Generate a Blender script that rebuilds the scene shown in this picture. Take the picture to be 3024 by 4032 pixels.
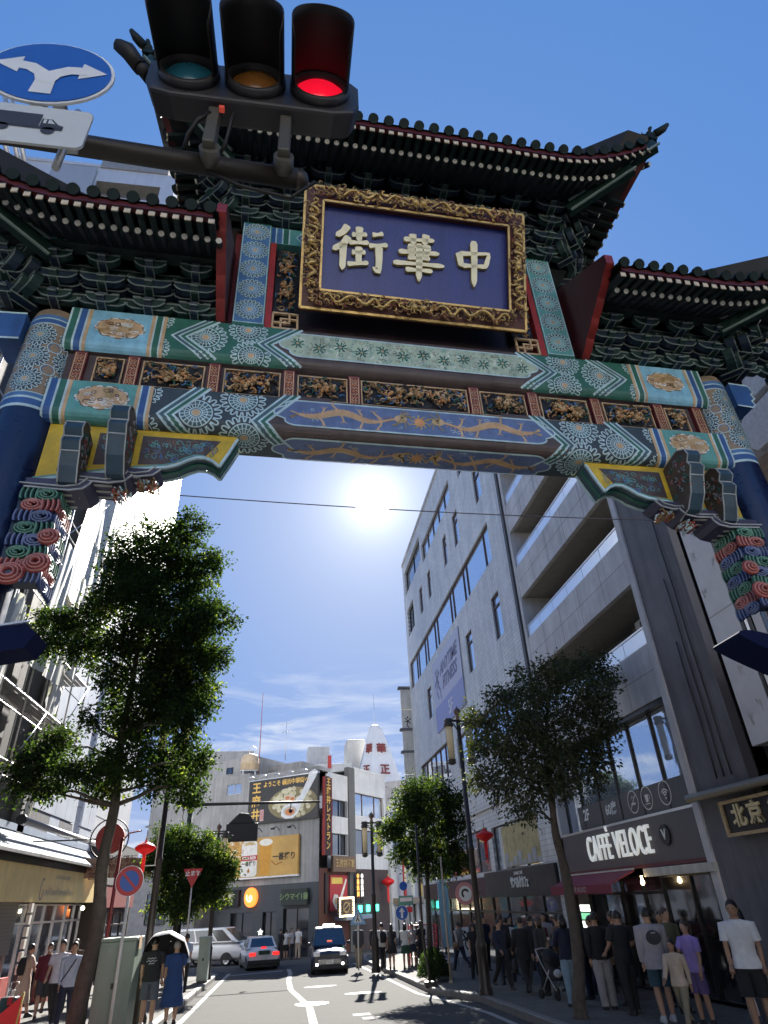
import bpy, bmesh, math, random
from mathutils import Vector, Matrix
from mathutils.geometry import tessellate_polygon
PI=math.pi; RAD=math.radians; sin=math.sin; cos=math.cos
random.seed(7)
sc=bpy.context.scene; col=sc.collection
for o in list(bpy.data.objects): bpy.data.objects.remove(o)
# ---------------------------------------------------------------- camera
CAMZ=2.05
RX=Vector((0.98944,-0.13803,-0.04431)); UPV=Vector((-0.03554,-0.52725,0.84896)); FW=Vector((0.14055,0.83842,0.52659))
cd=bpy.data.cameras.new('camera'); cam=bpy.data.objects.new('camera',cd); col.objects.link(cam)
cd.sensor_fit='HORIZONTAL'; cd.sensor_width=36; cd.lens=29.29; cd.clip_start=.05; cd.clip_end=3000
m=Matrix.Identity(4)
for i in range(3): m[i][0]=RX[i]; m[i][1]=UPV[i]; m[i][2]=-FW[i]
m[0][3]=0; m[1][3]=0; m[2][3]=CAMZ
cam.matrix_world=m; sc.camera=cam
# ---------------------------------------------------------------- sky and sun
SUN_EL=RAD(32.9); SUN_AZ=RAD(8.34)
SD=Vector((sin(SUN_AZ)*cos(SUN_EL),cos(SUN_AZ)*cos(SUN_EL),sin(SUN_EL)))
w=bpy.data.worlds.new('World'); sc.world=w; w.use_nodes=True
nt=w.node_tree; N=nt.nodes; L=nt.links; N.clear()
def nd(t,**k):
    n=N.new(t)
    for a,b in k.items(): setattr(n,a,b)
    return n
out=nd('ShaderNodeOutputWorld'); bg=nd('ShaderNodeBackground'); bg.inputs[1].default_value=.05
sky=nd('ShaderNodeTexSky',sky_type='NISHITA',sun_disc=False); sky.sun_elevation=SUN_EL; sky.sun_rotation=SUN_AZ
sky.air_density=1.0; sky.dust_density=.35; sky.ozone_density=2.2; sky.altitude=0
# clear-air blue: keep the sky's own falloff of value and saturation, rolled off softly as a camera does
sep=nd('ShaderNodeSeparateColor',mode='HSV'); L.new(sky.outputs[0],sep.inputs[0])
def mth(op,a,b=None):
    q=nd('ShaderNodeMath',operation=op)
    for i,x in enumerate((a,b)):
        if x is None: continue
        if isinstance(x,(int,float)): q.inputs[i].default_value=x
        else: L.new(x,q.inputs[i])
    return q.outputs[0]
satn=mth('MULTIPLY_ADD',sep.outputs[1],.74); N[-1].inputs[2].default_value=.335
valn=mth('MULTIPLY',mth('DIVIDE',sep.outputs[2],mth('ADD',sep.outputs[2],.9)),4.4)
hs=nd('ShaderNodeCombineColor',mode='HSV'); hs.inputs[0].default_value=.618; L.new(satn,hs.inputs[1]); L.new(valn,hs.inputs[2])
tc=nd('ShaderNodeTexCoord')
# wispy high cloud low over the street
mp=nd('ShaderNodeMapping'); mp.inputs['Scale'].default_value=(2.2,2.2,13); mp.inputs['Rotation'].default_value=(RAD(8),RAD(-14),0)
nz=nd('ShaderNodeTexNoise'); nz.inputs['Scale'].default_value=2.3; nz.inputs['Detail'].default_value=9; nz.inputs['Roughness'].default_value=.62; nz.inputs['Distortion'].default_value=.9
L.new(tc.outputs['Generated'],mp.inputs[0]); L.new(mp.outputs[0],nz.inputs['Vector'])
rp=nd('ShaderNodeValToRGB'); rp.color_ramp.elements[0].position=.49; rp.color_ramp.elements[1].position=.70
L.new(nz.outputs[0],rp.inputs[0])
sx=nd('ShaderNodeSeparateXYZ'); L.new(tc.outputs['Generated'],sx.inputs[0])
zr=nd('ShaderNodeMapRange'); zr.inputs[1].default_value=.12; zr.inputs[2].default_value=.34; zr.inputs[3].default_value=1; zr.inputs[4].default_value=0; L.new(sx.outputs[2],zr.inputs[0])
mu=nd('ShaderNodeMath',operation='MULTIPLY'); L.new(rp.outputs[0],mu.inputs[0]); L.new(zr.outputs[0],mu.inputs[1])
mu2=nd('ShaderNodeMath',operation='MULTIPLY'); L.new(mu.outputs[0],mu2.inputs[0]); mu2.inputs[1].default_value=1.0
mx=nd('ShaderNodeMixRGB'); mx.inputs[2].default_value=(4.8,5.0,5.3,1); L.new(mu2.outputs[0],mx.inputs[0]); L.new(hs.outputs[0],mx.inputs[1])
# the sun's own disc and its aureole
dt=nd('ShaderNodeVectorMath',operation='DOT_PRODUCT'); nm=nd('ShaderNodeVectorMath',operation='NORMALIZE')
L.new(tc.outputs['Generated'],nm.inputs[0]); L.new(nm.outputs[0],dt.inputs[0]); dt.inputs[1].default_value=SD
ac=nd('ShaderNodeMath',operation='ARCCOSINE'); L.new(dt.outputs['Value'],ac.inputs[0])
def glow(amp,sig):
    a=nd('ShaderNodeMath',operation='DIVIDE'); L.new(ac.outputs[0],a.inputs[0]); a.inputs[1].default_value=-sig
    b=nd('ShaderNodeMath',operation='EXPONENT'); L.new(a.outputs[0],b.inputs[0])
    c=nd('ShaderNodeMath',operation='MULTIPLY'); L.new(b.outputs[0],c.inputs[0]); c.inputs[1].default_value=amp
    return c
dm=nd('ShaderNodeMapRange'); dm.interpolation_type='SMOOTHSTEP'; L.new(ac.outputs[0],dm.inputs[0]); dm.inputs[1].default_value=RAD(1.2); dm.inputs[2].default_value=RAD(1.8); dm.inputs[3].default_value=120; dm.inputs[4].default_value=0
g1=glow(6.0,.034); g2=glow(1.4,.15)
s1=nd('ShaderNodeMath',operation='ADD'); L.new(g1.outputs[0],s1.inputs[0]); L.new(g2.outputs[0],s1.inputs[1])
s2=nd('ShaderNodeMath',operation='ADD'); L.new(s1.outputs[0],s2.inputs[0]); L.new(dm.outputs[0],s2.inputs[1])
cm=nd('ShaderNodeMixRGB',blend_type='ADD'); cm.inputs[0].default_value=1; L.new(mx.outputs[0],cm.inputs[1]); L.new(s2.outputs[0],cm.inputs[2])
L.new(cm.outputs[0],bg.inputs[0]); L.new(bg.outputs[0],out.inputs[0])
sl=bpy.data.lights.new('sun','SUN'); sl.energy=5.0; sl.angle=RAD(.53); sl.color=(1,.95,.87)
so=bpy.data.objects.new('sun',sl); col.objects.link(so); so.rotation_euler=SD.to_track_quat('Z','Y').to_euler(); so.location=(10,60,60)
vs=sc.view_settings; vs.view_transform='Standard'; vs.look='None'; vs.exposure=2.0; vs.gamma=1; vs.use_curve_mapping=False
cy=sc.cycles; cy.max_bounces=6; cy.diffuse_bounces=3; cy.glossy_bounces=3; cy.transmission_bounces=3; cy.caustics_reflective=False; cy.caustics_refractive=False
# ---------------------------------------------------------------- helpers
def gz(y): return -.02*max(-12,min(75,y))
MATS={}
def M(name,c,rough=.65,metal=0,var=.12,vs=3.0,bump=0,bs=30,spec=.5,emit=0,streak=0,trans=0,coat=0,tcol=None):
    if name in MATS: return MATS[name]
    mt=bpy.data.materials.new(name); mt.use_nodes=True; t=mt.node_tree; n=t.nodes; l=t.links
    b=n['Principled BSDF']; b.inputs['Roughness'].default_value=rough; b.inputs['Metallic'].default_value=metal
    b.inputs['Specular IOR Level'].default_value=spec; b.inputs['Coat Weight'].default_value=coat
    c=tuple(c)+(1,) if len(c)==3 else c
    b.inputs['Base Color'].default_value=c
    if emit: b.inputs['Emission Color'].default_value=c; b.inputs['Emission Strength'].default_value=emit
    tcn=n.new('ShaderNodeTexCoord'); cur=None
    if var>0:
        z=n.new('ShaderNodeTexNoise'); z.inputs['Scale'].default_value=vs; z.inputs['Detail'].default_value=6; z.inputs['Roughness'].default_value=.65
        l.new(tcn.outputs['Object'],z.inputs['Vector'])
        mr=n.new('ShaderNodeMapRange'); mr.inputs[1].default_value=.3; mr.inputs[2].default_value=.7; mr.inputs[3].default_value=1-var; mr.inputs[4].default_value=1+var
        l.new(z.outputs[0],mr.inputs[0])
        x=n.new('ShaderNodeMixRGB'); x.blend_type='MULTIPLY'; x.inputs[0].default_value=1; x.inputs[1].default_value=c
        l.new(mr.outputs[0],x.inputs[2]); cur=x
        mr2=n.new('ShaderNodeMapRange'); mr2.inputs[3].default_value=max(.03,rough-.12); mr2.inputs[4].default_value=min(1,rough+.12)
        l.new(z.outputs[0],mr2.inputs[0]); l.new(mr2.outputs[0],b.inputs['Roughness'])
    if streak>0:
        mp=n.new('ShaderNodeMapping'); mp.inputs['Scale'].default_value=(2.6,2.6,.12); l.new(tcn.outputs['Object'],mp.inputs[0])
        z=n.new('ShaderNodeTexNoise'); z.inputs['Scale'].default_value=1.6; z.inputs['Detail'].default_value=8; z.inputs['Roughness'].default_value=.7; l.new(mp.outputs[0],z.inputs['Vector'])
        mr=n.new('ShaderNodeMapRange'); mr.inputs[1].default_value=.42; mr.inputs[2].default_value=.72; mr.inputs[3].default_value=1; mr.inputs[4].default_value=1-streak; l.new(z.outputs[0],mr.inputs[0])
        x=n.new('ShaderNodeMixRGB'); x.blend_type='MULTIPLY'; x.inputs[0].default_value=1
        if cur: l.new(cur.outputs[0],x.inputs[1])
        else: x.inputs[1].default_value=c
        l.new(mr.outputs[0],x.inputs[2]); cur=x
    if cur: l.new(cur.outputs[0],b.inputs['Base Color'])
    if bump>0:
        z=n.new('ShaderNodeTexNoise'); z.inputs['Scale'].default_value=bs; z.inputs['Detail'].default_value=5; l.new(tcn.outputs['Object'],z.inputs['Vector'])
        bp=n.new('ShaderNodeBump'); bp.inputs['Strength'].default_value=bump; bp.inputs['Distance'].default_value=.02; l.new(z.outputs[0],bp.inputs['Height']); l.new(bp.outputs[0],b.inputs['Normal'])
    if trans>0:
        o=[k for k in n if k.type=='OUTPUT_MATERIAL'][0]; tr=n.new('ShaderNodeBsdfTranslucent'); tr.inputs[0].default_value=tuple(tcol)+(1,) if tcol else (min(1,c[0]*2.6),min(1,c[1]*2.4),c[2]*1.0,1)
        ms=n.new('ShaderNodeMixShader'); ms.inputs[0].default_value=trans; l.new(b.outputs[0],ms.inputs[1]); l.new(tr.outputs[0],ms.inputs[2]); l.new(ms.outputs[0],o.inputs[0])
    MATS[name]=mt; return mt
def GLASS(name,c=(.03,.035,.04),refl=.45,rough=.03,tint=(.85,.92,1)):
    if name in MATS: return MATS[name]
    mt=bpy.data.materials.new(name); mt.use_nodes=True; n=mt.node_tree.nodes; l=mt.node_tree.links
    b=n['Principled BSDF']; b.inputs['Base Color'].default_value=tuple(c)+(1,); b.inputs['Roughness'].default_value=.25
    g=n.new('ShaderNodeBsdfGlossy'); g.inputs['Roughness'].default_value=rough; g.inputs['Color'].default_value=tuple(tint)+(1,)
    tcn=n.new('ShaderNodeTexCoord'); z=n.new('ShaderNodeTexNoise'); z.inputs['Scale'].default_value=1.3; l.new(tcn.outputs['Object'],z.inputs['Vector'])
    bp=n.new('ShaderNodeBump'); bp.inputs['Strength'].default_value=.12; bp.inputs['Distance'].default_value=.02; l.new(z.outputs[0],bp.inputs['Height']); l.new(bp.outputs[0],g.inputs['Normal'])
    lw=n.new('ShaderNodeLayerWeight'); lw.inputs[0].default_value=.35
    mr=n.new('ShaderNodeMapRange'); mr.inputs[3].default_value=refl; mr.inputs[4].default_value=.95; l.new(lw.outputs['Facing'],mr.inputs[0])
    ms=n.new('ShaderNodeMixShader'); o=[k for k in n if k.type=='OUTPUT_MATERIAL'][0]
    l.new(mr.outputs[0],ms.inputs[0]); l.new(b.outputs[0],ms.inputs[1]); l.new(g.outputs[0],ms.inputs[2]); l.new(ms.outputs[0],o.inputs[0])
    MATS[name]=mt; return mt
def tag(o,label=None,cat=None,group=None,kind=None):
    if label: o['label']=label
    if cat: o['category']=cat
    if group: o['group']=group
    if kind: o['kind']=kind
    return o
def thing(name,label,cat,loc=(0,0,0),rz=0,group=None):
    o=bpy.data.objects.new(name,None); o.empty_display_size=.2; col.objects.link(o); o.location=loc; o.rotation_euler=(0,0,rz)
    return tag(o,label,cat,group)
def link(name,me,parent=None,loc=None,rot=None,scale=None,mats=None):
    o=bpy.data.objects.new(name,me); col.objects.link(o)
    if parent: o.parent=parent
    if loc is not None: o.location=loc
    if rot is not None: o.rotation_euler=rot
    if scale is not None: o.scale=scale
    if mats:
        for i,mm in enumerate(mats): o.material_slots[i].link='OBJECT'; o.material_slots[i].material=mm
    return o
def copy_tree(o,parent=None):
    c=o.copy(); col.objects.link(c); c.parent=parent
    for ch in list(o.children): copy_tree(ch,c)
    return c
class MB:
    def __init__(s): s.v=[]; s.f=[]; s.m=[]; s.s=[]; s.T=None
    def P(s,p):
        p=Vector(p); p=s.T@p if s.T is not None else p
        s.v.append((p.x,p.y,p.z)); return len(s.v)-1
    def F(s,idx,m=0,sm=False): s.f.append(tuple(idx)); s.m.append(m); s.s.append(sm)
    def poly(s,pts,m=0,sm=False): s.F([s.P(p) for p in pts],m,sm); return s
    def box(s,x0,x1,y0,y1,z0,z1,m=0):
        i=[s.P(p) for p in ((x0,y0,z0),(x1,y0,z0),(x1,y1,z0),(x0,y1,z0),(x0,y0,z1),(x1,y0,z1),(x1,y1,z1),(x0,y1,z1))]
        for q in ((3,2,1,0),(4,5,6,7),(0,1,5,4),(1,2,6,5),(2,3,7,6),(3,0,4,7)): s.F([i[k] for k in q],m)
        return s
    def bar(s,a,b,w,h,m=0,up=(0,0,1)):   # square bar from a to b
        a=Vector(a); b=Vector(b); d=(b-a).normalized(); u=Vector(up)
        if abs(d.dot(u))>.98: u=Vector((0,1,0))
        r=d.cross(u).normalized(); u=r.cross(d)
        i=[s.P(q+r*sx*w/2+u*sy*h/2) for q in (a,b) for sx,sy in ((-1,-1),(1,-1),(1,1),(-1,1))]
        for q in ((0,1,2,3),(7,6,5,4),(0,4,5,1),(1,5,6,2),(2,6,7,3),(3,7,4,0)): s.F([i[k] for k in q],m)
        return s
    def ring(s,c,ax,r,n,rx=None,ref=None,ph=0):
        c=Vector(c); ax=Vector(ax).normalized(); ref=Vector(ref) if ref else (Vector((1,0,0)) if abs(ax.x)<.9 else Vector((0,1,0)))
        e1=(ref-ax*ref.dot(ax)).normalized(); e2=ax.cross(e1)
        return [s.P(c+e1*cos(2*PI*k/n+ph)*(rx if rx else r)+e2*sin(2*PI*k/n+ph)*r) for k in range(n)]
    def skin(s,A,B,m=0,sm=True):
        n=len(A)
        for k in range(n): s.F((A[k],A[(k+1)%n],B[(k+1)%n],B[k]),m,sm)
    def cyl(s,a,b,r0,r1=None,n=12,m=0,caps=True,mc=None):
        r1=r0 if r1 is None else r1; a=Vector(a); b=Vector(b); A=s.ring(a,b-a,r0,n); B=s.ring(b,b-a,r1,n); s.skin(A,B,m)
        if caps: s.F(A[::-1],m if mc is None else mc); s.F(B,m if mc is None else mc)
        return s
    def tube(s,pts,r,n=8,m=0,caps=True):
        pts=[Vector(p) for p in pts]; k=len(pts); R=r if isinstance(r,(list,tuple)) else [r]*k; prev=None; ref=None
        for i,p in enumerate(pts):
            d=(pts[min(i+1,k-1)]-pts[max(i-1,0)]).normalized()
            if ref is None: ref=Vector((1,0,0)) if abs(d.x)<.8 else Vector((0,1,0))
            e1=(ref-d*ref.dot(d)).normalized(); ref=e1; e2=d.cross(e1)
            A=[s.P(p+e1*cos(2*PI*j/n)*R[i]+e2*sin(2*PI*j/n)*R[i]) for j in range(n)]
            if prev: s.skin(prev,A,m)
            elif caps: s.F(A[::-1],m)
            prev=A
        if caps: s.F(prev,m)
        return s
    def loft(s,rings,n=12,m=0,caps=True):   # rings: (center, rx, ry) in xy planes, or with 'ang'
        prev=None
        for c,rx,ry in rings:
            A=[s.P((c[0]+cos(2*PI*k/n)*rx,c[1]+sin(2*PI*k/n)*ry,c[2])) for k in range(n)]
            if prev: s.skin(prev,A,m)
            elif caps: s.F(A[::-1],m)
            prev=A
        if caps: s.F(prev,m)
        return s
    def lathe(s,prof,c=(0,0,0),n=16,m=0,ms=None):
        prev=None; c=Vector(c)
        for j,(r,z) in enumerate(prof):
            A=[s.P(c+Vector((cos(2*PI*k/n)*max(r,1e-4),sin(2*PI*k/n)*max(r,1e-4),z))) for k in range(n)]
            if prev: s.skin(prev,A,ms[j-1] if ms else m)
            prev=A
        return s
    def sph(s,c,r,n=12,k=8,m=0):
        c=Vector(c); r=Vector(r) if not isinstance(r,(int,float)) else Vector((r,r,r)); prev=None
        for j in range(k+1):
            t=PI*j/k; A=[s.P((c.x+r.x*sin(t)*cos(2*PI*i/n),c.y+r.y*sin(t)*sin(2*PI*i/n),c.z-r.z*cos(t))) for i in range(n)]
            if prev: s.skin(prev,A,m)
            prev=A
        return s
    def prism(s,pts,f0,f1,m=0,ms=None,sm=False):   # pts 2D outline; f0,f1 map (a,b)->3D for front, back
        A=[s.P(f0(*p)) for p in pts]; B=[s.P(f1(*p)) for p in pts]; n=len(pts)
        for t in tessellate_polygon([[Vector((p[0],p[1],0)) for p in pts]]):
            s.F((A[t[0]],A[t[1]],A[t[2]]),m); s.F((B[t[2]],B[t[1]],B[t[0]]),m)
        for k in range(n): s.F((A[k],B[k],B[(k+1)%n],A[(k+1)%n]),m if ms is None else ms,sm)
        return s
    def mesh(s,name,mats):
        me=bpy.data.meshes.new(name); me.from_pydata(s.v,[],s.f); 
        for mm in mats: me.materials.append(mm)
        me.polygons.foreach_set('material_index',s.m); me.polygons.foreach_set('use_smooth',s.s); me.update(); return me
    def build(s,name,mats,parent=None,loc=None,rot=None,bevel=0,fix=False):
        if not isinstance(mats,(list,tuple)): mats=[mats]
        me=s.mesh(name,mats)
        if fix:
            b=bmesh.new(); b.from_mesh(me); bmesh.ops.recalc_face_normals(b,faces=b.faces); b.to_mesh(me); b.free()
        o=link(name,me,parent,loc,rot)
        if bevel:
            q=o.modifiers.new('b','BEVEL'); q.width=bevel; q.segments=2; q.limit_method='ANGLE'; q.angle_limit=RAD(40)
        return o
def bx(name,mat,parent,x0,x1,y0,y1,z0,z1,bevel=0):
    return MB().box(x0,x1,y0,y1,z0,z1).build(name,mat,parent,bevel=bevel)
_tx={}
def text_mesh(body,size=1,ext=.02,bold=0,align='CENTER',shear=0,spacing=1.0,line=1.0):
    key=(body,size,ext,bold,align,shear,spacing)
    if key in _tx: return _tx[key]
    cu=bpy.data.curves.new('t','FONT'); cu.body=body; cu.size=size; cu.extrude=ext; cu.offset=bold; cu.align_x=align; cu.align_y='CENTER'; cu.shear=shear; cu.space_character=spacing; cu.space_line=line; cu.resolution_u=3
    o=bpy.data.objects.new('t',cu); col.objects.link(o)
    dg=bpy.context.evaluated_depsgraph_get(); dg.update()
    me=bpy.data.meshes.new_from_object(o.evaluated_get(dg)); bpy.data.objects.remove(o); _tx[key]=me; return me
def text(name,body,mat,parent,mtx,size=1,ext=.01,bold=0,sx=1,align='CENTER',spacing=1.0,shear=0,fitw=None):
    me=text_mesh(body,size,ext,bold,align,shear,spacing).copy(); me.materials.clear(); me.materials.append(mat)
    if fitw: xs=[v.co.x for v in me.vertices]; sx=fitw/(max(xs)-min(xs))
    me.transform(mtx@Matrix.Diagonal((sx,1,1,1))); o=link(name,me,parent); return o
def frame(origin,xa,ya):   # matrix: local x->xa, y->ya, z->normal
    xa=Vector(xa).normalized(); ya=Vector(ya); za=xa.cross(ya).normalized(); ya=za.cross(xa)
    mm=Matrix.Identity(4)
    for i in range(3): mm[i][0]=xa[i]; mm[i][1]=ya[i]; mm[i][2]=za[i]; mm[i][3]=origin[i]
    return mm
# flat painted work laid on a surface: f(u,v,h)->point
class Paint:
    def __init__(s,f,vstep=None): s.f=f; s.mb=MB(); s.vs=vstep
    def fill(s,pts,m,h=.003,us=None):
        vs=[p[1] for p in pts]; lo,hi=min(vs),max(vs); st=s.vs or (hi-lo+1e-6); n=max(1,int(math.ceil((hi-lo)/st-1e-6)))
        for i in range(n):
            a=lo+(hi-lo)*i/n; b=lo+(hi-lo)*(i+1)/n; q=clip(clip(pts,a,1),b,-1)
            if len(q)<3: continue
            ids=[s.mb.P(s.f(p[0],p[1],h)) for p in q]
            for t in tessellate_polygon([[Vector((p[0],p[1],0)) for p in q]]): s.mb.F([ids[k] for k in t],m)
    def line(s,pts,wd,m,h=.006,closed=False):
        pts=[Vector(p) for p in pts]; n=len(pts); 
        if closed: pts=pts+[pts[0]]; n+=1
        prev=None
        for i,p in enumerate(pts):
            if closed and i in (0,n-1): d=(pts[1]-pts[n-2])
            else: d=pts[min(i+1,n-1)]-pts[max(i-1,0)]
            if d.length<1e-9: continue
            d.normalize(); q=Vector((-d.y,d.x))*wd/2
            A=(s.mb.P(s.f(p.x+q.x,p.y+q.y,h)),s.mb.P(s.f(p.x-q.x,p.y-q.y,h)))
            if prev: s.mb.F((prev[0],prev[1],A[1],A[0]),m)
            prev=A
    def circ(s,c,r,m,h=.003,n=24,ry=None): s.fill([(c[0]+r*cos(2*PI*k/n),c[1]+(ry or r)*sin(2*PI*k/n)) for k in range(n)],m,h)
    def build(s,name,mats,parent): return s.mb.build(name,mats,parent)
def clip(pts,v,sg):
    o=[]
    for i in range(len(pts)):
        a=pts[i]; b=pts[(i+1)%len(pts)]; da=sg*(a[1]-v); db=sg*(b[1]-v)
        if da>=0: o.append(a)
        if da*db<0: t=da/(da-db); o.append((a[0]+(b[0]-a[0])*t,v))
    return o
def arc(cx,cy,r,a0,a1,n=8,ry=None): return [(cx+r*cos(a0+(a1-a0)*k/n),cy+(ry or r)*sin(a0+(a1-a0)*k/n)) for k in range(n+1)]
# ---------------------------------------------------------------- ground, road, pavements
mAs=M('asphalt',(.088,.088,.087),rough=.9,var=.16,vs=.7,bump=.35,bs=120,spec=.04,streak=0)
mGr=M('ground_asphalt',(.06,.06,.06),rough=.8,var=.2,vs=.6,bump=.3,bs=90)
mPv=M('paving',(.15,.147,.14),rough=.85,spec=.06,var=.14,vs=2.5,bump=.25,bs=60)
def brickify(mt,sc_,w=.5,hh=.25,mort=.012,dk=.55):
    t=mt.node_tree; n=t.nodes; l=t.links; b=n['Principled BSDF']; src=b.inputs['Base Color'].links[0].from_socket
    tcn=[k for k in n if k.type=='TEX_COORD'][0]; br=n.new('ShaderNodeTexBrick'); br.inputs['Scale'].default_value=sc_; br.inputs['Mortar Size'].default_value=mort
    br.inputs['Brick Width'].default_value=w; br.inputs['Row Height'].default_value=hh
    br.inputs['Color1'].default_value=(1,1,1,1); br.inputs['Color2'].default_value=(.86,.86,.86,1); br.inputs['Mortar'].default_value=(dk,dk,dk,1)
    l.new(tcn.outputs['Object'],br.inputs['Vector']); x=n.new('ShaderNodeMixRGB'); x.blend_type='MULTIPLY'; x.inputs[0].default_value=1
    l.new(src,x.inputs[1]); l.new(br.outputs['Color'],x.inputs[2]); l.new(x.outputs[0],b.inputs['Base Color'])
brickify(mPv,1.6)
mKb=M('kerb_concrete',(.17,.165,.155),rough=.75,var=.18,vs=4,bump=.3,bs=50,streak=.2)
mWp=M('road_paint',(.34,.34,.325),rough=.8,spec=.06,var=.12,vs=9,bump=.15,bs=80)
YS=[-400,-12,0,10,20,30,40,50,60,75,200,1500]
def sheet(name,pts,mat,h,kind='structure',parent=None):
    """flat outline cut along Y so that it follows the slope"""
    mb=MB()
    for a,b in zip(YS[:-1],YS[1:]):
        q=clip(clip(pts,a,1),b,-1)
        if len(q)<3: continue
        ids=[mb.P((p[0],p[1],gz(p[1])+h)) for p in q]
        for t in tessellate_polygon([[Vector((p[0],p[1],0)) for p in q]]):
            f=[ids[k] for k in t]; p0,p1,p2=[Vector(mb.v[k]) for k in f]
            mb.F(f if (p1-p0).cross(p2-p0).z>0 else f[::-1])
    o=mb.build(name,mat,parent)
    if not parent: tag(o,kind=kind)
    return o
sheet('ground',[(-1200,-390),(1200,-390),(1200,1490),(-1200,1490)],mGr,-.012)
road=sheet('road',[(-2.86,-40),(5.4,-40),(5.4,20.6),(4.65,23.6),(4.6,42),(5.2,47),(16,66),(13,80),(1.5,53.6),(-9,61),(-30,75),(-60,75),(-60,44),(-6,42),(-3.6,39.6),(-2.86,37.4)],mAs,0)
sheet('cross_street',[(-60,-22),(60,-22),(60,-4),(5.4,-4),(5.4,-8),(-2.86,-8),(-2.86,-4),(-60,-4)],mAs,-.006)
HP=.15
def pavement(name,pts): return sheet(name,pts,mPv,HP)
pvR=pavement('pavement_right',[(5.55,-4),(30,-4),(30,70),(12,58.5),(5.35,46.9),(4.76,42),(4.8,23.65),(5.55,20.65)])
pvL=pavement('pavement_left',[(-3.02,-4),(-3.02,37.4),(-3.76,39.5),(-6.1,41.85),(-60,43.85),(-60,-4)])
def kerb(parent,path,wd,piece=.9,side=1):
    """kerb stones laid end to end along a path"""
    pl=[]; 
    for (ax,ay),(bx_,by) in zip(path[:-1],path[1:]):
        d=math.hypot(bx_-ax,by-ay); k=max(1,round(d/piece))
        for i in range(k): pl.append(((ax+(bx_-ax)*i/k,ay+(by-ay)*i/k),(ax+(bx_-ax)*(i+1)/k,ay+(by-ay)*(i+1)/k)))
    for a,b in pl:
        A=Vector((a[0],a[1],0)); B=Vector((b[0],b[1],0)); d=(B-A).normalized(); nrm=Vector((d.y,-d.x,0))*side; g=.006; dz=random.uniform(-.004,.006)
        mb=MB(); q=[]
        for P_,s_ in ((A+d*g,0),(B-d*g,0)):
            z=gz(P_.y); q.append([P_+Vector((0,0,z-.05)),P_+Vector((0,0,z+HP-.01+dz)),P_+nrm*.02+Vector((0,0,z+HP+.012+dz)),P_+nrm*wd+Vector((0,0,z+HP+.012+dz)),P_+nrm*wd+Vector((0,0,z-.05))])
        ia=[mb.P(p) for p in q[0]]; ib=[mb.P(p) for p in q[1]]
        mb.F(ia); mb.F(ib[::-1])
        for k in range(5): mb.F((ia[k],ib[k],ib[(k+1)%5],ia[(k+1)%5]))
        mb.build('kerb_stone',mKb,parent,fix=True)
kerb(pvR,[(5.4,5),(5.4,20.6),(4.65,23.6),(4.6,42),(5.2,47),(9,53.5)],.17,1.0,1)
kerb(pvL,[(-2.86,5),(-2.86,37.4),(-3.6,39.6),(-6,42),(-14,43)],.17,1.0,-1)
def stripe(name,path,wd,parent=road,h=.005,dash=None):
    mb=MB(); prev=None
    pts=[Vector(p) for p in path]
    for i,p in enumerate(pts):
        d=(pts[min(i+1,len(pts)-1)]-pts[max(0,i-1)]).normalized(); q=Vector((-d.y,d.x))*wd/2
        A=(mb.P((p.x+q.x,p.y+q.y,gz(p.y)+h)),mb.P((p.x-q.x,p.y-q.y,gz(p.y)+h)))
        if prev: mb.F((prev[0],prev[1],A[1],A[0]))
        prev=A
    return mb.build(name,mWp,parent)
stripe('edge_line',[(-2.48,y) for y in range(2,41)],.16)
stripe('edge_line',[(5.02,2),(5.02,18.5),(4.72,21.5),(4.3,24),(4.2,33),(4.05,42)],.15)
stripe('centre_line',[(.86,2),(.86,19),(.9,22.5),(.72,25),(.45,28.5),(.42,33),(.55,37),(.5,40.5)],.2)
stripe('stop_line',[(-2.5,38.3),(.2,39.6)],.28)
for X,Y,a in ((2.12,20.1,.22),(2.28,19.3,.22)): stripe('lane_dash',[(X-a,Y),(X+a,Y)],.34)
for X,Y in ((1.55,29.0),(2.75,25.5)):
    mb=MB(); ids=[mb.P((X+.62*cos(2*PI*k/20),Y+.40*sin(2*PI*k/20),gz(Y+.40*sin(2*PI*k/20))+.005)) for k in range(20)]; mb.F(ids); mb.build('oval_mark',mWp,road)
stripe('parking_mark',[(-2.9+.15,21.6),(-2.55,21.6)],.12)
mb=MB(); mIr=M('manhole_iron',(.42,.42,.40),rough=.45,metal=.6,var=.2,vs=20,bump=.4,bs=90)
for X,Y,r in ((1.0,23.4,.5),):
    mb.prism([(X+r*cos(2*PI*k/24),Y+r*sin(2*PI*k/24)) for k in range(24)],lambda a,b:(a,b,gz(b)+.006),lambda a,b:(a,b,gz(b)-.02))
mb.build('manhole_cover',mIr,road)
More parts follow.
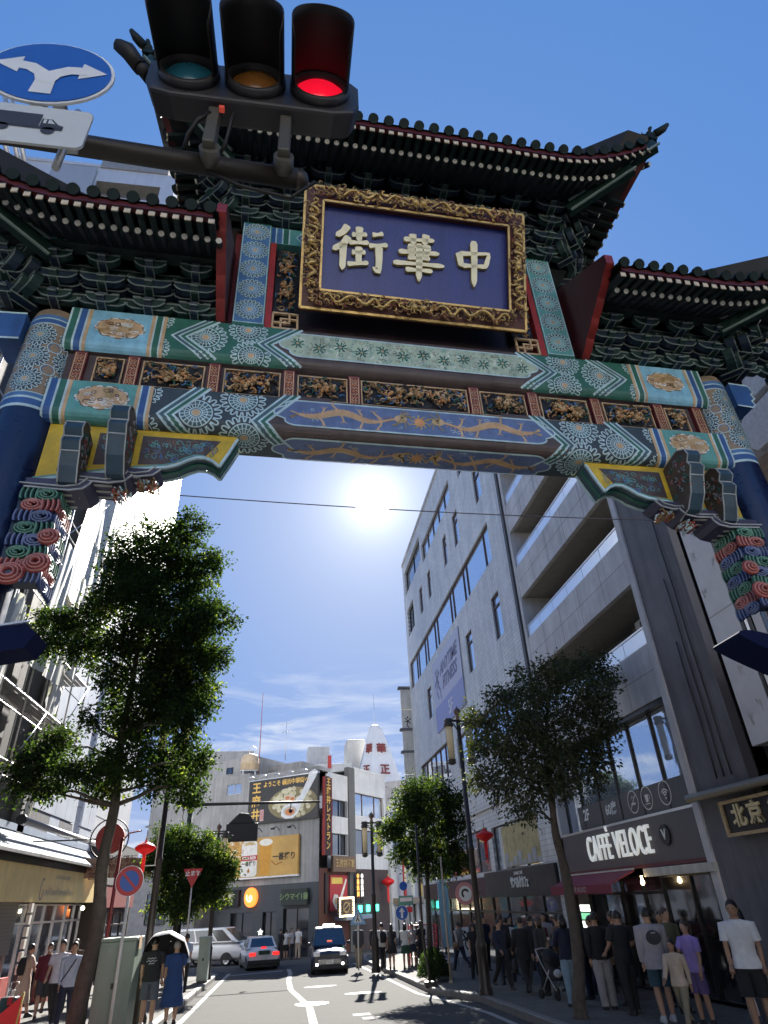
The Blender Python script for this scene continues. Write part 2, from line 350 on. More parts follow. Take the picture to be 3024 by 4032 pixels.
# ---------------------------------------------------------------- the ceremonial gate
GATE=thing('ceremonial_gate','tall painted Chinese gate spanning the street, navy columns, carved beams and tiled roofs','gate',(1.55,6.1053,0),math.asin(.035))
def gm(n,c,**k): k.setdefault('rough',.5); k.setdefault('var',.22); k.setdefault('vs',5); k.setdefault('streak',.22); return M('gate_'+n,c,**k)
gNavy=gm('navy',(.006,.015,.060),rough=.3,coat=.25,var=.06); gBlue=gm('blue',(.035,.115,.33)); gMid=gm('mid_blue',(.075,.20,.42)); gPale=gm('pale_blue',(.50,.68,.72)); gSky=gm('sky_blue',(.25,.55,.72))
gGrn=gm('green',(.03,.15,.11)); gTeal=gm('teal',(.12,.37,.35)); gDk=gm('dark_brown',(.085,.062,.058)); gTan=gm('tan',(.62,.43,.24)); gOr=gm('orange',(.60,.30,.12))
gGold=gm('gold',(.62,.42,.14),rough=.35,metal=.55,vs=20); gRed=gm('red',(.38,.035,.03)); gDRed=gm('dark_red',(.16,.022,.024)); gYel=gm('yellow',(.68,.47,.035)); gPGrn=gm('pale_green',(.45,.56,.42)); gWht=gm('white',(.80,.80,.76)); gBlk=gm('black',(.02,.02,.022))
gTile=gm('roof_tile',(.018,.028,.028),rough=.6,var=.3,vs=9,spec=.2); gPink=gm('pink',(.62,.22,.20)); gPur=gm('violet',(.10,.085,.22)); gBrown=gm('brown',(.20,.12,.085)); gPB2=gm('panel_blue',(.13,.19,.36)); gBronze=gm('bronze',(.34,.22,.10),rough=.4,metal=.4,vs=30,var=.35,bump=.5,bs=60)
PAL=[gDk,gPale,gBlue,gGrn,gTeal,gTan,gOr,gGold,gPGrn,gMid,gSky,gWht,gRed,gBrown,gPB2,gYel,gNavy,gBronze,gm('dusk_blue',(.040,.062,.075)),gm('slate_teal',(.060,.135,.165)),gm('deep_teal',(.022,.085,.072))]
(cDK,cPALE,cBLUE,cGRN,cTEAL,cTAN,cOR,cGOLD,cPG,cMID,cSKY,cWHT,cRED,cBRN,cPB,cYEL,cNAVY,cBRZ,cNV2,cSLT,cDTL)=range(21)
CX=4.71; CYg=.3
# columns
for s in (-1,1):
    c=MB(); zf=gz(6)-.02
    c.lathe([(.46,zf),(.46,zf+.25),(.40,zf+.42)],(s*CX,CYg,0),28,0).lathe([(.345,zf+.4),(.345,3),(.335,7.05)],(s*CX,CYg,0),28,1).lathe([(.335,7.05),(.325,8.55),(.30,8.68),(.22,8.74),(0,8.75)],(s*CX,CYg,0),28,2)
    co=c.build('column',[M('gate_stone',(.4,.39,.37),bump=.3),gNavy,gm('column_tan',(.30,.225,.15))],GATE)
    R0=.332
    def cf(u,v,h,s=s): a=u/R0; r=R0-.006*(v-7.05)+h; return Vector((s*CX+sin(a)*r,CYg-cos(a)*r,v))
    p=Paint(cf,None)
    # bands at foot and head of the painted zone
    def band(v0,v1,m,h=.004):
        n=40
        for k in range(n):
            a0=-PI*R0+2*PI*R0*k/n; a1=a0+2*PI*R0/n; p.fill([(a0,v0),(a1,v0),(a1,v1),(a0,v1)],m,h)
    for v0,v1,m in ((7.02,7.06,cPALE),(7.06,7.15,cBLUE),(7.15,7.18,cPALE),(7.18,7.235,cMID),(7.235,7.25,cPALE),(8.38,8.40,cPALE),(8.40,8.47,cBLUE),(8.47,8.49,cPALE),(8.49,8.545,cMID)): band(v0,v1,m)
    def medallion(p,cx,cy,R,bgm=cBLUE,lc=cPALE,core=cBRN,n=20,seg=None,h0=.004,clipf=None,mid=cTEAL):
        """ring of curled petals round a spoked wheel, drawn with raised lines"""
        ok=clipf or (lambda u,v:True)
        def ln(pts,wd,m,h):
            run=[]
            for q in pts:
                if ok(*q): run.append(q)
                else:
                    if len(run)>1: p.line(run,wd,m,h)
                    run=[]
            if len(run)>1: p.line(run,wd,m,h)
        def wedge(r0,r1,m,h,k0,k1,nn):
            for k in range(k0,k1):
                a0=2*PI*k/nn; a1=2*PI*(k+1)/nn; q=[(cx+r0*cos(a0),cy+r0*sin(a0)),(cx+r1*cos(a0),cy+r1*sin(a0)),(cx+r1*cos(a1),cy+r1*sin(a1)),(cx+r0*cos(a1),cy+r0*sin(a1))]
                if r0<1e-4: q=q[1:3]+[(cx,cy)]
                if all(ok(*z) for z in q): p.fill(q,m,h)
        nn=n*2
        wedge(.62*R,R*.97,bgm,h0,0,nn,nn); wedge(.17*R,.62*R,mid,h0,0,nn,nn); wedge(0,.17*R,core,h0,0,nn,nn)
        for k in range(n):
            a=2*PI*(k+.5)/n; w=PI/n*.8; q=[]
            for t in range(9):
                tt=t/8*2-1; rr=.70+.28*math.sqrt(max(0,1-abs(tt)**2.2)) ; q.append((cx+R*rr*cos(a+w*tt),cy+R*rr*sin(a+w*tt)))
            ln(q,.021*R/.33,lc,h0+.003)
            ln([(cx+R*.25*cos(a),cy+R*.25*sin(a)),(cx+R*.45*cos(a),cy+R*.45*sin(a)),(cx+R*.62*cos(a),cy+R*.62*sin(a))],.015*R/.33,lc,h0+.003)
        for rr,wd in ((.62,.016),(.43,.011),(.24,.014),(.17,.01)): ln([(cx+R*rr*cos(2*PI*k/36),cy+R*rr*sin(2*PI*k/36)) for k in range(37)],wd*R/.33,lc,h0+.004)
    for vz in (7.44,7.815,8.185):
        for k in range(5):
            medallion(p,(k-2)*2*PI*R0/5+(.05 if s>0 else -.05),vz,.192,cNV2,cPALE,cTAN,16,mid=cSLT)
    for vz in (7.63,8.0):
        for k in range(5): p.circ(((k-1.5)*2*PI*R0/5+(.05 if s>0 else -.05),vz),.075,cBLUE,.003,10); p.line(arc((k-1.5)*2*PI*R0/5+(.05 if s>0 else -.05),vz,.08,0,2*PI,12),.012,cPALE,.006)
    p.build('painted_band',PAL,co)
# beams
def beam_map(zt,zb,rad,y0=0.,y1=.6):
    H1=zt-zb-rad; A=rad*PI/2; W=y1-y0-2*rad
    def f(u,v,h):
        if v<=H1: return Vector((u,y0-h,zt-v))
        if v<=H1+A: a=(v-H1)/rad; return Vector((u,y0+rad-(rad+h)*cos(a),zb+rad-(rad+h)*sin(a)))
        if v<=H1+A+W: return Vector((u,y0+rad+v-H1-A,zb-h))
        a=min((v-H1-A-W)/rad,PI/2); return Vector((u,y1-rad+(rad+h)*sin(a),zb+rad-(rad+h)*cos(a)))
    return f,H1,A,W
def beam(name,zt,zb,rad,L):
    f,H1,A,W=beam_map(zt,zb,rad); vs=[0]+[H1+A*k/6 for k in range(7)]+[H1+A+W+A*k/6 for k in range(7)]
    mb=MB(); P0=[mb.P(f(-L,v,0)) for v in vs]+[mb.P((-L,.6,zt))]; P1=[mb.P(f(L,v,0)) for v in vs]+[mb.P((L,.6,zt))]
    for k in range(len(P0)-1): mb.F((P0[k],P0[k+1],P1[k+1],P1[k]),0,0<k<13)
    mb.F((P0[-1],P0[0],P1[0],P1[-1])); mb.F(P0[::-1]); mb.F(P1)
    return mb.build(name,gDk,GATE,fix=True),f,H1,A,W
def wavy_panel(x0,v0,v1,n=10):
    """long panel with lobed ends, half-length x0, between v0 and v1"""
    vm=(v0+v1)/2; hh=(v1-v0)/2; q=[]
    for sgn in (1,-1):
        e=[]
        e+=arc(x0-.30,vm-hh*.62,.16,-PI/2,PI*.08,5,hh*.38)
        e+=arc(x0-.12,vm,.12,-PI*.40,PI*.40,6,hh*.42)
        e+=arc(x0-.30,vm+hh*.62,.16,-PI*.08,PI/2,5,hh*.38)
        if sgn>0: q+=e
        else: q+=[(-a,2*vm-b) for a,b in e]
    return q
def paint_beam(o,f,H1,A,W,vtot,zones,upper):
    vst=.045
    V=vtot
    vm=zones['vm']; am=zones['arm']
    for s in (-1,1):
        base=Paint(f,vst)
        def rect(a,b,v0,v1,m,h): base.fill([(a,v0),(b,v0),(b,v1),(a,v1)],m,h)
        X=lambda q:s*q
        def rc(a,b,m,h=.003): rect(min(X(a),X(b)),max(X(a),X(b)),0.0,V,m,h)
        st=[(4.50,4.475,cPALE),(4.475,4.40,cGRN if upper else cBLUE),(4.40,4.375,cPALE),(4.375,4.30,cBLUE if upper else cGRN),(4.30,4.275,cPALE),(4.275,4.235,cTAN),
            (3.50,3.46,cTAN),(3.46,3.44,cPALE),(3.44,3.37,cGRN if upper else cBLUE),(3.37,3.35,cPALE),(3.35,3.31,cTAN)]
        for a,b,m in st: rc(a,b,m,.007)
        rc(4.235,3.50,cSKY if upper else cTEAL,.003)
        rc(3.31,1.72,cGRN if upper else cNV2,.003)
        # inner dark field next to the long panel
        base.fill([(X(2.12),vm),(X(1.74),vm-am),(X(1.74-.6),vm-am),(X(1.74-.6),vm+am),(X(1.74),vm+am)],cDK,.0045)
        base.build('painted_ground',PAL,o)
    for s in (-1,1):
        for a0,sh in ((3.22,0),(2.12,0)):
            pt=Paint(f,vst)
            for k,(m,wd) in enumerate(((cPALE,.034),(cSLT,.05),(cPALE,.030),(cGRN,.05),(cPALE,.036))):
                o_=[0,.046,.09,.134,.18][k]
                seg=[(s*(a0-o_-.40*abs(t)),vm+am*t) for t in [q/8 for q in range(-8,9)]]
                pt.line(seg,wd,m,.008+.0003*k)
            pt.build('painted_chevron',PAL,o)
    lo,hi=zones['med_v']
    for s in (-1,1):
        for cx,cv,R in zones['meds']:
            q=Paint(f,vst)
            def okf(u,v,cx=cx,s=s):
                uu=s*u
                if v<.005 or v>V-.01: return False
                if cx>3.25: return 3.31>uu>3.24-.40*abs(v-vm)/am*1.0+.0 if uu>2.7 else False
                if cx>2.5: return uu<3.07-.40*abs(v-vm)/am-.02
                return uu>2.15-.40*abs(v-vm)/am
            medallion(q,s*cx,cv,R,cGRN if upper else cNV2,cPALE,cTAN,20,clipf=okf,mid=cDTL if upper else cSLT)
            q.build('painted_medallion',PAL,o)
    # dragon roundels in the end boxes
    for s in (-1,1):
        q=Paint(f,vst); rnd=random.Random(5+s+upper)
        cx,cv=s*3.865,zones['rv']
        q.fill([(cx+(.30+.018*sin(9*a))*cos(a),cv+(.185+.014*sin(9*a))*sin(a)) for a in [2*PI*k/40 for k in range(40)]],cBRN,.006)
        q.fill([(cx+(.285+.018*sin(9*a))*cos(a),cv+(.172+.014*sin(9*a))*sin(a)) for a in [2*PI*k/40 for k in range(40)]],cTAN,.008)
        for k in range(34):
            a=rnd.uniform(0,2*PI); r=rnd.uniform(.05,1)**.5; x=cx+.24*r*cos(a); v=cv+.14*r*sin(a)
            q.line(arc(x,v,rnd.uniform(.02,.05),rnd.uniform(0,6),rnd.uniform(7,11),7,rnd.uniform(.015,.03)),rnd.uniform(.008,.02),rnd.choice((cWHT,cGOLD,cBRN,cGOLD,cOR,cWHT)),.010+.0003*(k%5))
        for k in range(14):
            a=2*PI*k/14+rnd.uniform(-.1,.1); q.line(arc(cx+.27*cos(a),cv+.155*sin(a),.035,a-1.2,a+1.2,5,.022),.018,cWHT if k%3 else cPALE,.012)
        q.build('dragon_roundel',PAL,o)
def dragon(q,x0,x1,v,amp,h,mcol,rnd,s=1):
    """long winding dragon with head, crest, whiskers and claws"""
    n=46; L_=x1-x0; body=[]
    for k in range(n+1):
        t=k/n; body.append((x0+L_*t,v+amp*sin(t*PI*3.2+.6)*(.55+.45*sin(PI*t))))
    for k in range(n):
        t=k/n; wd=.105*(.30+.70*sin(PI*min(1,t*1.15+.06))); q.line(body[k:k+2],wd,mcol,h)
    for k in range(3,n-3):
        q.line(arc(body[k][0],body[k][1],.022,-1.2,1.2,4),.006,cOR,h+.0012)
    for k in range(2,n-2,2):
        a=body[k]; b=body[k+1]; d=Vector((b[0]-a[0],b[1]-a[1])).normalized(); nn=Vector((d.y,-d.x))
        q.line([(a[0]+nn.x*.03,a[1]+nn.y*.03),(a[0]+nn.x*.060-d.x*.015,a[1]+nn.y*.060-d.y*.015)],.011,cOR,h+.0015)
    for k in (8,17,28,37):
        a=body[k]
        for sg in (-1,1):
            e=(a[0]+rnd.uniform(-.10,.10),a[1]+sg*.125); q.line([a,((a[0]+e[0])/2+.02,(a[1]+e[1])/2),e],.026,mcol,h+.001)
            for z in (-.04,0,.04): q.line([e,(e[0]+z,e[1]+sg*.04)],.010,mcol,h+.001)
    hx,hv=body[-1]
    q.circ((hx,hv),.085,mcol,h+.002,12,.065); q.circ((hx+.02*s_(L_),hv-.02),.016,cDK,h+.0045,8)
    for k in range(9):
        a=rnd.uniform(-2.2,2.2); q.line([(hx,hv),(hx+.09*cos(a)*s_(L_),hv+.09*sin(a)),(hx+.16*cos(a+.3)*s_(L_),hv+.16*sin(a+.3))],.014,cGOLD,h+.003)
    hx,hv=body[0]
    for k in range(5):
        a=PI+rnd.uniform(-1,1); q.line([(hx,hv),(hx+.12*cos(a)*s_(L_),hv+.1*sin(a))],.016,mcol,h+.002)
def s_(x): return 1 if x>0 else -1
UB=beam('upper_beam',8.74,8.04,.16,4.42); LB=beam('lower_beam',7.50,6.93,.13,4.42)
paint_beam(UB[0],*UB[1:],.70,dict(vm=.33,arm=.33,med_v=(0,.66),rv=.30,meds=[(2.80,.31,.285),(2.26,.10,.26),(2.20,.56,.26),(3.42,.06,.2),(3.42,.56,.2)]),True)
VL=.57+.6
paint_beam(LB[0],*LB[1:],1.02,dict(vm=.42,arm=.46,med_v=(0,1),rv=.24,meds=[(2.78,.36,.31),(2.24,.10,.28),(2.20,.66,.30),(2.80,.86,.22),(3.42,.10,.22),(3.42,.66,.24)]),False)
q=Paint(UB[1],.045); pan=wavy_panel(1.84,.07,.50); q.fill(pan,cPG,.009); q.line(pan,.022,cPALE,.012,True)
rnd=random.Random(3)
for k in range(12):
    cx=-1.6+3.2*k/11; cv=.285+(.03 if k%2 else -.03)
    for j in range(8): a=2*PI*j/8+.2; q.line([(cx+.02*cos(a),cv+.02*sin(a)),(cx+.05*cos(a),cv+.05*sin(a)),(cx+.095*cos(a),cv+.095*sin(a))],.026 if j%2 else .018,cGRN,.012)
    q.circ((cx,cv),.018,cTAN,.0135,8)
for k in range(300):
    cx=rnd.uniform(-1.66,1.66); cv=rnd.uniform(.10,.47); r=rnd.uniform(.012,.03)
    q.line(arc(cx,cv,r,rnd.uniform(0,6),rnd.uniform(7,9),5),.008,rnd.choice((cTEAL,cWHT,cBRN,cGRN)),.0105)
q.build('flower_panel',PAL,UB[0])
for (v0,v1,nm_) in ((.04,.44,'dragon_panel'),(.60,1.04,'dragon_panel')):
    q=Paint(LB[1],.045); pan=wavy_panel(1.86,v0,v1); q.fill(pan,cPB,.009); q.line(pan,.022,cPALE,.012,True)
    vm=(v0+v1)/2
    dragon(q,-1.55,-.25,vm,.06,.012,cTAN,rnd); dragon(q,1.55,.25,vm,.06,.012,cTAN,rnd)
    q.circ((0,vm),.07,cOR,.012,14)
    for k in range(10): a=2*PI*k/10; q.line([(.07*cos(a),vm+.07*sin(a)),(.13*cos(a+.3),vm+.12*sin(a+.3))],.018,cGOLD,.013)
    for k in range(46):
        cx=rnd.uniform(-1.6,1.6); cv=rnd.uniform(v0+.05,v1-.05); q.line(arc(cx,cv,rnd.uniform(.02,.05),rnd.uniform(0,6),rnd.uniform(7,9),6,.02),.008,rnd.choice((cMID,cPALE,cBLUE)),.0105)
    q.build(nm_,PAL,LB[0])
# carved frieze between the beams
fr=bx('frieze',gDk,GATE,-4.45,4.45,.12,.55,7.49,8.05)
def carve(parent,x0,x1,z0,z1,y,seed,fig,n=None):
    """deep relief: tangle of scrolls, limbs and a pale figure standing clear of a dark ground"""
    rd=random.Random(seed); mb=MB(); W=x1-x0; Hh=z1-z0; n=n or int(110*W/.8)
    for k in range(n):
        x=rd.uniform(x0+.03,x1-.03); z=rd.uniform(z0+.03,z1-.03); r=rd.uniform(.02,.055); a0=rd.uniform(0,6); dirn=rd.choice((-1,1)); L_=rd.uniform(1.5,4.5); d=rd.uniform(.02,.075)
        pts=[]
        for t in range(6):
            tt=t/5; rr=r*(1.15-.75*tt); a=a0+dirn*L_*tt; pts.append((min(x1-.012,max(x0+.012,x+rr*cos(a))),y-.01-d*(.5+.5*tt),min(z1-.012,max(z0+.012,z+rr*sin(a)))))
        mb.tube(pts,[.004+.010*(1-abs(2*t/5-1)) for t in range(6)],5,rd.choice((0,0,1,2,0,3,4,5)))
    for cx,cz,rw,rh in fig:
        for k in range(20):
            a=rd.uniform(0,2*PI); r=rd.uniform(0,1)**.5; mb.sph((x0+W*cx+rw*r*cos(a),y-.05-rd.uniform(0,.03),z0+Hh*cz+rh*r*sin(a)),(rd.uniform(.012,.035),.03,rd.uniform(.012,.03)),6,4,rd.choice((0,5,5,0,1)))
        for k in range(9):
            a=rd.uniform(0,2*PI); p0=Vector((x0+W*cx+rw*.5*cos(a),y-.06,z0+Hh*cz+rh*.5*sin(a))); e=Vector((min(x1-.02,max(x0+.02,p0.x+rd.uniform(-.12,.12))),y-.07,min(z1-.02,max(z0+.02,p0.z+rd.uniform(-.08,.08)))))
            mb.tube([p0,(p0+e)/2+Vector((0,0,.02)),e],[.018,.013,.005],5,rd.choice((5,0,1)))
    return tag(mb.build('relief_carving',[gBronze,gOr,gGrn,gBlk,gMid,gTan],parent),kind='stuff')
def framed(parent,x0,x1,z0,z1,y,seed,fig,name='carved_panel'):
    p_=bx(name,gBlk,parent,x0,x1,y,y+.04,z0,z1); mb=MB(); t=.018
    mb.box(x0,x1,y-.03,y+.01,z0,z0+t).box(x0,x1,y-.03,y+.01,z1-t,z1).box(x0,x0+t,y-.03,y+.01,z0+t,z1-t).box(x1-t,x1,y-.03,y+.01,z0+t,z1-t)
    mb.build('panel_frame',gTan,p_,bevel=.004); carve(p_,x0+t,x1-t,z0+t,z1-t,y-.002,seed,fig); return p_
pan=[(-4.08,-3.74,[(.55,.45,.08,.1)]),(-3.52,-2.76,[(.4,.4,.12,.09),(.7,.45,.1,.1)]),(-2.52,-1.80,[(.3,.4,.1,.1),(.65,.5,.13,.1)]),(-1.58,-.92,[(.5,.5,.16,.1)]),(-.74,.74,[(.3,.45,.2,.12),(.72,.5,.2,.1),(.5,.6,.1,.08)])]
for i,(a,b,fg) in enumerate(pan):
    framed(fr,a,b,7.56,7.99,.105,i+10,fg)
    if b<.7: framed(fr,-b,-a,7.56,7.99,.105,i+30,[(1-c[0],)+c[1:] for c in fg])
for x in (-4.26,-3.63,-2.64,-1.69,-.83,.83,1.69,2.64,3.63,4.26):
    pl=bx('frieze_post',gDRed,fr,x-.075,x+.075,.055,.12,7.50,8.035); q=Paint(lambda u,v,h:Vector((u,.055-h,v)))
    q.line([(x-.055,7.53),(x+.055,7.53),(x+.055,8.005),(x-.055,8.005)],.014,cTAN,.004,True)
    for k in range(9):
        for j in (-1,1): q.line(arc(x+j*.02,7.565+k*.05,.017,k,k+4.6,6),.010,cTAN if k%2 else cOR,.004)
    q.build('scroll_inlay',PAL,pl)
# ---- upper storey: posts, plaque, lintel
for s in (-1,1):
    po=bx('post',gTeal,GATE,s*2.28-.21,s*2.28+.21,0,.42,8.745,11.02); q=Paint(lambda u,v,h:Vector((u,-h,v)))
    q.fill([(s*2.28-.205,8.80),(s*2.28+.205,8.80),(s*2.28+.205,11.0),(s*2.28-.205,11.0)],cMID if s<0 else cTEAL,.002)
    for k in range(5): medallion(q,s*2.28,9.06+k*.435,.20,cSLT if s<0 else cDTL,cPALE,cTAN,18,mid=cMID if s<0 else cTEAL)
    for e in (-.198,.198): q.line([(s*2.28+e,8.8),(s*2.28+e,11.0)],.014,cPALE,.004)
    for z,m,wd in ((8.77,cGRN,.05),(8.80,cPALE,.016),(11.0,cGRN,.03)): q.line([(s*2.28-.205,z),(s*2.28+.205,z)],wd,m,.005)
    q.build('painted_medallion',PAL,po)
    bx('red_jamb',gRed,GATE,s*2.02-.045,s*2.02+.045,.02,.3,8.745,10.62)
    cp=bx('side_carving',gBlk,GATE,min(s*1.96,s*1.62),max(s*1.96,s*1.62),.12,.2,9.14,10.6); carve(cp,min(s*1.95,s*1.63),max(s*1.95,s*1.63),9.16,10.58,.11,60+s,[(.5,.3,.09,.2),(.5,.7,.09,.2)],110)
    fx0,fx1=min(s*1.97,s*1.60),max(s*1.97,s*1.60); mb=MB(); t=.028
    for a,b,c,d in ((0,1,0,.09),(0,1,.91,1),(0,.08,0,1),(.92,1,0,1),(.3,.38,0,.62),(.62,.70,.38,1),(0,.7,.34,.43),(.3,1,.58,.67),(.45,.55,.3,.5)):
        mb.box(fx0+(fx1-fx0)*a,fx0+(fx1-fx0)*b,.02,.06,8.77+.33*c,8.77+.33*d)
    mb.build('fretwork',gTan,GATE,bevel=.004)
li=bx('lintel',gTeal,GATE,-2.07,2.07,.03,.36,10.63,11.02); q=Paint(lambda u,v,h:Vector((u,.03-h,v)))
for s in (-1,1):
    for a,b,m in ((2.06,2.0,cBLUE),(2.0,1.98,cPALE),(1.98,1.9,cMID),(1.9,1.88,cPALE),(1.88,1.8,cGRN),(1.8,1.78,cPALE)): q.fill([(s*a,10.64),(s*b,10.64),(s*b,11.01),(s*a,11.01)],m,.003)
    for a0 in (1.68,1.5,1.3,1.1): 
        for k,m in enumerate((cPALE,cBLUE,cPALE)): q.line([(s*(a0-.035*k-.13*abs(t)),10.825+.18*t) for t in (-1,0,1)],.022,m,.004)
q.build('painted_chevron',PAL,li)
for s in (-1,1): bx('sun_block_board',gDRed,GATE,min(s*2.485,s*2.60),max(s*2.485,s*2.60),.22,.34,8.745,11.6)  # added boards closing the gap so no sun strikes the end boards through it
bx('back_board',gm('back_dark',(.045,.030,.034)),GATE,-2.0,2.0,.24,.34,8.745,10.63)
# name plaque, tipped forward
PW,PH,PT=3.29,1.92,math.atan2(.68,1.79)
plq=MB().box(-PW/2+.1,PW/2-.1,0,.05,.08,PH-.08).build('name_plaque',gm('lapis',(.030,.045,.21),rough=.35,vs=40,var=.3),GATE,(.05,-.12,9.04),(PT,0,0))
tag(plq,'deep blue plaque with three gold characters in a carved gilt frame')
b=.26; mb=MB()
mb.prism([(-PW/2,0),(PW/2,0),(PW/2-b,b),(-PW/2+b,b)],lambda x,z:(x,-.05-.06*(z>0),z),lambda x,z:(x,.04,z))
mb.prism([(-PW/2,PH),(PW/2,PH),(PW/2-b,PH-b),(-PW/2+b,PH-b)],lambda x,z:(x,-.05-.06*(z<PH),z),lambda x,z:(x,.04,z))
mb.prism([(-PW/2,0),(-PW/2,PH),(-PW/2+b,PH-b),(-PW/2+b,b)],lambda x,z:(x,-.05-.06*(x>-PW/2),z),lambda x,z:(x,.04,z))
mb.prism([(PW/2,0),(PW/2,PH),(PW/2-b,PH-b),(PW/2-b,b)],lambda x,z:(x,-.05-.06*(x<PW/2),z),lambda x,z:(x,.04,z))
mb.build('plaque_frame',gm('frame_red',(.10,.03,.022)),plq,fix=True)
mb=MB(); rd=random.Random(21)
for (x0,z0,x1,z1) in ((-PW/2+.13,PH-.13,PW/2-.13,PH-.13),(-PW/2+.13,.13,PW/2-.13,.13),(-PW/2+.13,.2,-PW/2+.13,PH-.2),(PW/2-.13,.2,PW/2-.13,PH-.2)):
    Ls=math.hypot(x1-x0,z1-z0); n=int(Ls*85)
    for k in range(n):
        t=rd.random(); x=x0+(x1-x0)*t+rd.uniform(-.1,.1); z=z0+(z1-z0)*t+rd.uniform(-.1,.1); r=rd.uniform(.02,.05); a0=rd.uniform(0,6); dr=rd.choice((-1,1)); d=rd.uniform(.0,.05)
        pts=[(x+r*(1.1-.7*j/5)*cos(a0+dr*j*.8),-.12-d-.012*j/5,z+r*(1.1-.7*j/5)*sin(a0+dr*j*.8)) for j in range(6)]
        mb.tube(pts,[.006,.011,.013,.012,.010,.006],5,rd.choice((0,3,1,2,3,0)))
    # two winding dragons on each rail
    for h0,h1 in ((.06,.48),(.94,.52)):
        pts=[]; m_=30
        for j in range(m_+1):
            t=h0+(h1-h0)*j/m_; of=.055*sin(j*.85+.8*sin(j*.37)); px,pz=x0+(x1-x0)*t,z0+(z1-z0)*t
            if abs(x1-x0)>abs(z1-z0): pz+=of
            else: px+=of
            pts.append((px,-.165-.025*cos(j*.85),pz))
        mb.tube(pts,[.010+.016*sin(PI*min(1,(j+2)/m_)) for j in range(m_+1)],7,3)
        hx=Vector(pts[-1]); mb.sph(hx,(.055,.05,.05),8,6,3)
        for j in range(5): a=rd.uniform(0,6); mb.tube([hx,hx+Vector((.07*cos(a),-.02,.07*sin(a))),hx+Vector((.11*cos(a+.4),-.03,.11*sin(a+.4)))],[.014,.009,.004],5,3)
for (x0,z0,x1,z1) in ((-PW/2+b,PH-b,PW/2-b,PH-b),(-PW/2+b,b,PW/2-b,b),(-PW/2+b,b,-PW/2+b,PH-b),(PW/2-b,b,PW/2-b,PH-b)): mb.bar((x0,-.11,z0),(x1,-.11,z1),.03,.03,3)
for (x0,z0,x1,z1) in ((-PW/2,PH,PW/2,PH),(-PW/2,0,PW/2,0),(-PW/2,0,-PW/2,PH),(PW/2,0,PW/2,PH)): mb.bar((x0,-.05,z0),(x1,-.05,z1),.035,.035,3)
mb.build('frame_carving',[gBronze,gm('gilt_dark',(.24,.12,.05),metal=.4,rough=.45),gm('gilt_red',(.22,.07,.04)),gm('gilt',(.62,.42,.15),metal=.45,rough=.35,vs=25,var=.3)],plq)
CH={'zhong':[[(.2,.70),(.25,.40)],[(.2,.68),(.5,.71),(.80,.75),(.81,.72),(.73,.42)],[(.27,.43),(.5,.45),(.74,.46)],[(.50,.99),(.51,.6),(.505,.25),(.50,.0)]],
'hua':[[(.2,.84),(.5,.855),(.8,.88)],[(.37,.97),(.39,.75)],[(.64,.99),(.60,.76)],[(.28,.70),(.5,.71),(.73,.73)],[(.10,.565),(.5,.585),(.90,.61)],[(.34,.70),(.36,.47)],[(.67,.72),(.63,.48)],[(.28,.46),(.5,.47),(.72,.485)],[(.0,.32),(.5,.345),(1.0,.36)],[(.24,.205),(.5,.215),(.77,.225)],[(.50,.78),(.505,.4),(.5,-.02)]],
'jie':[[(.25,.97),(.17,.83),(.03,.72)],[(.27,.74),(.17,.56),(-.03,.43)],[(.17,.60),(.175,.35),(.17,.03)],[(.33,.79),(.47,.80),(.62,.83)],[(.47,.97),(.47,.66)],[(.28,.62),(.47,.635),(.66,.66)],[(.34,.42),(.47,.43),(.60,.45)],[(.47,.55),(.47,.2)],[(.26,.17),(.47,.20),(.66,.24)],[(.72,.84),(.82,.85),(.93,.89)],[(.66,.60),(.82,.62),(1.02,.66)],[(.85,.61),(.86,.35),(.85,.08),(.74,.16)]]}
def brush(strokes,S,name,xc,zc):
    mb=MB()
    for st in strokes:
        P_=[]; seg=[Vector(p) for p in st]
        tot=sum((b_-a_).length for a_,b_ in zip(seg[:-1],seg[1:])); nn=14; d=0; res=[]
        for k in range(nn+1):
            t=tot*k/nn; acc=0
            for a_,b_ in zip(seg[:-1],seg[1:]):
                l_=(b_-a_).length
                if t<=acc+l_+1e-6: res.append(a_+(b_-a_)*((t-acc)/l_)); break
                acc+=l_
        horiz=abs(seg[-1].x-seg[0].x)>abs(seg[-1].y-seg[0].y)
        Lp=[];Rp=[]
        for k,p in enumerate(res):
            t=k/nn; dd=(res[min(k+1,nn)]-res[max(k-1,0)]).normalized(); nv=Vector((-dd.y,dd.x))
            wd=(.036+.026*abs(2*t-1)**2) if horiz else (.058+.020*(1-t)**2)
            if k==0: wd*=.55
            if t>.86: wd*=max(.12,1-((t-.86)/.14)**1.5*.9) if not horiz else max(.3,1-((t-.86)/.14)**2*.7)
            Lp.append(p+nv*wd); Rp.append(p-nv*wd)
        q=[(xc+(a.x-.5)*S,zc+(a.y-.5)*S) for a in Lp+Rp[::-1]]
        mb.prism(q,lambda x,z:(x,-.055,z),lambda x,z:(x,.0,z),0,1)
    return mb.build(name,[gm('letter_gold',(.92,.85,.56),rough=.3,var=.06,streak=0),gm('letter_edge',(.75,.55,.12),metal=.4)],plq,fix=True,bevel=.008)
for nm_,xc in (('jie',-.83),('hua',.03),('zhong',.86)): tag(brush(CH[nm_],.76,'character',xc,1.0),{'jie':'gold character for street','hua':'gold character for splendour','zhong':'gold character for middle'}[nm_])
# ---- roofs
def ease(t): t=max(0,min(1,t)); return t*t
class Roof: pass
mFl=MB().bar((0,0,0),(0,.75,.30),.075,.085,0).mesh('flying_rafter',[gm('rafter_green',(.008,.017,.016)),gTan])
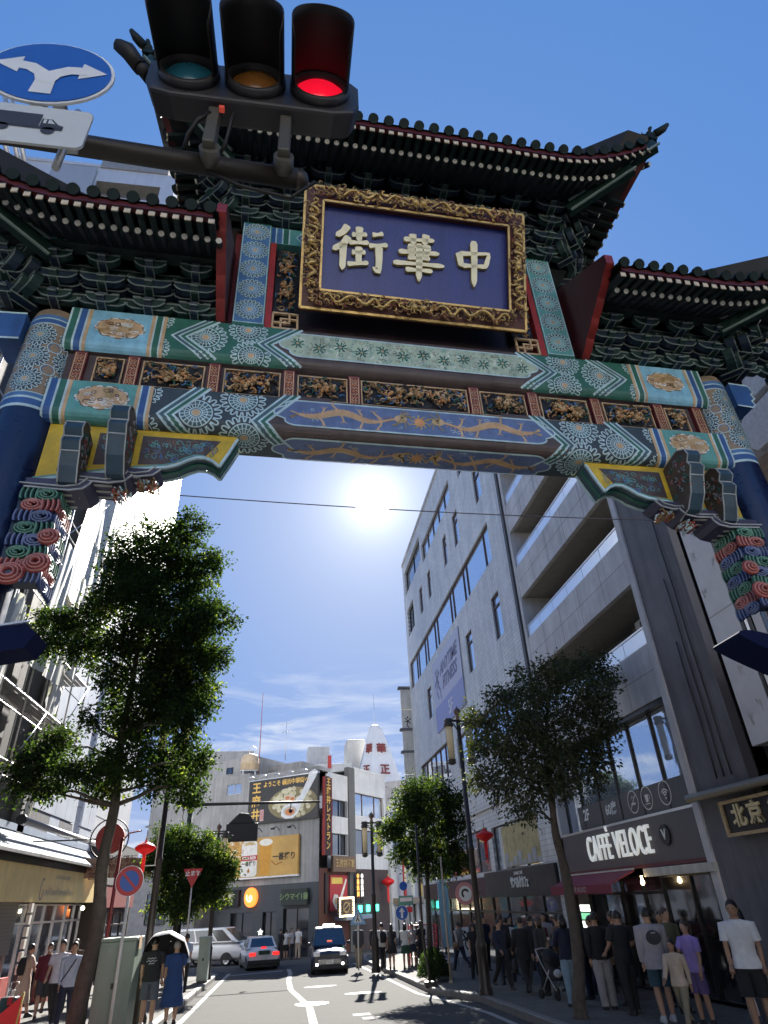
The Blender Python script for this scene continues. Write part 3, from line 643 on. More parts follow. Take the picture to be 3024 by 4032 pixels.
# painted square end
mFl=(lambda: (lambda mb:(mb.bar((0,0,0),(0,.75,.26),.075,.085,0),mb.box(-.037,.037,-.010,.004,-.042,.034,1),mb.mesh('flying_rafter',[gm('rafter_green',(.008,.017,.016)),gm('rafter_end',(.70,.58,.40))]))[-1])(MB()))()
mRd=(lambda: (lambda mb:(mb.cyl((0,0,0),(0,.8,.42),.045,n=8),mb.cyl((0,-.014,-.005),(0,.004,.004),.038,n=8,m=1),mb.mesh('round_rafter',[gm('rafter_blue',(.008,.012,.018)),gm('rafter_eye',(.80,.78,.70))]))[-1])(MB()))()
def tile_row(parent,path,r=.062):
    mb=MB(); prev=None; n=6; P_=[Vector(p) for p in path]
    for i,p in enumerate(P_):
        d=(P_[min(i+1,len(P_)-1)]-P_[max(i-1,0)]).normalized(); sd=Vector((d.y,-d.x,0)).normalized(); up=sd.cross(d)
        if up.z<0: up=-up
        A=[mb.P(p+sd*r*cos(PI*k/n)+up*r*sin(PI*k/n)) for k in range(n+1)]
        if prev:
            for k in range(n): mb.F((A[k],A[k+1],prev[k+1],prev[k]),0,True)
        else: a0=A
        prev=A
    d=(P_[1]-P_[0]).normalized(); sd=Vector((d.y,-d.x,0)).normalized(); up=sd.cross(d); up=up if up.z>0 else -up
    c0=P_[0]-d*.03; ring=[mb.P(c0+sd*.075*cos(2*PI*k/12)+up*(.075*sin(2*PI*k/12)+.01)) for k in range(12)]; r2=[mb.P(c0+d*.05+sd*.075*cos(2*PI*k/12)+up*(.075*sin(2*PI*k/12)+.01)) for k in range(12)]
    mb.F(ring,1); mb.skin(ring,r2,1,True); mb.build('tile_row',[gTile,gm('tile_end',(.012,.022,.020),rough=.65,var=.3,spec=.15)],parent)
def roof(xa,xb,ye,ze,lift,zr,hip_l,hip_r,cs,run,yc=.3,oy=.15,ridge_in=1.7):
    """eave runs xa..xb at y=ye; corners fly up where hip_l / hip_r; zr ridge height"""
    r=bx('roof',gTile,GATE,xa+.5,xb-.5,yc-.06,yc+.06,zr-.1,zr+.22)
    def ez(x):
        t=0
        if hip_r: t=max(t,(x-(xb-cs))/cs)
        if hip_l: t=max(t,((xa+cs)-x)/cs)
        return ease(t)
    def smax(x):
        s_=1.0
        if hip_r: s_=min(s_,max(.02,(xb-x)/ridge_in))
        if hip_l: s_=min(s_,max(.02,(x-xa)/ridge_in))
        return s_
    def surf(x,s_,sg): 
        e=ez(x); y=ye-oy*e; y=y+(yc-y)*s_; z=ze+lift*e*(1-s_)**2+(zr-ze)*(.5*s_+.5*s_*s_)
        return Vector((x,y if sg<0 else 2*yc-y,z))
    n=round((xb-xa)/.224); xs=[xa+.1+(xb-xa-.2)*k/(n-1) for k in range(n)]
    for x in xs: 
        sm=smax(x); tile_row(r,[surf(x,sm*k/5,-1) for k in range(6)])
    # pan sheet and rear slope
    for sg,nm_ in ((-1,'roof_pan'),(1,'rear_slope')):
        mb=MB(); g=[[mb.P(surf(xa+(xb-xa)*i/24,smax(xa+(xb-xa)*i/24)*k/6,sg)-Vector((0,0,.035))) for k in range(7)] for i in range(25)]
        for i in range(24):
            for k in range(6): mb.F((g[i][k],g[i+1][k],g[i+1][k+1],g[i][k+1]),0,True)
        mb.build(nm_,gTile,r)
    # red eave board and rafters
    mb=MB(); prev=None
    for i in range(41):
        x=xa+.06+(xb-xa-.12)*i/40; p=surf(x,0,-1); A=[mb.P(p+Vector((0,.03,-.03))),mb.P(p+Vector((0,.03,-.125))),mb.P(p+Vector((0,.10,-.125))),mb.P(p+Vector((0,.10,-.03)))]
        if prev:
            for a in range(4): mb.F((prev[a],prev[(a+1)%4],A[(a+1)%4],A[a]))
        prev=A
    mb.build('eave_board',gm('eave_red',(.085,.010,.010)),r,fix=True)
    mb=MB(); pv=None
    for i in range(41):
        x=xa+(xb-xa)*i/40; p=surf(x,0,-1); A=[mb.P(p+Vector((0,.08,-.09))),mb.P(p+Vector((0,.40,.055))),mb.P(Vector((p.x,yc,p.z+.75)))]
        if pv:
            for a in range(2): mb.F((pv[a],pv[a+1],A[a+1],A[a]))
        pv=A
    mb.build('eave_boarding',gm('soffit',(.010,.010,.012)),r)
    n2=round((xb-xa)/.14)
    for k in range(n2):
        x=xa+.07+(xb-xa-.14)*k/(n2-1); p=surf(x,0,-1); e=ez(x); fan=0
        if hip_r and x>xb-cs: fan=.6*e
        if hip_l and x<xa+cs: fan=-.6*e
        link('flying_rafter',mFl,r,p+Vector((0,.05,-.175)),(0,0,fan))
        link('round_rafter',mRd,r,p+Vector((.07,.34,-.135)),(0,0,fan))
    # side eaves beyond a hip
    for hip,xe,sg in ((hip_l,xa,-1),(hip_r,xb,1)):
        if not hip: continue
        xin=xe-sg*.38; m_=15; yy=[ye-oy+.1+(2*(yc-ye+oy)-.2)*k/(m_-1) for k in range(m_)]
        def side(y,s_):
            t=ease((abs(y-yc)-.35)/(yc-ye+oy-.35)); x=xin+sg*.38*t; z=ze+lift*t
            x2=xe-sg*ridge_in; sm=max(.02,1-abs(y-yc)/(yc-ye+oy)); q=s_*sm
            return Vector((x+(x2-x)*q,y,z*(1)+ (zr-ze)*(.5*q+.5*q*q)-lift*t*(1-(1-q)**2)))
        for y in yy: tile_row(r,[side(y,k/4) for k in range(5)])
        mb=MB(); g=[[mb.P(side(ye-oy+2*(yc-ye+oy)*i/20,k/5)-Vector((0,0,.035))) for k in range(6)] for i in range(21)]
        for i in range(20):
            for k in range(5): mb.F((g[i][k],g[i+1][k],g[i+1][k+1],g[i][k+1]),0,True)
        mb.build('side_slope',gTile,r)
        mb=MB(); pv=None
        for i in range(21):
            p=side(ye-oy+.05+(2*(yc-ye+oy)-.1)*i/20,0); A=[mb.P(p+Vector((-sg*.03,0,-.03))),mb.P(p+Vector((-sg*.03,0,-.12))),mb.P(p+Vector((-sg*.12,0,-.12)))]
            if pv: 
                for a in range(2): mb.F((pv[a],pv[a+1],A[a+1],A[a]))
            pv=A
        mb.build('eave_board',MATS['gate_eave_red'],r)
        mb=MB(); pv=None
        for i in range(21):
            p=side(ye-oy+2*(yc-ye+oy)*i/20,0); A=[mb.P(p+Vector((-sg*.06,0,-.10))),mb.P(p+Vector((-sg*.5,0,.05))),mb.P(Vector((xe-sg*1.5,p.y*.5+yc*.5,p.z+.45)))]
            if pv: 
                for a in range(2): mb.F((pv[a],pv[a+1],A[a+1],A[a]))
            pv=A
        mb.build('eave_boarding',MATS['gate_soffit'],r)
        for k in range(14):
            y=yc-(yc-ye)*.62+(2*(yc-ye)*.62)*k/13; p=side(y,0)
            link('flying_rafter',mFl,r,p+Vector((-sg*.05,0,-.175)),(0,0,sg*PI/2)); link('round_rafter',mRd,r,p+Vector((-sg*.34,.07,-.13)),(0,0,sg*PI/2))
        # hip ridge with its row of little beasts
        mb=MB(); pts=[]
        for k in range(10):
            t=k/9; x=xe+(xe-sg*ridge_in-xe)*t; y=ye-oy+(yc-ye+oy)*t; z=ze+lift*(1-t)**2+(zr-ze)*(.5*t+.5*t*t)+.06; pts.append(Vector((x-sg*.02,y,z)))
        mb.tube(pts,[.06]+[.085]*9,8,0)
        for k in range(6):
            t=.03+.075*k; i=min(8,int(t*9)); p=pts[i].lerp(pts[i+1],t*9-i)+Vector((0,0,.07)); h_=.16+.02*(k==0)
            mb.loft([(p,.04,.04),(p+Vector((0,0,h_*.35)),.045,.05),(p+Vector((sg*.02,-.02,h_*.6)),.025,.03),(p+Vector((sg*.03,-.03,h_*.8)),.035,.045),(p+Vector((sg*.02,-.02,h_)),.012,.012)],6,0)
            mb.tube([p+Vector((-sg*.03,.03,.05)),p+Vector((-sg*.07,.06,.12)),p+Vector((-sg*.05,.05,.19))],[.018,.014,.004],5,0)
        mb.tube([pts[0],pts[0]+Vector((sg*.10,-.08,.03)),pts[0]+Vector((sg*.17,-.13,.10))],[.07,.06,.03],7,0)
        mb.build('hip_ridge',gTile,r)
        # corner beam under the hip
        mb=MB(); a=pts[0]+Vector((-sg*.05,.05,-.26)); b_=Vector((xe-sg*1.25,ye+.85,ze+.12)); mb.bar(a,b_,.16,.18,0); mb.bar(a+Vector((0,-.085,-.085)),b_+Vector((0,-.085,-.085)),.03,.03,1); mb.bar(a+(b_-a)*.28+Vector((0,0,-.2)),b_+Vector((0,0,-.25)),.15,.16,0); mb.bar(a+(b_-a)*.28+Vector((0,-.08,-.28)),b_+Vector((0,-.08,-.33)),.03,.03,1)
        mb.build('corner_beam',[gm('corner_green',(.010,.035,.028)),gm('corner_line',(.25,.33,.31))],r)
    return r
rfC=roof(-3.96,3.96,-1.45,11.68,.62,13.75,True,True,1.8,1.75)
tag(rfC,'high central roof of dark tiles with upswept corners')
rfL=roof(-6.0,-2.66,-1.25,9.34,.55,10.75,True,False,1.7,1.5,ridge_in=1.4); rfR=roof(2.66,6.0,-1.25,9.34,.55,10.75,False,True,1.7,1.5,ridge_in=1.4)
# ---- bracket sets
def bracket_mesh(tiers,dz,dy,c1,c2,name):
    mb=MB()
    for j in range(tiers):
        z=j*dz; y=-.10-dy*j; a,b_=(0,1) if j%2 else (1,0)
        # forward arm with a rounded nose
        q=[(.12,0),(y-.02,.0),(y-.10,.05),(y-.12,.11),(.12,.11)]
        mb.prism(q,lambda u,v,z=z:(-.048,u,z+v),lambda u,v,z=z:(.048,u,z+v),a)
        for sx in (-.05,.05): mb.box(sx-.006,sx+.006,y-.06,.1,z-.006,z+.010,2)
        mb.box(-.05,.05,y-.128,y-.112,z+.045,z+.06,2)
        # cross arms stepped forward, ends curved up
        for yy,wd in ((y,.27 if j%2 else .20),(y*.45,.31)):
            q=[(-wd,.16),(-wd,.10),(-wd+.05,.045),(-wd+.11,.015),(wd-.11,.015),(wd-.05,.045),(wd,.10),(wd,.16)]
            mb.prism(q,lambda u,v,z=z,yy=yy:(u,yy-.045,z+v),lambda u,v,z=z,yy=yy:(u,yy+.045,z+v),b_)
            pl=[(-wd,.11),(-wd+.05,.05),(-wd+.11,.02),(wd-.11,.02),(wd-.05,.05),(wd,.11)]
            for (u0,v0),(u1,v1) in zip(pl[:-1],pl[1:]): mb.bar((u0,yy-.05,z+v0),(u1,yy-.05,z+v1),.012,.016,2)
            mb.bar((-wd,yy-.05,z+.155),(wd,yy-.05,z+.155),.012,.012,2)
            for u in (-wd+.04,0,wd-.04): 
                mb.box(u-.045,u+.045,yy-.055,yy+.045,z+.16,z+dz-.005,3); mb.box(u-.048,u+.048,yy-.06,yy-.054,z+.158,z+.17,2)
    return mb.mesh(name,[c1,c2,gm('bracket_line',(.20,.25,.24)),gm('bracket_block',(.012,.028,.026))])
bmS=bracket_mesh(3,.20,.15,gm('bracket_green',(.012,.042,.036)),gm('bracket_blue',(.012,.028,.055)),'bracket_set'); bmC=bracket_mesh(4,.215,.145,MATS['gate_bracket_green'],MATS['gate_bracket_blue'],'bracket_set')
for k in range(9): link('bracket_set',bmC,GATE,((k-4)*.62,.02,11.03))
for s in (-1,1):
    for k in range(6): link('bracket_set',bmS,GATE,(s*(2.98+.58*k),.02,8.75))
    link('bracket_set',bmC,GATE,(s*2.95,.35,11.03),(0,0,s*PI/2)); link('bracket_set',bmC,GATE,(s*2.95,.9,11.03),(0,0,s*PI/2)); link('bracket_set',bmC,GATE,(s*2.8,0,11.03),(0,0,s*PI/4)); link('bracket_set',bmS,GATE,(s*5.1,0.02,8.76),(0,0,s*PI/4),(1.3,1.3,1))
    link('bracket_set',bmS,GATE,(s*5.2,.5,8.76),(0,0,s*PI/2))
def purlin(name,x0,x1,y,z,hh):
    p=bx(name,gm('purlin',(.02,.035,.03)),GATE,x0,x1,y,y+.18,z,z+hh); q=Paint(lambda u,v,h:Vector((u,y-h,v))); n=int((x1-x0)/.5)
    for k in range(n):
        a=x0+(x1-x0)*k/n; b_=x0+(x1-x0)*(k+1)/n
        q.fill([(a+.03,z+.02),(b_-.03,z+.02),(b_-.03,z+hh-.02),(a+.03,z+hh-.02)],(cBRN,cTEAL,cBLUE)[k%3],.003)
        for j in range(14): q.line(arc(random.uniform(a+.05,b_-.05),random.uniform(z+.05,z+hh-.05),.02,0,4.5,5),.008,cTAN if k%3==0 else cPALE,.005)
        q.line([(a+.07,z+.02),(a+.02,z+hh/2),(a+.07,z+hh-.02)],.014,cPALE,.006)
    q.build('painted_band',PAL,p)
purlin('purlin',-3.3,3.3,-.62,11.9,.2)
purlin('purlin',-5.5,-2.72,-.52,9.36,.17); purlin('purlin',2.72,5.5,-.52,9.36,.17)
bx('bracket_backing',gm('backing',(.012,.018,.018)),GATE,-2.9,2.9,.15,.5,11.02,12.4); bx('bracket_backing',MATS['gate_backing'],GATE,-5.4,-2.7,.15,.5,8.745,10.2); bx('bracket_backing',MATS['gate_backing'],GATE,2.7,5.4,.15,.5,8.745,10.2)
for s in (-1,1):
    q=[]
    n=40
    for k in range(n+1):
        t=k/n; q.append((-.02-1.10*t-.035*abs(sin(t*PI*4.5)),8.75+.70*t))
    q+=[(-1.16,9.62),(.3,10.55),(1.7,9.62),(1.6,9.45),(.62,8.75)]
    MB().prism(q,lambda y,z:(s*2.58,y,z),lambda y,z:(s*2.70,y,z),0,1).build('end_board',[gm('end_dark',(.075,.014,.016)),gm('end_red',(.24,.022,.02))],GATE,fix=True)
# ---- corbels under the lower beam, bracket arms and carved clouds
for s in (-1,1):
    out_=[(4.40,6.93),(2.28,6.93),(2.27,6.88),(2.36,6.66),(2.45,6.46),(2.53,6.53),(2.62,6.57),(2.72,6.57),(2.82,6.52),(2.92,6.45),(3.05,6.40),(3.25,6.37),(3.5,6.33),(4.40,6.12)]
    cb=MB().prism([(s*a,b_) for a,b_ in out_],lambda x,z:(x,.14,z),lambda x,z:(x,.38,z),0,1).build('corbel',[gYel,gm('corbel_under',(.06,.11,.14))],GATE,fix=True)
    q=Paint(lambda u,v,h:Vector((u,.14-h,v)))
    for a,b_ in (([(4.20,6.82),(3.96,6.82),(3.96,6.30),(4.20,6.26)],1),([(3.84,6.84),(3.44,6.84),(3.44,6.42),(3.84,6.38)],2),([(3.36,6.84),(2.46,6.84),(2.62,6.60),(2.84,6.52),(3.1,6.44),(3.36,6.42)],3)):
        q.fill([(s*x,z) for x,z in a],cDK,.004)
        xs=[x for x,z in a]; rd=random.Random(b_)
        for k in range(int(70*(max(xs)-min(xs)))):
            x=rd.uniform(min(xs)+.05,max(xs)-.06); z=rd.uniform(6.50,6.79); 
            if x<2.9: z=rd.uniform(6.62,6.79)
            c_=rd.choice((cTEAL,cBRN,cTEAL,cBRN,cMID,cSLT)); r_=rd.uniform(.03,.06); a0=rd.uniform(0,6)
            q.line([(s*x+r_*(1-.1*t)*cos(a0+t*.7),z+r_*(1-.1*t)*sin(a0+t*.7)) for t in range(9)],.010,c_,.008+.0004*(k%5))
    q.line([(s*x,z) for x,z in out_[2:]],.018,cWHT,.006); q.line([(s*(x+.03),z+.035) for x,z in out_[4:]],.020,cTEAL,.006)
    q.build('scroll_painting',PAL,cb)
    mb=MB()
    for x0,z0 in ((2.27,6.86),): pass
    pr=out_[2:]
    for (x0,z0),(x1,z1) in zip(pr[:-1],pr[1:]):
        mb.bar((s*x0,.12,z0-.01),(s*x1,.12,z1-.01),.03,.03,0); mb.bar((s*x0,.39,z0-.01),(s*x1,.39,z1-.01),.03,.03,0)
        mb.bar((s*x0,.26,z0-.012),(s*x1,.26,z1-.012),.05,.02,1)
    mb.build('edge_moulding',[gPale,gGrn],cb)
    # two lobed bracket arms standing forward
    for x,zt,zb,fw in ((3.98,6.72,5.92,.26),(3.52,6.92,6.06,.36)):
        prof=[(.14,zt-.05),(-.05,zt),(-fw*.6,zt+.02),(-fw,zt-.06),(-fw-.03,zt-.16),(-fw+.03,zt-.24),(-fw-.01,zt-.32),(-fw+.05,zt-.42),(-fw*.6,zb+.22),(-.08,zb+.06),(.14,zb)]
        ar=MB().prism(prof,lambda y,z:(s*x-.09,y,z),lambda y,z:(s*x+.09,y,z),0,1).build('bracket_arm',[gm('arm_dark',(.10,.075,.06)),gm('arm_blue',(.035,.075,.11))],GATE,fix=True)
        mb=MB()
        for e in (-.095,.095):
            for (y0,z0),(y1,z1) in zip(prof[1:-1],prof[2:]): mb.bar((s*x+e,y0-.006,z0),(s*x+e,y1-.006,z1),.013,.013,0)
        for y_,z_ in prof[3:-2:2]: mb.box(s*x-.095,s*x+.095,y_-.010,y_+.006,z_-.008,z_+.008,0)
        mb.build('arm_trim',gm('trim_white',(.40,.42,.41)),ar)
        rd=random.Random(int(x*100)+s); mb=MB()
        for k in range(26):
            y_=rd.uniform(-fw+.08,.1); z_=rd.uniform(zb+.30,zt-.08); r_=rd.uniform(.02,.045); a0=rd.uniform(0,6)
            for e in (-.092,.092): mb.tube([(s*x+e,y_+r_*(1-.12*t)*cos(a0+.9*t),z_+r_*(1-.12*t)*sin(a0+.9*t)) for t in range(6)],.009,5,rd.choice((0,1,2)))
        mb.build('scroll_carving',[gm('scroll_red',(.35,.07,.06)),gGrn,gm('scroll_grey',(.25,.27,.3))],ar)
    # boat-shaped blocks beneath
    for x0,x1,z0,z1,yf in ((4.40,3.74,5.90,6.04,-.04),(3.92,3.36,6.05,6.18,.0),(3.56,3.08,6.19,6.31,.05)):
        q=[(x0,z1),(x0,z0+.02),(x1+.22,z0),(x1+.08,z0+.03),(x1+.02,z0+.09),(x1,z1)]
        bb=MB().prism([(s*a,b_) for a,b_ in q],lambda x,z:(x,yf,z),lambda x,z:(x,.36,z),0,0).build('boat_block',gm('boat_violet',(.05,.05,.10)),GATE,fix=True)
        mb=MB()
        for of in (0,.05):
            for (a,b_),(c_,d) in zip(q[1:-1],q[2:]): mb.bar((s*(a+of),yf-.008,b_+of*.9),(s*(c_+of),yf-.008,d+of*.9),.016,.016,0)
        for y_ in (.05,.17,.29): mb.bar((s*x0,y_,z0-.002),(s*(x1+.2),y_,z0-.004),.03,.012,0)
        mb.build('block_trim',MATS['gate_trim_white'],bb)
        if x0<4.1: 
            mb=MB(); rd=random.Random(int(x0*9))
            for k in range(22): 
                a0=rd.uniform(0,6); cx_=s*(x1+.1+rd.uniform(-.08,.10)); cz_=z0-.06+rd.uniform(-.06,.03); r_=rd.uniform(.02,.04); mb.tube([(cx_+r_*cos(a0+.9*t),.02+rd.uniform(0,.2),cz_+r_*sin(a0+.9*t)) for t in range(5)],.011,5,rd.choice((0,1,2)))
            mb.build('pendant_carving',[gBronze,gPale,gm('scroll_red',(.35,.07,.06))],bb)
    # carved clouds clasping the column
    cl=MB().box(min(s*4.44,s*4.06),max(s*4.44,s*4.06),.0,.45,4.95,5.90).build('cloud_carving',gm('cloud_base',(.03,.05,.07)),GATE,bevel=.03)
    rows=[(5.83,2,.0),(5.70,0,.0),(5.56,1,.02),(5.42,2,.03),(5.28,1,.05),(5.14,2,.08),(5.0,0,.10),(4.88,1,.12)]
    cg=[(gm('cloud_red',(.30,.055,.05)),gm('cloud_red_line',(.52,.24,.21))),(gm('cloud_blue',(.03,.05,.15)),gm('cloud_blue_line',(.18,.23,.38))),(gm('cloud_green',(.018,.09,.06)),gm('cloud_green_line',(.14,.30,.22)))]
    mats=[x for p_ in cg for x in p_]
    for zi,(z,ci,of) in enumerate(rows):
        mb=MB(); flip=1 if zi%2 else -1
        for face in range(2):
            def pp(u,v,d):
                # face 0 looks at the street front, face 1 inward along the road
                if face==0: return (s*(4.38-u*.36)+0*of,-.03-d,z+v)
                return (s*(4.05-d),.02+u*.40,z+v)
            for tn in range(3):
                for lay,(wd,mm,dd) in enumerate(((.020,0,.0),(.008,1,.020))):
                    r0=.085-.028*tn; cxu=.32 if flip>0 else .66
                    pts=[pp(cxu+(r0*1.5*cos(a))/.38*.8,r0*.75*sin(a),.01+.012*tn+dd) for a in [2*PI*k/14*(1 if tn<2 else .8) for k in range(15)]]
                    mb.tube(pts,wd,6,2*ci+mm)
            for k in range(4):
                cu=(.55+.14*k) if flip>0 else (.42-.14*k)
                for wd,mm,dd in ((.020,0,0),(.008,1,.020)):
                    pts=[pp(cu+.06*cos(a)*flip,.07*sin(a),.012+dd) for a in [-1.3+2.6*t/7 for t in range(8)]]
                    mb.tube(pts,wd,6,2*ci+mm)
        mb.build('cloud_scroll',mats,cl)
    mb=MB()
    for (x,z,r_) in ((4.02,5.32,.09),(4.06,5.02,.11),(4.28,4.90,.12)):
        for t in range(3): mb.tube([(s*x+(r_-.032*t)*cos(a),-.06-.02*t,z+(r_-.032*t)*.85*sin(a)) for a in [2*PI*k/14 for k in range(15)]],.024,6,0); mb.tube([(s*x+(r_-.032*t)*cos(a),-.083-.02*t,z+(r_-.032*t)*.85*sin(a)) for a in [2*PI*k/14 for k in range(15)]],.008,5,1)
    mb.build('cloud_rosette',[mats[0],mats[1]],cl)
    # beam head beyond the column
    q=[(5.02,8.16),(5.28,8.14),(5.33,8.20),(5.30,8.27),(5.37,8.32),(5.33,8.40),(5.39,8.46),(5.34,8.58),(5.02,8.60)]
    bh=MB().prism([(s*a,b_) for a,b_ in q],lambda x,z:(x,.05,z),lambda x,z:(x,.5,z),0,0).build('beam_head',gBlue,GATE,fix=True); p_=Paint(lambda u,v,h:Vector((u,.05-h,v))); p_.line([(s*a,b_) for a,b_ in q],.03,cPALE,.004); p_.build('painted_edge',PAL,bh)
# ---------------------------------------------------------------- buildings: shared tools
def facade(mb,f,u0,u1,v0,v1,holes,depth,m=0,mr=None):
    us=sorted({u0,u1}|{x for h in holes for x in h[:2] if u0<x<u1}); vs_=sorted({v0,v1}|{x for h in holes for x in h[2:4] if v0<x<v1})
    for a,b in zip(us[:-1],us[1:]):
        for c,d in zip(vs_[:-1],vs_[1:]):
            uc,vc=(a+b)/2,(c+d)/2
            if any(h[0]<uc<h[1] and h[2]<vc<h[3] for h in holes): continue
            mb.poly([f(a,c,0),f(b,c,0),f(b,d,0),f(a,d,0)],m)
    for h in holes:
        a,b,c,d=h[:4]; q=[(a,c),(b,c),(b,d),(a,d)]
        for (p0,p1) in zip(q,q[1:]+q[:1]): mb.poly([f(p0[0],p0[1],0),f(p1[0],p1[1],0),f(p1[0],p1[1],depth),f(p0[0],p0[1],depth)],m if mr is None else mr)
def obox(mb,f,u0,u1,v0,v1,d0,d1,m=0):
    i=[mb.P(f(*p)) for p in ((u0,v0,d0),(u1,v0,d0),(u1,v1,d0),(u0,v1,d0),(u0,v0,d1),(u1,v0,d1),(u1,v1,d1),(u0,v1,d1))]
    for q in ((0,1,2,3),(7,6,5,4),(0,4,5,1),(1,5,6,2),(2,6,7,3),(3,7,4,0)): mb.F([i[k] for k in q],m)
def ob(name,mat,parent,f,u0,u1,v0,v1,d0,d1,bevel=0):
    mb=MB(); obox(mb,f,u0,u1,v0,v1,d0,d1); return mb.build(name,mat,parent,fix=True,bevel=bevel)
def window(parent,f,u0,u1,v0,v1,d,fm,gmat,us=(),vs_=(),t=.05,name='window'):
    ue=[u0]+list(us)+[u1]; ve=[v0]+list(vs_)+[v1]; mb=MB()
    for u in ue: obox(mb,f,max(u0,u-t/2),min(u1,u+t/2),v0,v1,d-.05,d+.04)
    for v in ve:
        for a,b in zip(ue[:-1],ue[1:]): obox(mb,f,a+t/2,b-t/2,max(v0,v-t/2),min(v1,v+t/2),d-.045,d+.035)
    w_=mb.build(name,fm,parent,fix=True)
    for a,b in zip(ue[:-1],ue[1:]):
        for c,e in zip(ve[:-1],ve[1:]):
            g=MB(); g.poly([f(a+t*.4,c+t*.4,d),f(b-t*.4,c+t*.4,d),f(b-t*.4,e-t*.4,d),f(a+t*.4,e-t*.4,d)]); g.build('pane',gmat if not isinstance(gmat,(list,tuple)) else random.choice(gmat),w_)
    return w_
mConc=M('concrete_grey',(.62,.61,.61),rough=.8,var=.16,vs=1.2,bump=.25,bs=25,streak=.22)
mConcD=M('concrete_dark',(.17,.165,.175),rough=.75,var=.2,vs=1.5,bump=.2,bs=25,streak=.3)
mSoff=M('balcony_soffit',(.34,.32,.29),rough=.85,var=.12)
mTileW=M('white_tile',(.72,.73,.72),rough=.5,var=.14,vs=.9,bump=.1,bs=40,streak=.30); 
def facade_tiles(mt,axis,w,h,dk):
    t=mt.node_tree; n=t.nodes; l=t.links; b=n['Principled BSDF']; src=b.inputs['Base Color'].links[0].from_socket; tcn=[k for k in n if k.type=='TEX_COORD'][0]
    sx_=n.new('ShaderNodeSeparateXYZ'); l.new(tcn.outputs['Object'],sx_.inputs[0]); cb=n.new('ShaderNodeCombineXYZ'); l.new(sx_.outputs[axis],cb.inputs[0]); l.new(sx_.outputs[2],cb.inputs[1])
    br=n.new('ShaderNodeTexBrick'); br.inputs['Scale'].default_value=1; br.inputs['Brick Width'].default_value=w; br.inputs['Row Height'].default_value=h; br.inputs['Mortar Size'].default_value=.012; br.inputs['Mortar Smooth'].default_value=.2
    br.inputs['Color1'].default_value=(1,1,1,1); br.inputs['Color2'].default_value=(.9,.91,.93,1); br.inputs['Mortar'].default_value=(dk,dk,dk,1); l.new(cb.outputs[0],br.inputs['Vector'])
    x=n.new('ShaderNodeMixRGB'); x.blend_type='MULTIPLY'; x.inputs[0].default_value=1; l.new(src,x.inputs[1]); l.new(br.outputs['Color'],x.inputs[2]); l.new(x.outputs[0],b.inputs['Base Color'])
    bp=n.new('ShaderNodeBump'); bp.inputs['Strength'].default_value=.5; bp.inputs['Distance'].default_value=.02; l.new(br.outputs['Fac'],bp.inputs['Height']); bp.invert=True; l.new(bp.outputs[0],b.inputs['Normal'])
facade_tiles(mTileW,1,.55,.17,.62)
gWin=GLASS('window_glass',(.30,.35,.43),.34); gWinD=GLASS('dark_glass',(.010,.010,.012),.08,.06,(.6,.64,.7)); gRail=GLASS('rail_glass',(.62,.68,.75),.25,.3)
mFrB=M('bronze_frame',(.10,.055,.045),rough=.45,metal=.2); mFrD=M('black_frame',(.02,.02,.022),rough=.4,metal=.3); mAlu=M('aluminium',(.62,.63,.64),rough=.35,metal=.7)
mMar=M('maroon_canvas',(.20,.03,.05),rough=.8,var=.1,vs=8); mLet=M('white_letters',(.82,.84,.83),rough=.4,var=.03); mBlkS=M('black_sign',(.014,.013,.017),rough=.5); mShop=M('shop_interior',(.03,.028,.03),rough=.8)
RXF=lambda u,v,d:Vector((9+d,u,v))     # right-hand street front: u=Y, v=z, d=depth
TXR=lambda y,z,off=.03:frame((9-off,y,z),(0,-1,0),(0,0,1))
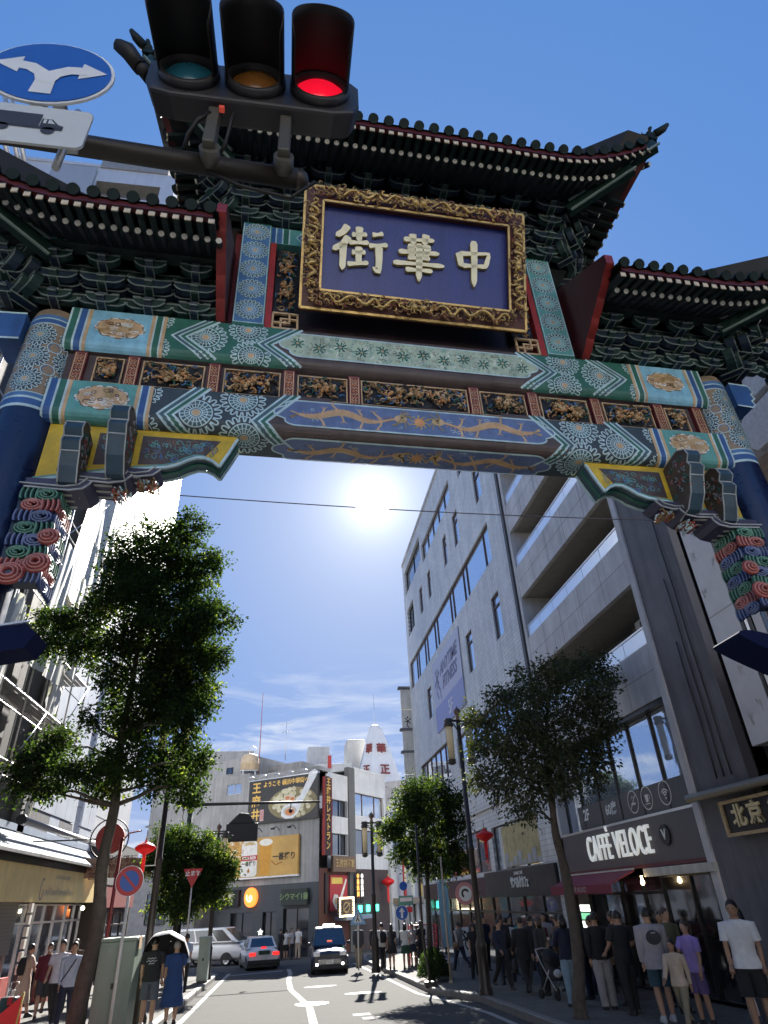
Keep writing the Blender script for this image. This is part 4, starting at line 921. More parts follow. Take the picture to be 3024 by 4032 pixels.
# ---- grey concrete block with balconies above the cafe
BAT=19.2
BA=thing('cafe_building','grey concrete block with glass-railed balconies above a cafe with white lettering','building',(0,0,0))
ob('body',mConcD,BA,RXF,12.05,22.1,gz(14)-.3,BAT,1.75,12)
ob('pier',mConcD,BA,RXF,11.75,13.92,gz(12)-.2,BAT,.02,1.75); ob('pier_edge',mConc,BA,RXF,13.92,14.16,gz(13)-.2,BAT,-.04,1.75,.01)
ob('end_wall',mConc,BA,RXF,21.85,22.1,3.0,BAT,-.02,1.75)
for k in range(5):
    b_=5.97+3.0*k
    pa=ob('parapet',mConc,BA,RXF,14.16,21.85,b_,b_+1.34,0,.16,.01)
    for u in (15.7,17.24,18.78,20.3): ob('joint',M('joint_dark',(.12,.12,.12)),pa,RXF,u-.008,u+.008,b_+.02,b_+1.32,-.003,.003)
    ob('joint',M('joint_dark',(.12,.12,.12)),pa,RXF,14.18,21.83,b_+.665,b_+.677,-.003,.003)
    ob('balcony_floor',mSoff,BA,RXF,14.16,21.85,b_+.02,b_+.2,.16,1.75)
    rl=ob('railing',mAlu,BA,RXF,14.16,21.85,b_+1.76,b_+1.81,.03,.10); ob('rail_foot',mAlu,rl,RXF,14.16,21.85,b_+1.34,b_+1.375,.03,.10)
    for j in range(6):
        a=14.18+7.66*j/6; ob('rail_panel',gRail,rl,RXF,a+.012,a+7.66/6-.012,b_+1.376,b_+1.758,.05,.07)
    for a,c in ((14.6,17.2),(18.4,21.0)): window(BA,lambda u,v,d:RXF(u,v,d+1.6),a,c,b_+.3,b_+2.5,.1,mAlu,gWinD,((a+c)/2,),(),.06,'balcony_door')
    if k in (1,2): 
        mb=MB(); c0=RXF(21.0,b_+.2,.7); mb.cyl(c0,c0+Vector((0,0,.35)),.13,.17,10)
        for j in range(60): a=random.uniform(0,6.3); e=c0+Vector((random.uniform(-.35,.35),random.uniform(-.35,.35),random.uniform(.5,1.5))); mb.poly([e,e+Vector((.09*cos(a),.09*sin(a),.03)),e+Vector((.12*cos(a+.5),.12*sin(a+.5),-.05)),e+Vector((.05*cos(a+1),.05*sin(a+1),-.06))],1)
        tag(mb.build('balcony_plant',[mConcD,M('plant_leaf',(.03,.06,.02),trans=.3)],BA),kind='stuff')
for k,u in ((0,15.2),(0,20.4),(1,18.0),(2,15.6),(2,20.2)):
    b_=5.97+3.0*k; ac=ob('air_conditioner',M('ac_white',(.55,.55,.53)),BA,RXF,u,u+.8,b_+2.05,b_+2.6,.9,1.25,.02); ob('fan_grille',mFrD,ac,RXF,u+.08,u+.5,b_+2.1,b_+2.52,.885,.898)
hd=ob('window_head',mFrD,BA,RXF,14.16,21.85,5.86,5.97,.05,.4)
wn=window(BA,RXF,14.3,21.8,3.56,5.88,.3,mFrD,gWin,(15.5,16.75,18.0,19.25,20.5),(),.07)
ob('window_sill',mAlu,BA,RXF,14.16,21.85,3.50,3.56,-.03,.34)
ob('side_light',mAlu,BA,RXF,14.16,14.3,3.56,5.86,.1,.34)
# printed film on the glass
flm=ob('window_film',M('window_film',(.09,.085,.09),rough=.5),BA,RXF,14.5,20.9,3.62,4.25,.262,.27)
text('window_lettering','2F',mLet,flm,TXR(20.3,3.98,-.25),.42,.004,.012); text('window_lettering','60席',mLet,flm,TXR(18.6,3.95,-.25),.36,.004,.006)
for y_,ic in ((17.25,0),(16.5,1),(15.6,2)):
    q=Paint(lambda u,v,h:Vector((9.252-h,u,v))); q.line(arc(y_,3.98,.27,0,2*PI,28),.03,11,.003)
    if ic==0: q.line([(y_-.12,3.93),(y_+.12,3.93)],.05,11,.003); q.line([(y_-.18,4.14),(y_+.18,3.82)],.03,11,.003); q.line(arc(y_,4.05,.06,0,3,6),.02,11,.003)
    if ic==1: q.fill([(y_-.09,4.06),(y_+.09,4.06),(y_+.06,3.88),(y_-.06,3.88)],11,.003); q.line(arc(y_-.1,3.99,.05,1.5,4.7,6),.02,11,.003); q.line([(y_-.13,3.84),(y_+.13,3.84)],.02,11,.003)
    if ic==2:
        for r_ in (.06,.12,.18): q.line(arc(y_,3.88,r_,PI*.22,PI*.78,8),.032,11,.003)
        q.circ((y_,3.86),.03,11,.003,8)
    q.build('window_icon',PAL,flm)
fs=ob('fascia',M('cafe_fascia',(.11,.095,.105),rough=.5,var=.1,vs=1.5),BA,RXF,14.16,22.05,2.52,3.50,-.02,.5)
text('sign_lettering','CAFFÈ VELOCE',M('channel_letter',(.85,.88,.86),rough=.4,emit=.10),fs,TXR(18.1,3.0,.06),.92,.03,.0,spacing=1.12,fitw=3.75)
mb=MB(); mb.prism([(arc(15.55,3.06,.22,0,2*PI,20)[k]) for k in range(20)],lambda u,v:(8.93,u,v),lambda u,v:(8.98,u,v)); lg=mb.build('sign_disc',mBlkS,fs,fix=True); text('disc_letter','V',mLet,lg,TXR(15.55,3.06,.075),.30,.006,.01)
ob('fascia_band',M('band_red',(.13,.035,.04)),fs,RXF,14.16,22.05,2.44,2.52,-.015,.5)
ln_=ob('lintel',M('lintel_pale',(.55,.53,.48),streak=.3),BA,RXF,13.9,16.9,2.24,2.42,-.10,.2,.01)
ob('shop_back',mShop,BA,RXF,14.1,22.1,gz(18)-.2,2.5,1.6,1.7)
window(BA,RXF,14.3,16.9,-.1,2.24,.35,mFrD,gWinD,(15.6,),(),.07,'shop_window'); window(BA,RXF,17.0,21.9,-.22,2.3,.5,mFrD,gWinD,(18.2,19.4,20.7),(1.9,),.07,'shop_window')
lb=M('poster_lit',(.75,.82,.74),rough=.5,emit=.55); pb=ob('lit_menu_board',mFrD,BA,RXF,20.2,20.95,-.05,1.95,-.22,-.12); tag(pb,'glowing menu board with green and white price panels')
for k in range(4): ob('menu_panel',M('menu_white',(.8,.85,.8),emit=.9) if k!=1 else M('menu_green',(.12,.35,.2),emit=.6),pb,RXF,20.23,20.92,1.50-.2*k,1.66-.2*k,-.225,-.215)
text('menu_figures','¥190',M('menu_ink',(.04,.10,.06)),pb,TXR(20.72,1.58,.232),.13,.002,0,.7); text('menu_figures','¥450',M('menu_ink',(.04,.10,.06)),pb,TXR(20.42,1.58,.232),.13,.002,0,.7); text('menu_figures','¥150',M('menu_ink',(.04,.10,.06)),pb,TXR(20.57,1.18,.232),.15,.002)
ob('menu_panel',M('menu_white',(.8,.85,.8),emit=.9),pb,RXF,20.25,20.9,.0,.85,-.225,-.215); ob('menu_picture',M('menu_red',(.55,.05,.05)),pb,RXF,20.45,20.72,.3,.7,-.232,-.226)
aw=MB(); 
for a,b in ((17.5,21.7),):
    q=[(-.02,2.42),(-.75,2.14),(-.75,1.93),(-.73,1.93),(-.73,2.12),(-.02,2.38)]
    aw.prism(q,lambda d,z:(9+d,a,z),lambda d,z:(9+d,b,z))
aw=aw.build('awning',mMar,BA,fix=True); text('awning_lettering','CAFFÈ VELOCE',M('awning_text',(.45,.38,.38)),aw,frame((8.245,19.6,2.03),(0,-1,0),(0,0,1)),.17,.002); ob('awning_rail',mAlu,aw,RXF,17.5,21.7,2.42,2.46,-.05,.0)
lp=MB().sph((8.85,16.95,2.13),(.05,.05,.065),10,8).cyl((8.85,16.95,2.18),(8.85,16.95,2.27),.025,n=8).build('bulb',M('bulb_lit',(1,.72,.38),emit=6),BA)
ob('downpipe',M('pipe_dark',(.06,.055,.055),rough=.5),BA,RXF,22.12,22.34,gz(22),BAT-.2,-.1,.2); mb=MB()
for k in range(3):
    y0=12.5+.25*k; mb.tube([(8.98,y0+.012*sin(j*1.3+k),3.9+.5*j) for j in range(13-3*k)],.018,5)
mb.build('cable_run',mFrD,BA)
ob('party_wall',mConcD,BA,RXF,22.34,22.6,gz(22),BAT-.2,.1,1)
# ---- tiled block with the gym banner
BF=thing('tiled_building','tall white-tiled block with brown window frames and a pale hanging banner','building')
bandA=[24.45,25.6,28.9,29.6,32.0,32.7,36.3,37.1,39.5,40.3,42.6,43.3,45.5]
H=[(24.45,45.5,15.1,17.1),(24.35,25.45,11.5,13.5),(29.0,30.15,11.5,13.5),(39.1,40.3,11.7,13.6),(24.5,25.6,18.7,20.7),(29.0,30.1,18.7,20.7),(31.8,32.75,18.8,20.7),(36.5,37.5,18.8,20.7),(39.3,40.3,18.9,20.8),(42.6,45.1,19.1,21.2),(39.0,45.3,22.6,24.6),(30.0,38.4,22.0,23.4),(24.5,28.0,22.0,23.6),(35.9,44.0,7.7,9.55),(24.3,34.0,7.7,9.2),(24.0,29.7,2.86,4.5),(30.3,45.6,2.9,4.6),(22.9,45.8,-.75,1.95)]
mb=MB(); facade(mb,RXF,22.6,46.0,gz(45)-.3,25.5,H,.25)
n=8; cx_,cy_=9.8,46.0; pv=None
for k in range(n+1):
    a=PI-PI/2*k/n; p=(cx_+.8*cos(a),cy_+.8*sin(a)); A=(mb.P((p[0],p[1],gz(45)-.3)),mb.P((p[0],p[1],25.5)))
    if pv: mb.F((pv[0],A[0],A[1],pv[1]),0,True)
    pv=A
mb.poly([(9.8,46.8,-1.3),(22,46.8,-1.3),(22,46.8,25.5),(9.8,46.8,25.5)]); mb.poly([(9,22.6,-1),(22,22.6,-1),(22,22.6,25.5),(9,22.6,25.5)]); mb.poly([(9,22.6,25.5),(22,22.6,25.5),(22,46.8,25.5),(9.8,46.8,25.5),(9,46,25.5)])
mb.build('wall',[mTileW],BF)
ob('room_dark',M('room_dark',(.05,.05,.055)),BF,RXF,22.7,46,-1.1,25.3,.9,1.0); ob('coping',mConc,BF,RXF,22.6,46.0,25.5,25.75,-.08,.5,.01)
for i,h in enumerate(H):
    u0,u1,v0,v1=h
    if i==0: window(BF,RXF,*h,.14,mFrB,gWin,bandA[1:-1],(),.08)
    elif i==9 or i==10: window(BF,RXF,*h,.22,mFrD,gWinD,((u0+u1)/2,),(),.06)
    elif i in (11,12): window(BF,RXF,*h,.16,mFrB,gWin,[u0+(u1-u0)*k/5 for k in range(1,5)],(),.08)
    elif i in (13,14): window(BF,RXF,*h,.16,mFrB,gWin,[u0+(u1-u0)*k/6 for k in range(1,6)],(),.07)
    elif i==15: window(BF,RXF,*h,.16,mFrD,gWin,(25.9,27.8),(),.07)
    elif i==16: window(BF,RXF,*h,.16,mFrD,[gWinD,gWin],[u0+(u1-u0)*k/7 for k in range(1,7)],(),.07)
    elif i==17: window(BF,RXF,*h,.2,mFrD,gWinD,[u0+(u1-u0)*k/11 for k in range(1,11)],(1.4,),.07,'shop_window')
    else: window(BF,RXF,*h,.12,mFrB,gWin,(),(v1-.5,),.09)
# picture film behind the first-floor glass
pf=ob('window_picture',M('picture_ochre',(.42,.36,.16),var=.5,vs=2.2,rough=.4),BF,RXF,24.1,28.6,2.95,4.4,.10,.105)
for k in range(8): ob('picture_block',M('picture_grey',(.42,.44,.46),var=.2),pf,RXF,24.2+.55*k,24.2+.55*k+.42,2.97,3.12+.16*((k*5)%3),.085,.095)
fs=ob('fascia',mBlkS,BF,RXF,22.7,31.2,1.95,2.84,-.12,.1); text('sign_lettering','サンマルクカフェ',mLet,fs,TXR(26.4,2.36,.15),.42,.015,.012,.62); text('sign_lettering','ST-MARC CAFÉ',mLet,fs,TXR(26.4,2.68,.15),.15,.006)
ob('fascia',M('fascia_wine',(.07,.03,.035)),BF,RXF,31.3,45.6,1.95,2.7,-.08,.1)
ob('ledge',mAlu,BF,RXF,22.7,45.7,5.28,5.36,-.10,.05)
bn=ob('banner',M('banner_lilac',(.52,.54,.68),rough=.6,var=.06),BF,RXF,31.25,38.0,10.35,14.5,-.07,-.03)
ob('banner_panel',M('banner_blue',(.33,.36,.62),rough=.6,var=.05),bn,RXF,31.25,38.0,10.35,11.75,-.078,-.071)
mVio=M('banner_ink',(.22,.22,.34),rough=.6)
text('banner_lettering','ANYTIME',mVio,bn,TXR(33.9,13.55,.085),1.0,.004,.02,1.0,shear=.25); text('banner_lettering','FITNESS',mVio,bn,TXR(33.9,12.65,.085),1.0,.004,.02,1.0,shear=.25); text('banner_lettering','5F',M('banner_white',(.7,.72,.82)),bn,TXR(34.2,11.0,.09),1.05,.004,.02)
q=Paint(lambda u,v,h:Vector((8.925-h,u,v)))
for pts in ([(37.3,13.9),(36.9,13.3),(36.5,12.9)],[(36.2,13.6),(36.9,13.35),(37.6,13.0)],[(36.9,13.2),(37.2,12.6),(36.8,12.1)],[(36.8,12.9),(36.3,12.5),(36.2,11.95)]): q.line(pts,.2,0,.0)
q.circ((36.75,13.75),.17,0,.0,12)
q.build('runner_mark',[mVio],bn)
# projecting vertical sign at the far end
PS=thing('projecting_sign','tall narrow white panel sign on dark brackets sticking out from the tiled block','sign',(8.75,46.4,0))
for k in range(5): 
    z0=8.0+1.5*k; MB().box(-.42,.42,0,.3,z0,z0+1.44).build('sign_panel',M('sign_offwhite',(.62,.60,.55),streak=.3),PS,bevel=.01)
for z in (15.5,12.45,10.9): MB().box(-.6,.55,-.08,.38,z,z+.16).build('sign_cap',mConcD,PS)
for z in (12.2,14.2,9.4): MB().box(.42,.75,.08,.22,z,z+.5).build('bracket',mAlu,PS)
q=Paint(lambda u,v,h:Vector((u,-h,v)))
for pts in ([(-.2,13.35),(0,13.1),(.18,12.95)],[(-.25,13.05),(0,13.12),(.22,13.3)],[(0,13.1),(-.1,12.85),(.05,12.65)]): q.line(pts,.07,0,.01)
q.circ((-.02,13.38),.07,0,.01,10); q.build('runner_mark',[mBlkS],PS)
# ---- near right: dark-stone restaurant with white pilaster
BC=thing('restaurant_building','dark stone restaurant front with a marble-white pilaster and gold-framed signboard','building')
mStone=M('dark_stone',(.055,.042,.045),rough=.35,var=.25,vs=2,bump=.1,bs=20)
ob('body',mStone,BC,RXF,3.0,11.75,gz(6)-.2,11.6,.3,10)
mMarb=M('marble_white',(.62,.61,.62),rough=.4,var=.1,vs=2.5,streak=0); 
pl=ob('pilaster',mMarb,BC,RXF,10.75,11.6,4.26,11.5,-.05,.3,.01)
mSt=M('marble_stain',(.22,.20,.18),rough=.7,var=.3)
for z in (6.9,9.8): ob('pilaster_joint',mSt,pl,RXF,10.75,11.6,z-.008,z+.008,-.053,-.049)
rd=random.Random(4)
for k in range(10):
    u=rd.uniform(10.85,11.5); v=rd.uniform(4.5,9.5); q=Paint(lambda a,b,h:Vector((8.948-h,a,b)))
    for j in range(7): q.line([(u+rd.uniform(-.08,.08),v+rd.uniform(-.02,.02)),(u+rd.uniform(-.08,.08),v-rd.uniform(.05,.25))],rd.uniform(.008,.02),0,.001*j/7)
    tag(q.build('stain',[M('marble_stain2',(.40,.385,.37),rough=.7,var=.3)],pl),kind='stuff')
for i,u in enumerate((10.68,10.58,10.48)): ob('trim',mFrD if i%2==0 else mAlu,BC,RXF,u-.04,u+.04,3.8,11.5,-.06+.01*i,.3)
ob('pilaster',mMarb,BC,RXF,10.05,10.42,3.8,11.5,-.02,.3)
cn=MB().cyl((8.72,13.85,3.62),(8.72,3.0,3.55),.085,n=12).build('canopy_edge',M('canopy_steel',(.30,.28,.24),rough=.4,metal=.5),BC); ob('canopy',mFrD,BC,RXF,3.0,13.85,3.60,3.66,-.25,.4)
ob('wall',mStone,BC,RXF,11.75,12.02,gz(12),11.5,-.02,.3)
sb=ob('signboard',mBlkS,BC,RXF,9.6,12.95,2.82,3.42,-.16,-.06)
tag(sb,'black signboard with raised gold characters in a carved frame')
mb=MB()
for a in ((9.6,12.95,2.80,2.86),(9.6,12.95,3.38,3.44)): obox(mb,RXF,*a,-.2,-.14)
for a in ((9.58,9.66,2.8,3.44),(12.89,12.97,2.8,3.44)): obox(mb,RXF,*a,-.205,-.135)
mb.build('sign_frame',M('sign_gilt',(.50,.36,.19),rough=.4,metal=.3,var=.4,vs=25,bump=.5,bs=60),sb,fix=True)
for ch,y in (('北',12.45),('京',11.95),('飯',11.3),('店',10.7)): text('sign_character',ch,M('sign_gold',(.70,.58,.33),rough=.35,metal=.3),sb,TXR(y,3.12,.18),.42,.02,.012)
window(BC,RXF,3.5,12.0,-.1,2.7,.25,mFrD,gWinD,(5.2,6.9,8.6,10.3),(2.2,),.08,'shop_window')
# white carved boards high on the same front
for (y0,y1,z0,z1,nm_) in ((6.6,8.5,10.1,11.0,'carved_board'),(7.2,8.75,9.1,9.95,'carved_board')):
    mb=MB(); q=[(y1,z0),(y1,z1-.15),(y1-.12,z1),(y0,z1),(y0,z0)] if z0>10 else [(y1-.25,z0)]+arc(y1-.3,z1-.4,.3,-PI/3,PI/2,6,.4)+[(y0,z1),(y0,z0)]
    mb.prism(q,lambda u,v:(8.82,u,v),lambda u,v:(8.95,u,v)); o=mb.build(nm_,M('plaster_white',(.62,.63,.65),rough=.7,var=.15,vs=14,bump=.6,bs=35),BC,fix=True,bevel=.02)
ob('carved_rail',MATS['plaster_white'],BC,RXF,6.6,8.62,11.08,11.2,-.28,-.18,.03)
for u in (8.55,7.9,7.2): ob('rail_post',MATS['plaster_white'],BC,RXF,u-.06,u+.06,10.9,11.1,-.27,-.19,.02)
ob('signboard',M('gilt_panel',(.18,.12,.06),var=.4,vs=12),BC,RXF,7.0,8.9,8.3,9.0,-.12,-.02)
# ---------------------------------------------------------------- far corner block with billboards
import math as _m
FP0=Vector((2.6,52.0)); A1=RAD(-55); A2=RAD(35)
S1=Vector((sin(A1),cos(A1),0)); S2=Vector((sin(A2),cos(A2),0)); N1=Vector((-.574,-.819,0)); N2=Vector((.819,-.574,0))
F1=lambda u,v,d:Vector((FP0.x+S1.x*u-N1.x*d,FP0.y+S1.y*u-N1.y*d,v))
F2=lambda u,v,d:Vector((FP0.x+S2.x*u-N2.x*d,FP0.y+S2.y*u-N2.y*d,v))
def T1(u,v,off=.03): return frame(F1(u,v,-off),-S1,(0,0,1))
def T2(u,v,off=.03): return frame(F2(u,v,-off),S2,(0,0,1))
FB=thing('corner_building','weathered corner block carrying two big food and beer billboards','building')
mWx=M('render_weathered',(.33,.33,.325),rough=.85,var=.2,vs=.5,bump=.15,bs=20,streak=.38); mWl=M('render_pale',(.60,.60,.60),rough=.7,var=.12,vs=.6,streak=.22); mSh=M('shopfront_slate',(.055,.065,.075),rough=.6,var=.15,vs=1)
GB=-1.6
mb=MB(); facade(mb,F1,0,10.7,3.36,10.85,[(7.5,9.0,9.9,10.68)],.15); facade(mb,F1,10.7,15.5,GB,10.85,[],.1); mb.build('wall',mWx,FB)
window(FB,F1,7.5,9.0,9.9,10.68,.1,mAlu,gWin,(8.25,),(),.06)
mb=MB(); facade(mb,F1,0,10.7,GB,3.36,[(5.73,7.7,GB+.5,1.68),(3.56,4.77,GB+.5,1.66),(.82,2.97,GB+.5,1.8)],.3); mb.build('shopfront',mSh,FB)
for h in ((5.73,7.7,GB+.5,1.68),(3.56,4.77,GB+.5,1.66),(.82,2.97,GB+.5,1.8)): window(FB,F1,*h,.22,mFrD,gWinD,((h[0]+h[1])/2,),(),.06,'shop_window')
for u,v,c in ((1.5,.2,(.6,.5,.3)),(2.3,.1,(.55,.5,.42)),(4.2,.0,(.5,.45,.4)),(6.6,.1,(.55,.25,.2)),(7.2,.3,(.5,.5,.5))): ob('display',M('display_%d'%int(u*10),c,var=.4,vs=6,emit=.25),FB,F1,u-.25,u+.25,v-.9,v+.7,.24,.3)
MB().poly([F1(15.5,10.85,0),F1(0,10.85,0),F2(12,10.85,0)+Vector((0,0,.0)),F1(15.5,10.85,12)]).build('roof_deck',mWx,FB)
mb=MB(); mb.poly([F1(15.5,GB,0),F1(15.5,10.85,0),F1(15.5,10.85,9),F1(15.5,GB,9)]); mb.build('side_wall',mWx,FB)
ob('parapet',mWx,FB,F1,0,6.7,10.85,11.15,.02,.25); ob('upper_wing',mWx,FB,F1,6.75,11.2,10.85,11.35,.0,4)
tl=ob('upper_block',mWx,FB,F1,8.0,15.5,11.2,13.2,2.2,9); window(FB,lambda u,v,d:F1(u,v,d+2.2),10.3,11.0,12.0,12.5,-.02,mFrD,gWinD,(),(),.06); ob('upper_block',mWx,FB,F1,4.5,8.0,11.2,12.6,4.2,9)
# low annex with railing on the left
ax=ob('annex',M('annex_grey',(.20,.20,.21),var=.2,streak=.2),FB,F1,9.2,16.5,GB,4.2,-2.2,-.02); 
mb=MB()
for k in range(10): p=F1(9.4+.78*k,4.2,-2.1); mb.cyl(p,p+Vector((0,0,1.0)),.03,n=6)
for z in (4.7,5.2): mb.bar(F1(9.4,z,-2.1),F1(16.4,z,-2.1),.05,.05)
mb.build('railing',mAlu,FB)
for (a,b,c,d) in ((9.6,11.4,1.2,3.2),(12,14,1.2,3.2)): window(FB,lambda u,v,d_:F1(u,v,d_-2.26),a,b,c,d,.02,mFrD,gWinD,((a+b)/2,),(),.06)
# second front, windows on the street
mb=MB(); facade(mb,F2,1.2,4.3,4.2,10.85,[(1.3,4.25,7.75,8.95),(1.3,4.25,5.1,6.55)],.4); mb.build('wall',mWl,FB)
window(FB,F2,1.3,4.25,7.75,8.95,.3,mFrD,gWinD,(2.3,3.3),(),.07); window(FB,F2,1.3,4.25,5.1,6.55,.3,mFrD,gWinD,(2.3,3.3),(),.07)
ob('pilaster',M('pilaster_dark',(.13,.13,.125),streak=.3),FB,F2,4.3,5.3,GB,11.6,-.12,.3)
mb=MB(); facade(mb,F2,5.3,11.2,4.2,11.55,[(5.55,10.75,8.08,9.78),(5.5,10.45,5.25,7.03)],.35); mb.poly([F2(11.2,GB,0),F2(11.2,11.55,0),F2(11.2,11.55,6),F2(11.2,GB,6)]); mb.build('wall',mWl,FB); ob('parapet',mWl,FB,F2,5.3,11.2,11.55,11.75,-.04,.3)
window(FB,F2,5.55,10.75,8.08,9.78,.25,mFrB,gWin,(7.1,9.3),(),.08); window(FB,F2,5.5,10.45,5.25,7.03,.25,mFrB,gWinD,(7.1,9.0),(),.08)
for u in (6.2,7.8,9.6): ob('blind',M('blind_grey',(.5,.52,.55)),FB,F2,u-.35,u+.35,5.35,6.2,.28,.3)
MB().poly([F2(1.2,10.85,0),F2(5.3,10.85,0),F2(5.3,10.85,6),F2(1.2,10.85,6)]).build('roof_deck',mWx,FB); ob('roof_deck',mWx,FB,F2,5.3,11.2,11.5,11.56,.02,6)
mDR=M('wood_red',(.10,.035,.025),rough=.6,var=.2)
ob('shopfront',mDR,FB,F2,0.05,4.3,GB,4.2,.0,.3); ob('shopfront',M('shop_brown',(.07,.05,.045),var=.3,vs=3),FB,F2,5.3,11.2,GB,4.2,.05,.3)
hs_=ob('hanging_sign',M('sign_bronze',(.16,.10,.06),rough=.5),FB,F2,1.2,4.6,3.95,5.0,-.5,-.3); tag(hs_,'dark bronze board with faded gold characters'); text('sign_lettering','王府井酒家',M('sign_gold_dim',(.42,.30,.14)),hs_,T2(2.9,4.48,.52),.58,.02,.012)
pp_=ob('poster',M('poster_red',(.42,.045,.05)),FB,F2,1.4,4.1,1.5,3.75,-.08,.02); 
ob('poster_heading',M('poster_yellow',(.72,.55,.12)),pp_,F2,1.6,3.2,3.2,3.6,-.095,-.085)
q=Paint(lambda u,v,h:F2(u,v,-.09-h)); q.fill([(2.2,1.6),(1.75,2.1),(2.0,2.55),(2.5,2.5),(2.7,2.2),(3.7,3.55),(3.85,3.45),(2.95,2.0),(2.8,1.6)],0,.004); q.circ((2.25,2.1),.22,1,.008,14); q.build('poster_spoon',[M('porcelain',(.75,.72,.68)),M('dumpling',(.62,.45,.25))],pp_)
for u in (.85,4.0): ob('side_board',M('board_bk',(.03,.025,.025)),FB,F2,u-.12 if u<1 else 3.95,u+.2 if u<1 else 4.25,1.4,3.9,-.1,-.02)
ls=ob('lit_sign',M('lit_board',(.06,.04,.03)),FB,F2,1.2,3.2,1.15,2.3,-1.0,-.8); tag(ls,'small square sign ringed with warm lit bulbs')
mb=MB()
for k in range(12):
    for u,v in ((1.22+1.96*k/11,1.18),(1.22+1.96*k/11,2.27)): mb.sph(F2(u,v,-1.03),.055,6,4)
for k in range(1,7):
    for u in (1.22,3.18): mb.sph(F2(u,1.18+1.09*k/7,-1.03),.055,6,4)
tag(mb.build('bulb_ring',M('bulb_warm',(1,.78,.45),emit=3.5),ls),kind='stuff'); q=Paint(lambda u,v,h:F2(u,v,-1.005-h)); q.line(arc(2.2,1.7,.42,0,6.2,18,.3),.10,0,.004); q.line([(1.7,1.5),(2.7,1.95)],.09,0,.006); q.build('sign_mark',[M('sign_gold_dim',(.42,.30,.14))],ls)
ob('canopy',M('canopy_blue',(.22,.27,.36),rough=.5),FB,F2,2.2,6.6,.9,1.15,-1.0,0)
for u,c in ((4.95,(.7,.35,.08)),(5.6,(.72,.7,.65))):
    b_=ob('vertical_sign',M('vsign_bk',(.03,.02,.02)),FB,F2,u-.2,u+.2,1.9,4.0,-.45,-.38)
    text('sign_lettering','中\n華\n料\n理',M('vsign_%d'%int(u*10),c,emit=.6),b_,T2(u,3.05,.46),.40,.01,.008)
for u in (6.0,7.3,8.8): ob('green_light',M('green_neon',(.05,.75,.5),emit=2.2),FB,F2,u-.25,u+.25,1.3,1.75,-.05,.0)
# corner vertical sign
vsn=ob('vertical_sign',M('vsign_black',(.035,.02,.02)),FB,F2,.25,1.15,5.0,10.35,-.35,-.15); tag(vsn,'tall black sign with gold characters running down the corner')
ob('sign_edge',M('vsign_red',(.30,.03,.03)),vsn,F2,1.15,1.22,5.0,10.35,-.37,-.13); ob('sign_edge',M('vsign_red',(.30,.03,.03)),vsn,F2,.18,.25,5.0,10.35,-.37,-.13)
for i,ch in enumerate('王府井レストラン'): text('sign_character',ch,M('vsign_gold',(.78,.47,.10),rough=.4),vsn,T2(.70,9.95-.62*i,.37),.62,.01,.012)
ob('sign_lamp',mAlu,vsn,F2,.5,.9,10.4,10.6,-.45,-.2)
# billboards
b1=ob('billboard',M('bb_dark',(.035,.034,.034),rough=.5),FB,F1,0.0,6.5,7.47,10.62,-.25,-.05); tag(b1,'dark billboard with gold characters, dumplings and a white spoon')
ob('billboard_frame',mAlu,b1,F1,-.04,6.54,10.62,10.68,-.27,-.03)
G1=M('bb_gold',(.80,.50,.12),rough=.5,var=.2,vs=8)
for ch,v in (('王',10.02),('府',9.05),('井',8.08)): text('sign_character',ch,G1,b1,T1(5.75,v,.26),.86,.008,.02)
text('sign_lettering','ようこそ 横浜中華街へ',G1,b1,T1(2.95,10.22,.26),.42,.006,.012)
def Q1(u,v,h): return F1(u,v,-.252-h)
q=Paint(Q1); rd=random.Random(8)
q.fill(arc(2.3,8.7,2.25,0,2*PI,36,1.12)[:-1],0,.003)
for k in range(60):
    a=rd.uniform(0,6.28); r=rd.uniform(0,1)**.5; u=2.3+1.95*r*cos(a); v=8.72+.98*r*sin(a)
    if u<.12 or u>4.6 or v>9.95 or v<7.6: continue
    q.circ((u,v),.20,1+(k%2),.004+.0003*(k%9),11,.17)
    q.line(arc(u,v,.11,.4,2.6,4,.08),.02,3,.0075)
q.build('dumplings',[M('basket',(.24,.20,.10)),M('dump1',(.66,.62,.42)),M('dump2',(.58,.53,.34)),M('dump3',(.40,.34,.2))],b1)
q=Paint(Q1); q.fill([(3.55,8.15),(2.7,7.75),(1.7,7.85),(1.55,8.25),(1.95,8.75),(.95,9.9),(.35,10.75),(.02,10.72),(.05,10.2),(1.0,8.9),(1.4,8.1),(1.5,7.7),(2.4,7.5),(3.4,7.55),(3.75,7.9)][:0] or [(3.3,7.85),(2.9,7.62),(2.2,7.62),(1.75,7.95),(1.45,8.55),(.85,9.4),(.2,10.3),(.0,10.72),(.28,10.92),(.75,10.75),(1.05,10.05),(1.55,9.2),(2.2,8.75),(3.0,8.55),(3.3,8.25)],0,.010)
q.fill(arc(2.5,8.13,.62,0,2*PI,24,.34)[:-1],1,.013); q.fill(arc(2.5,8.08,.42,0,2*PI,20,.24)[:-1],2,.0145)
q.fill(arc(2.6,9.02,.55,0,2*PI,20,.30)[:-1],3,.0125); q.circ((2.75,9.08),.22,2,.014,12,.13); q.circ((2.3,8.98),.2,2,.014,12,.13)
q.build('spoon_picture',[M('spoon_white',(.74,.76,.76)),M('spoon_bowl',(.55,.5,.42)),M('soup_orange',(.66,.24,.08)),M('skin_pale',(.70,.60,.46))],b1)
st=ob('seal',M('seal_pink',(.62,.40,.38)),b1,F1,4.95,5.3,7.65,8.45,-.268,-.255); text('seal_text','正\n宗',M('seal_red',(.5,.06,.05)),st,T1(5.12,8.05,.272),.32,.003)
mb=MB()
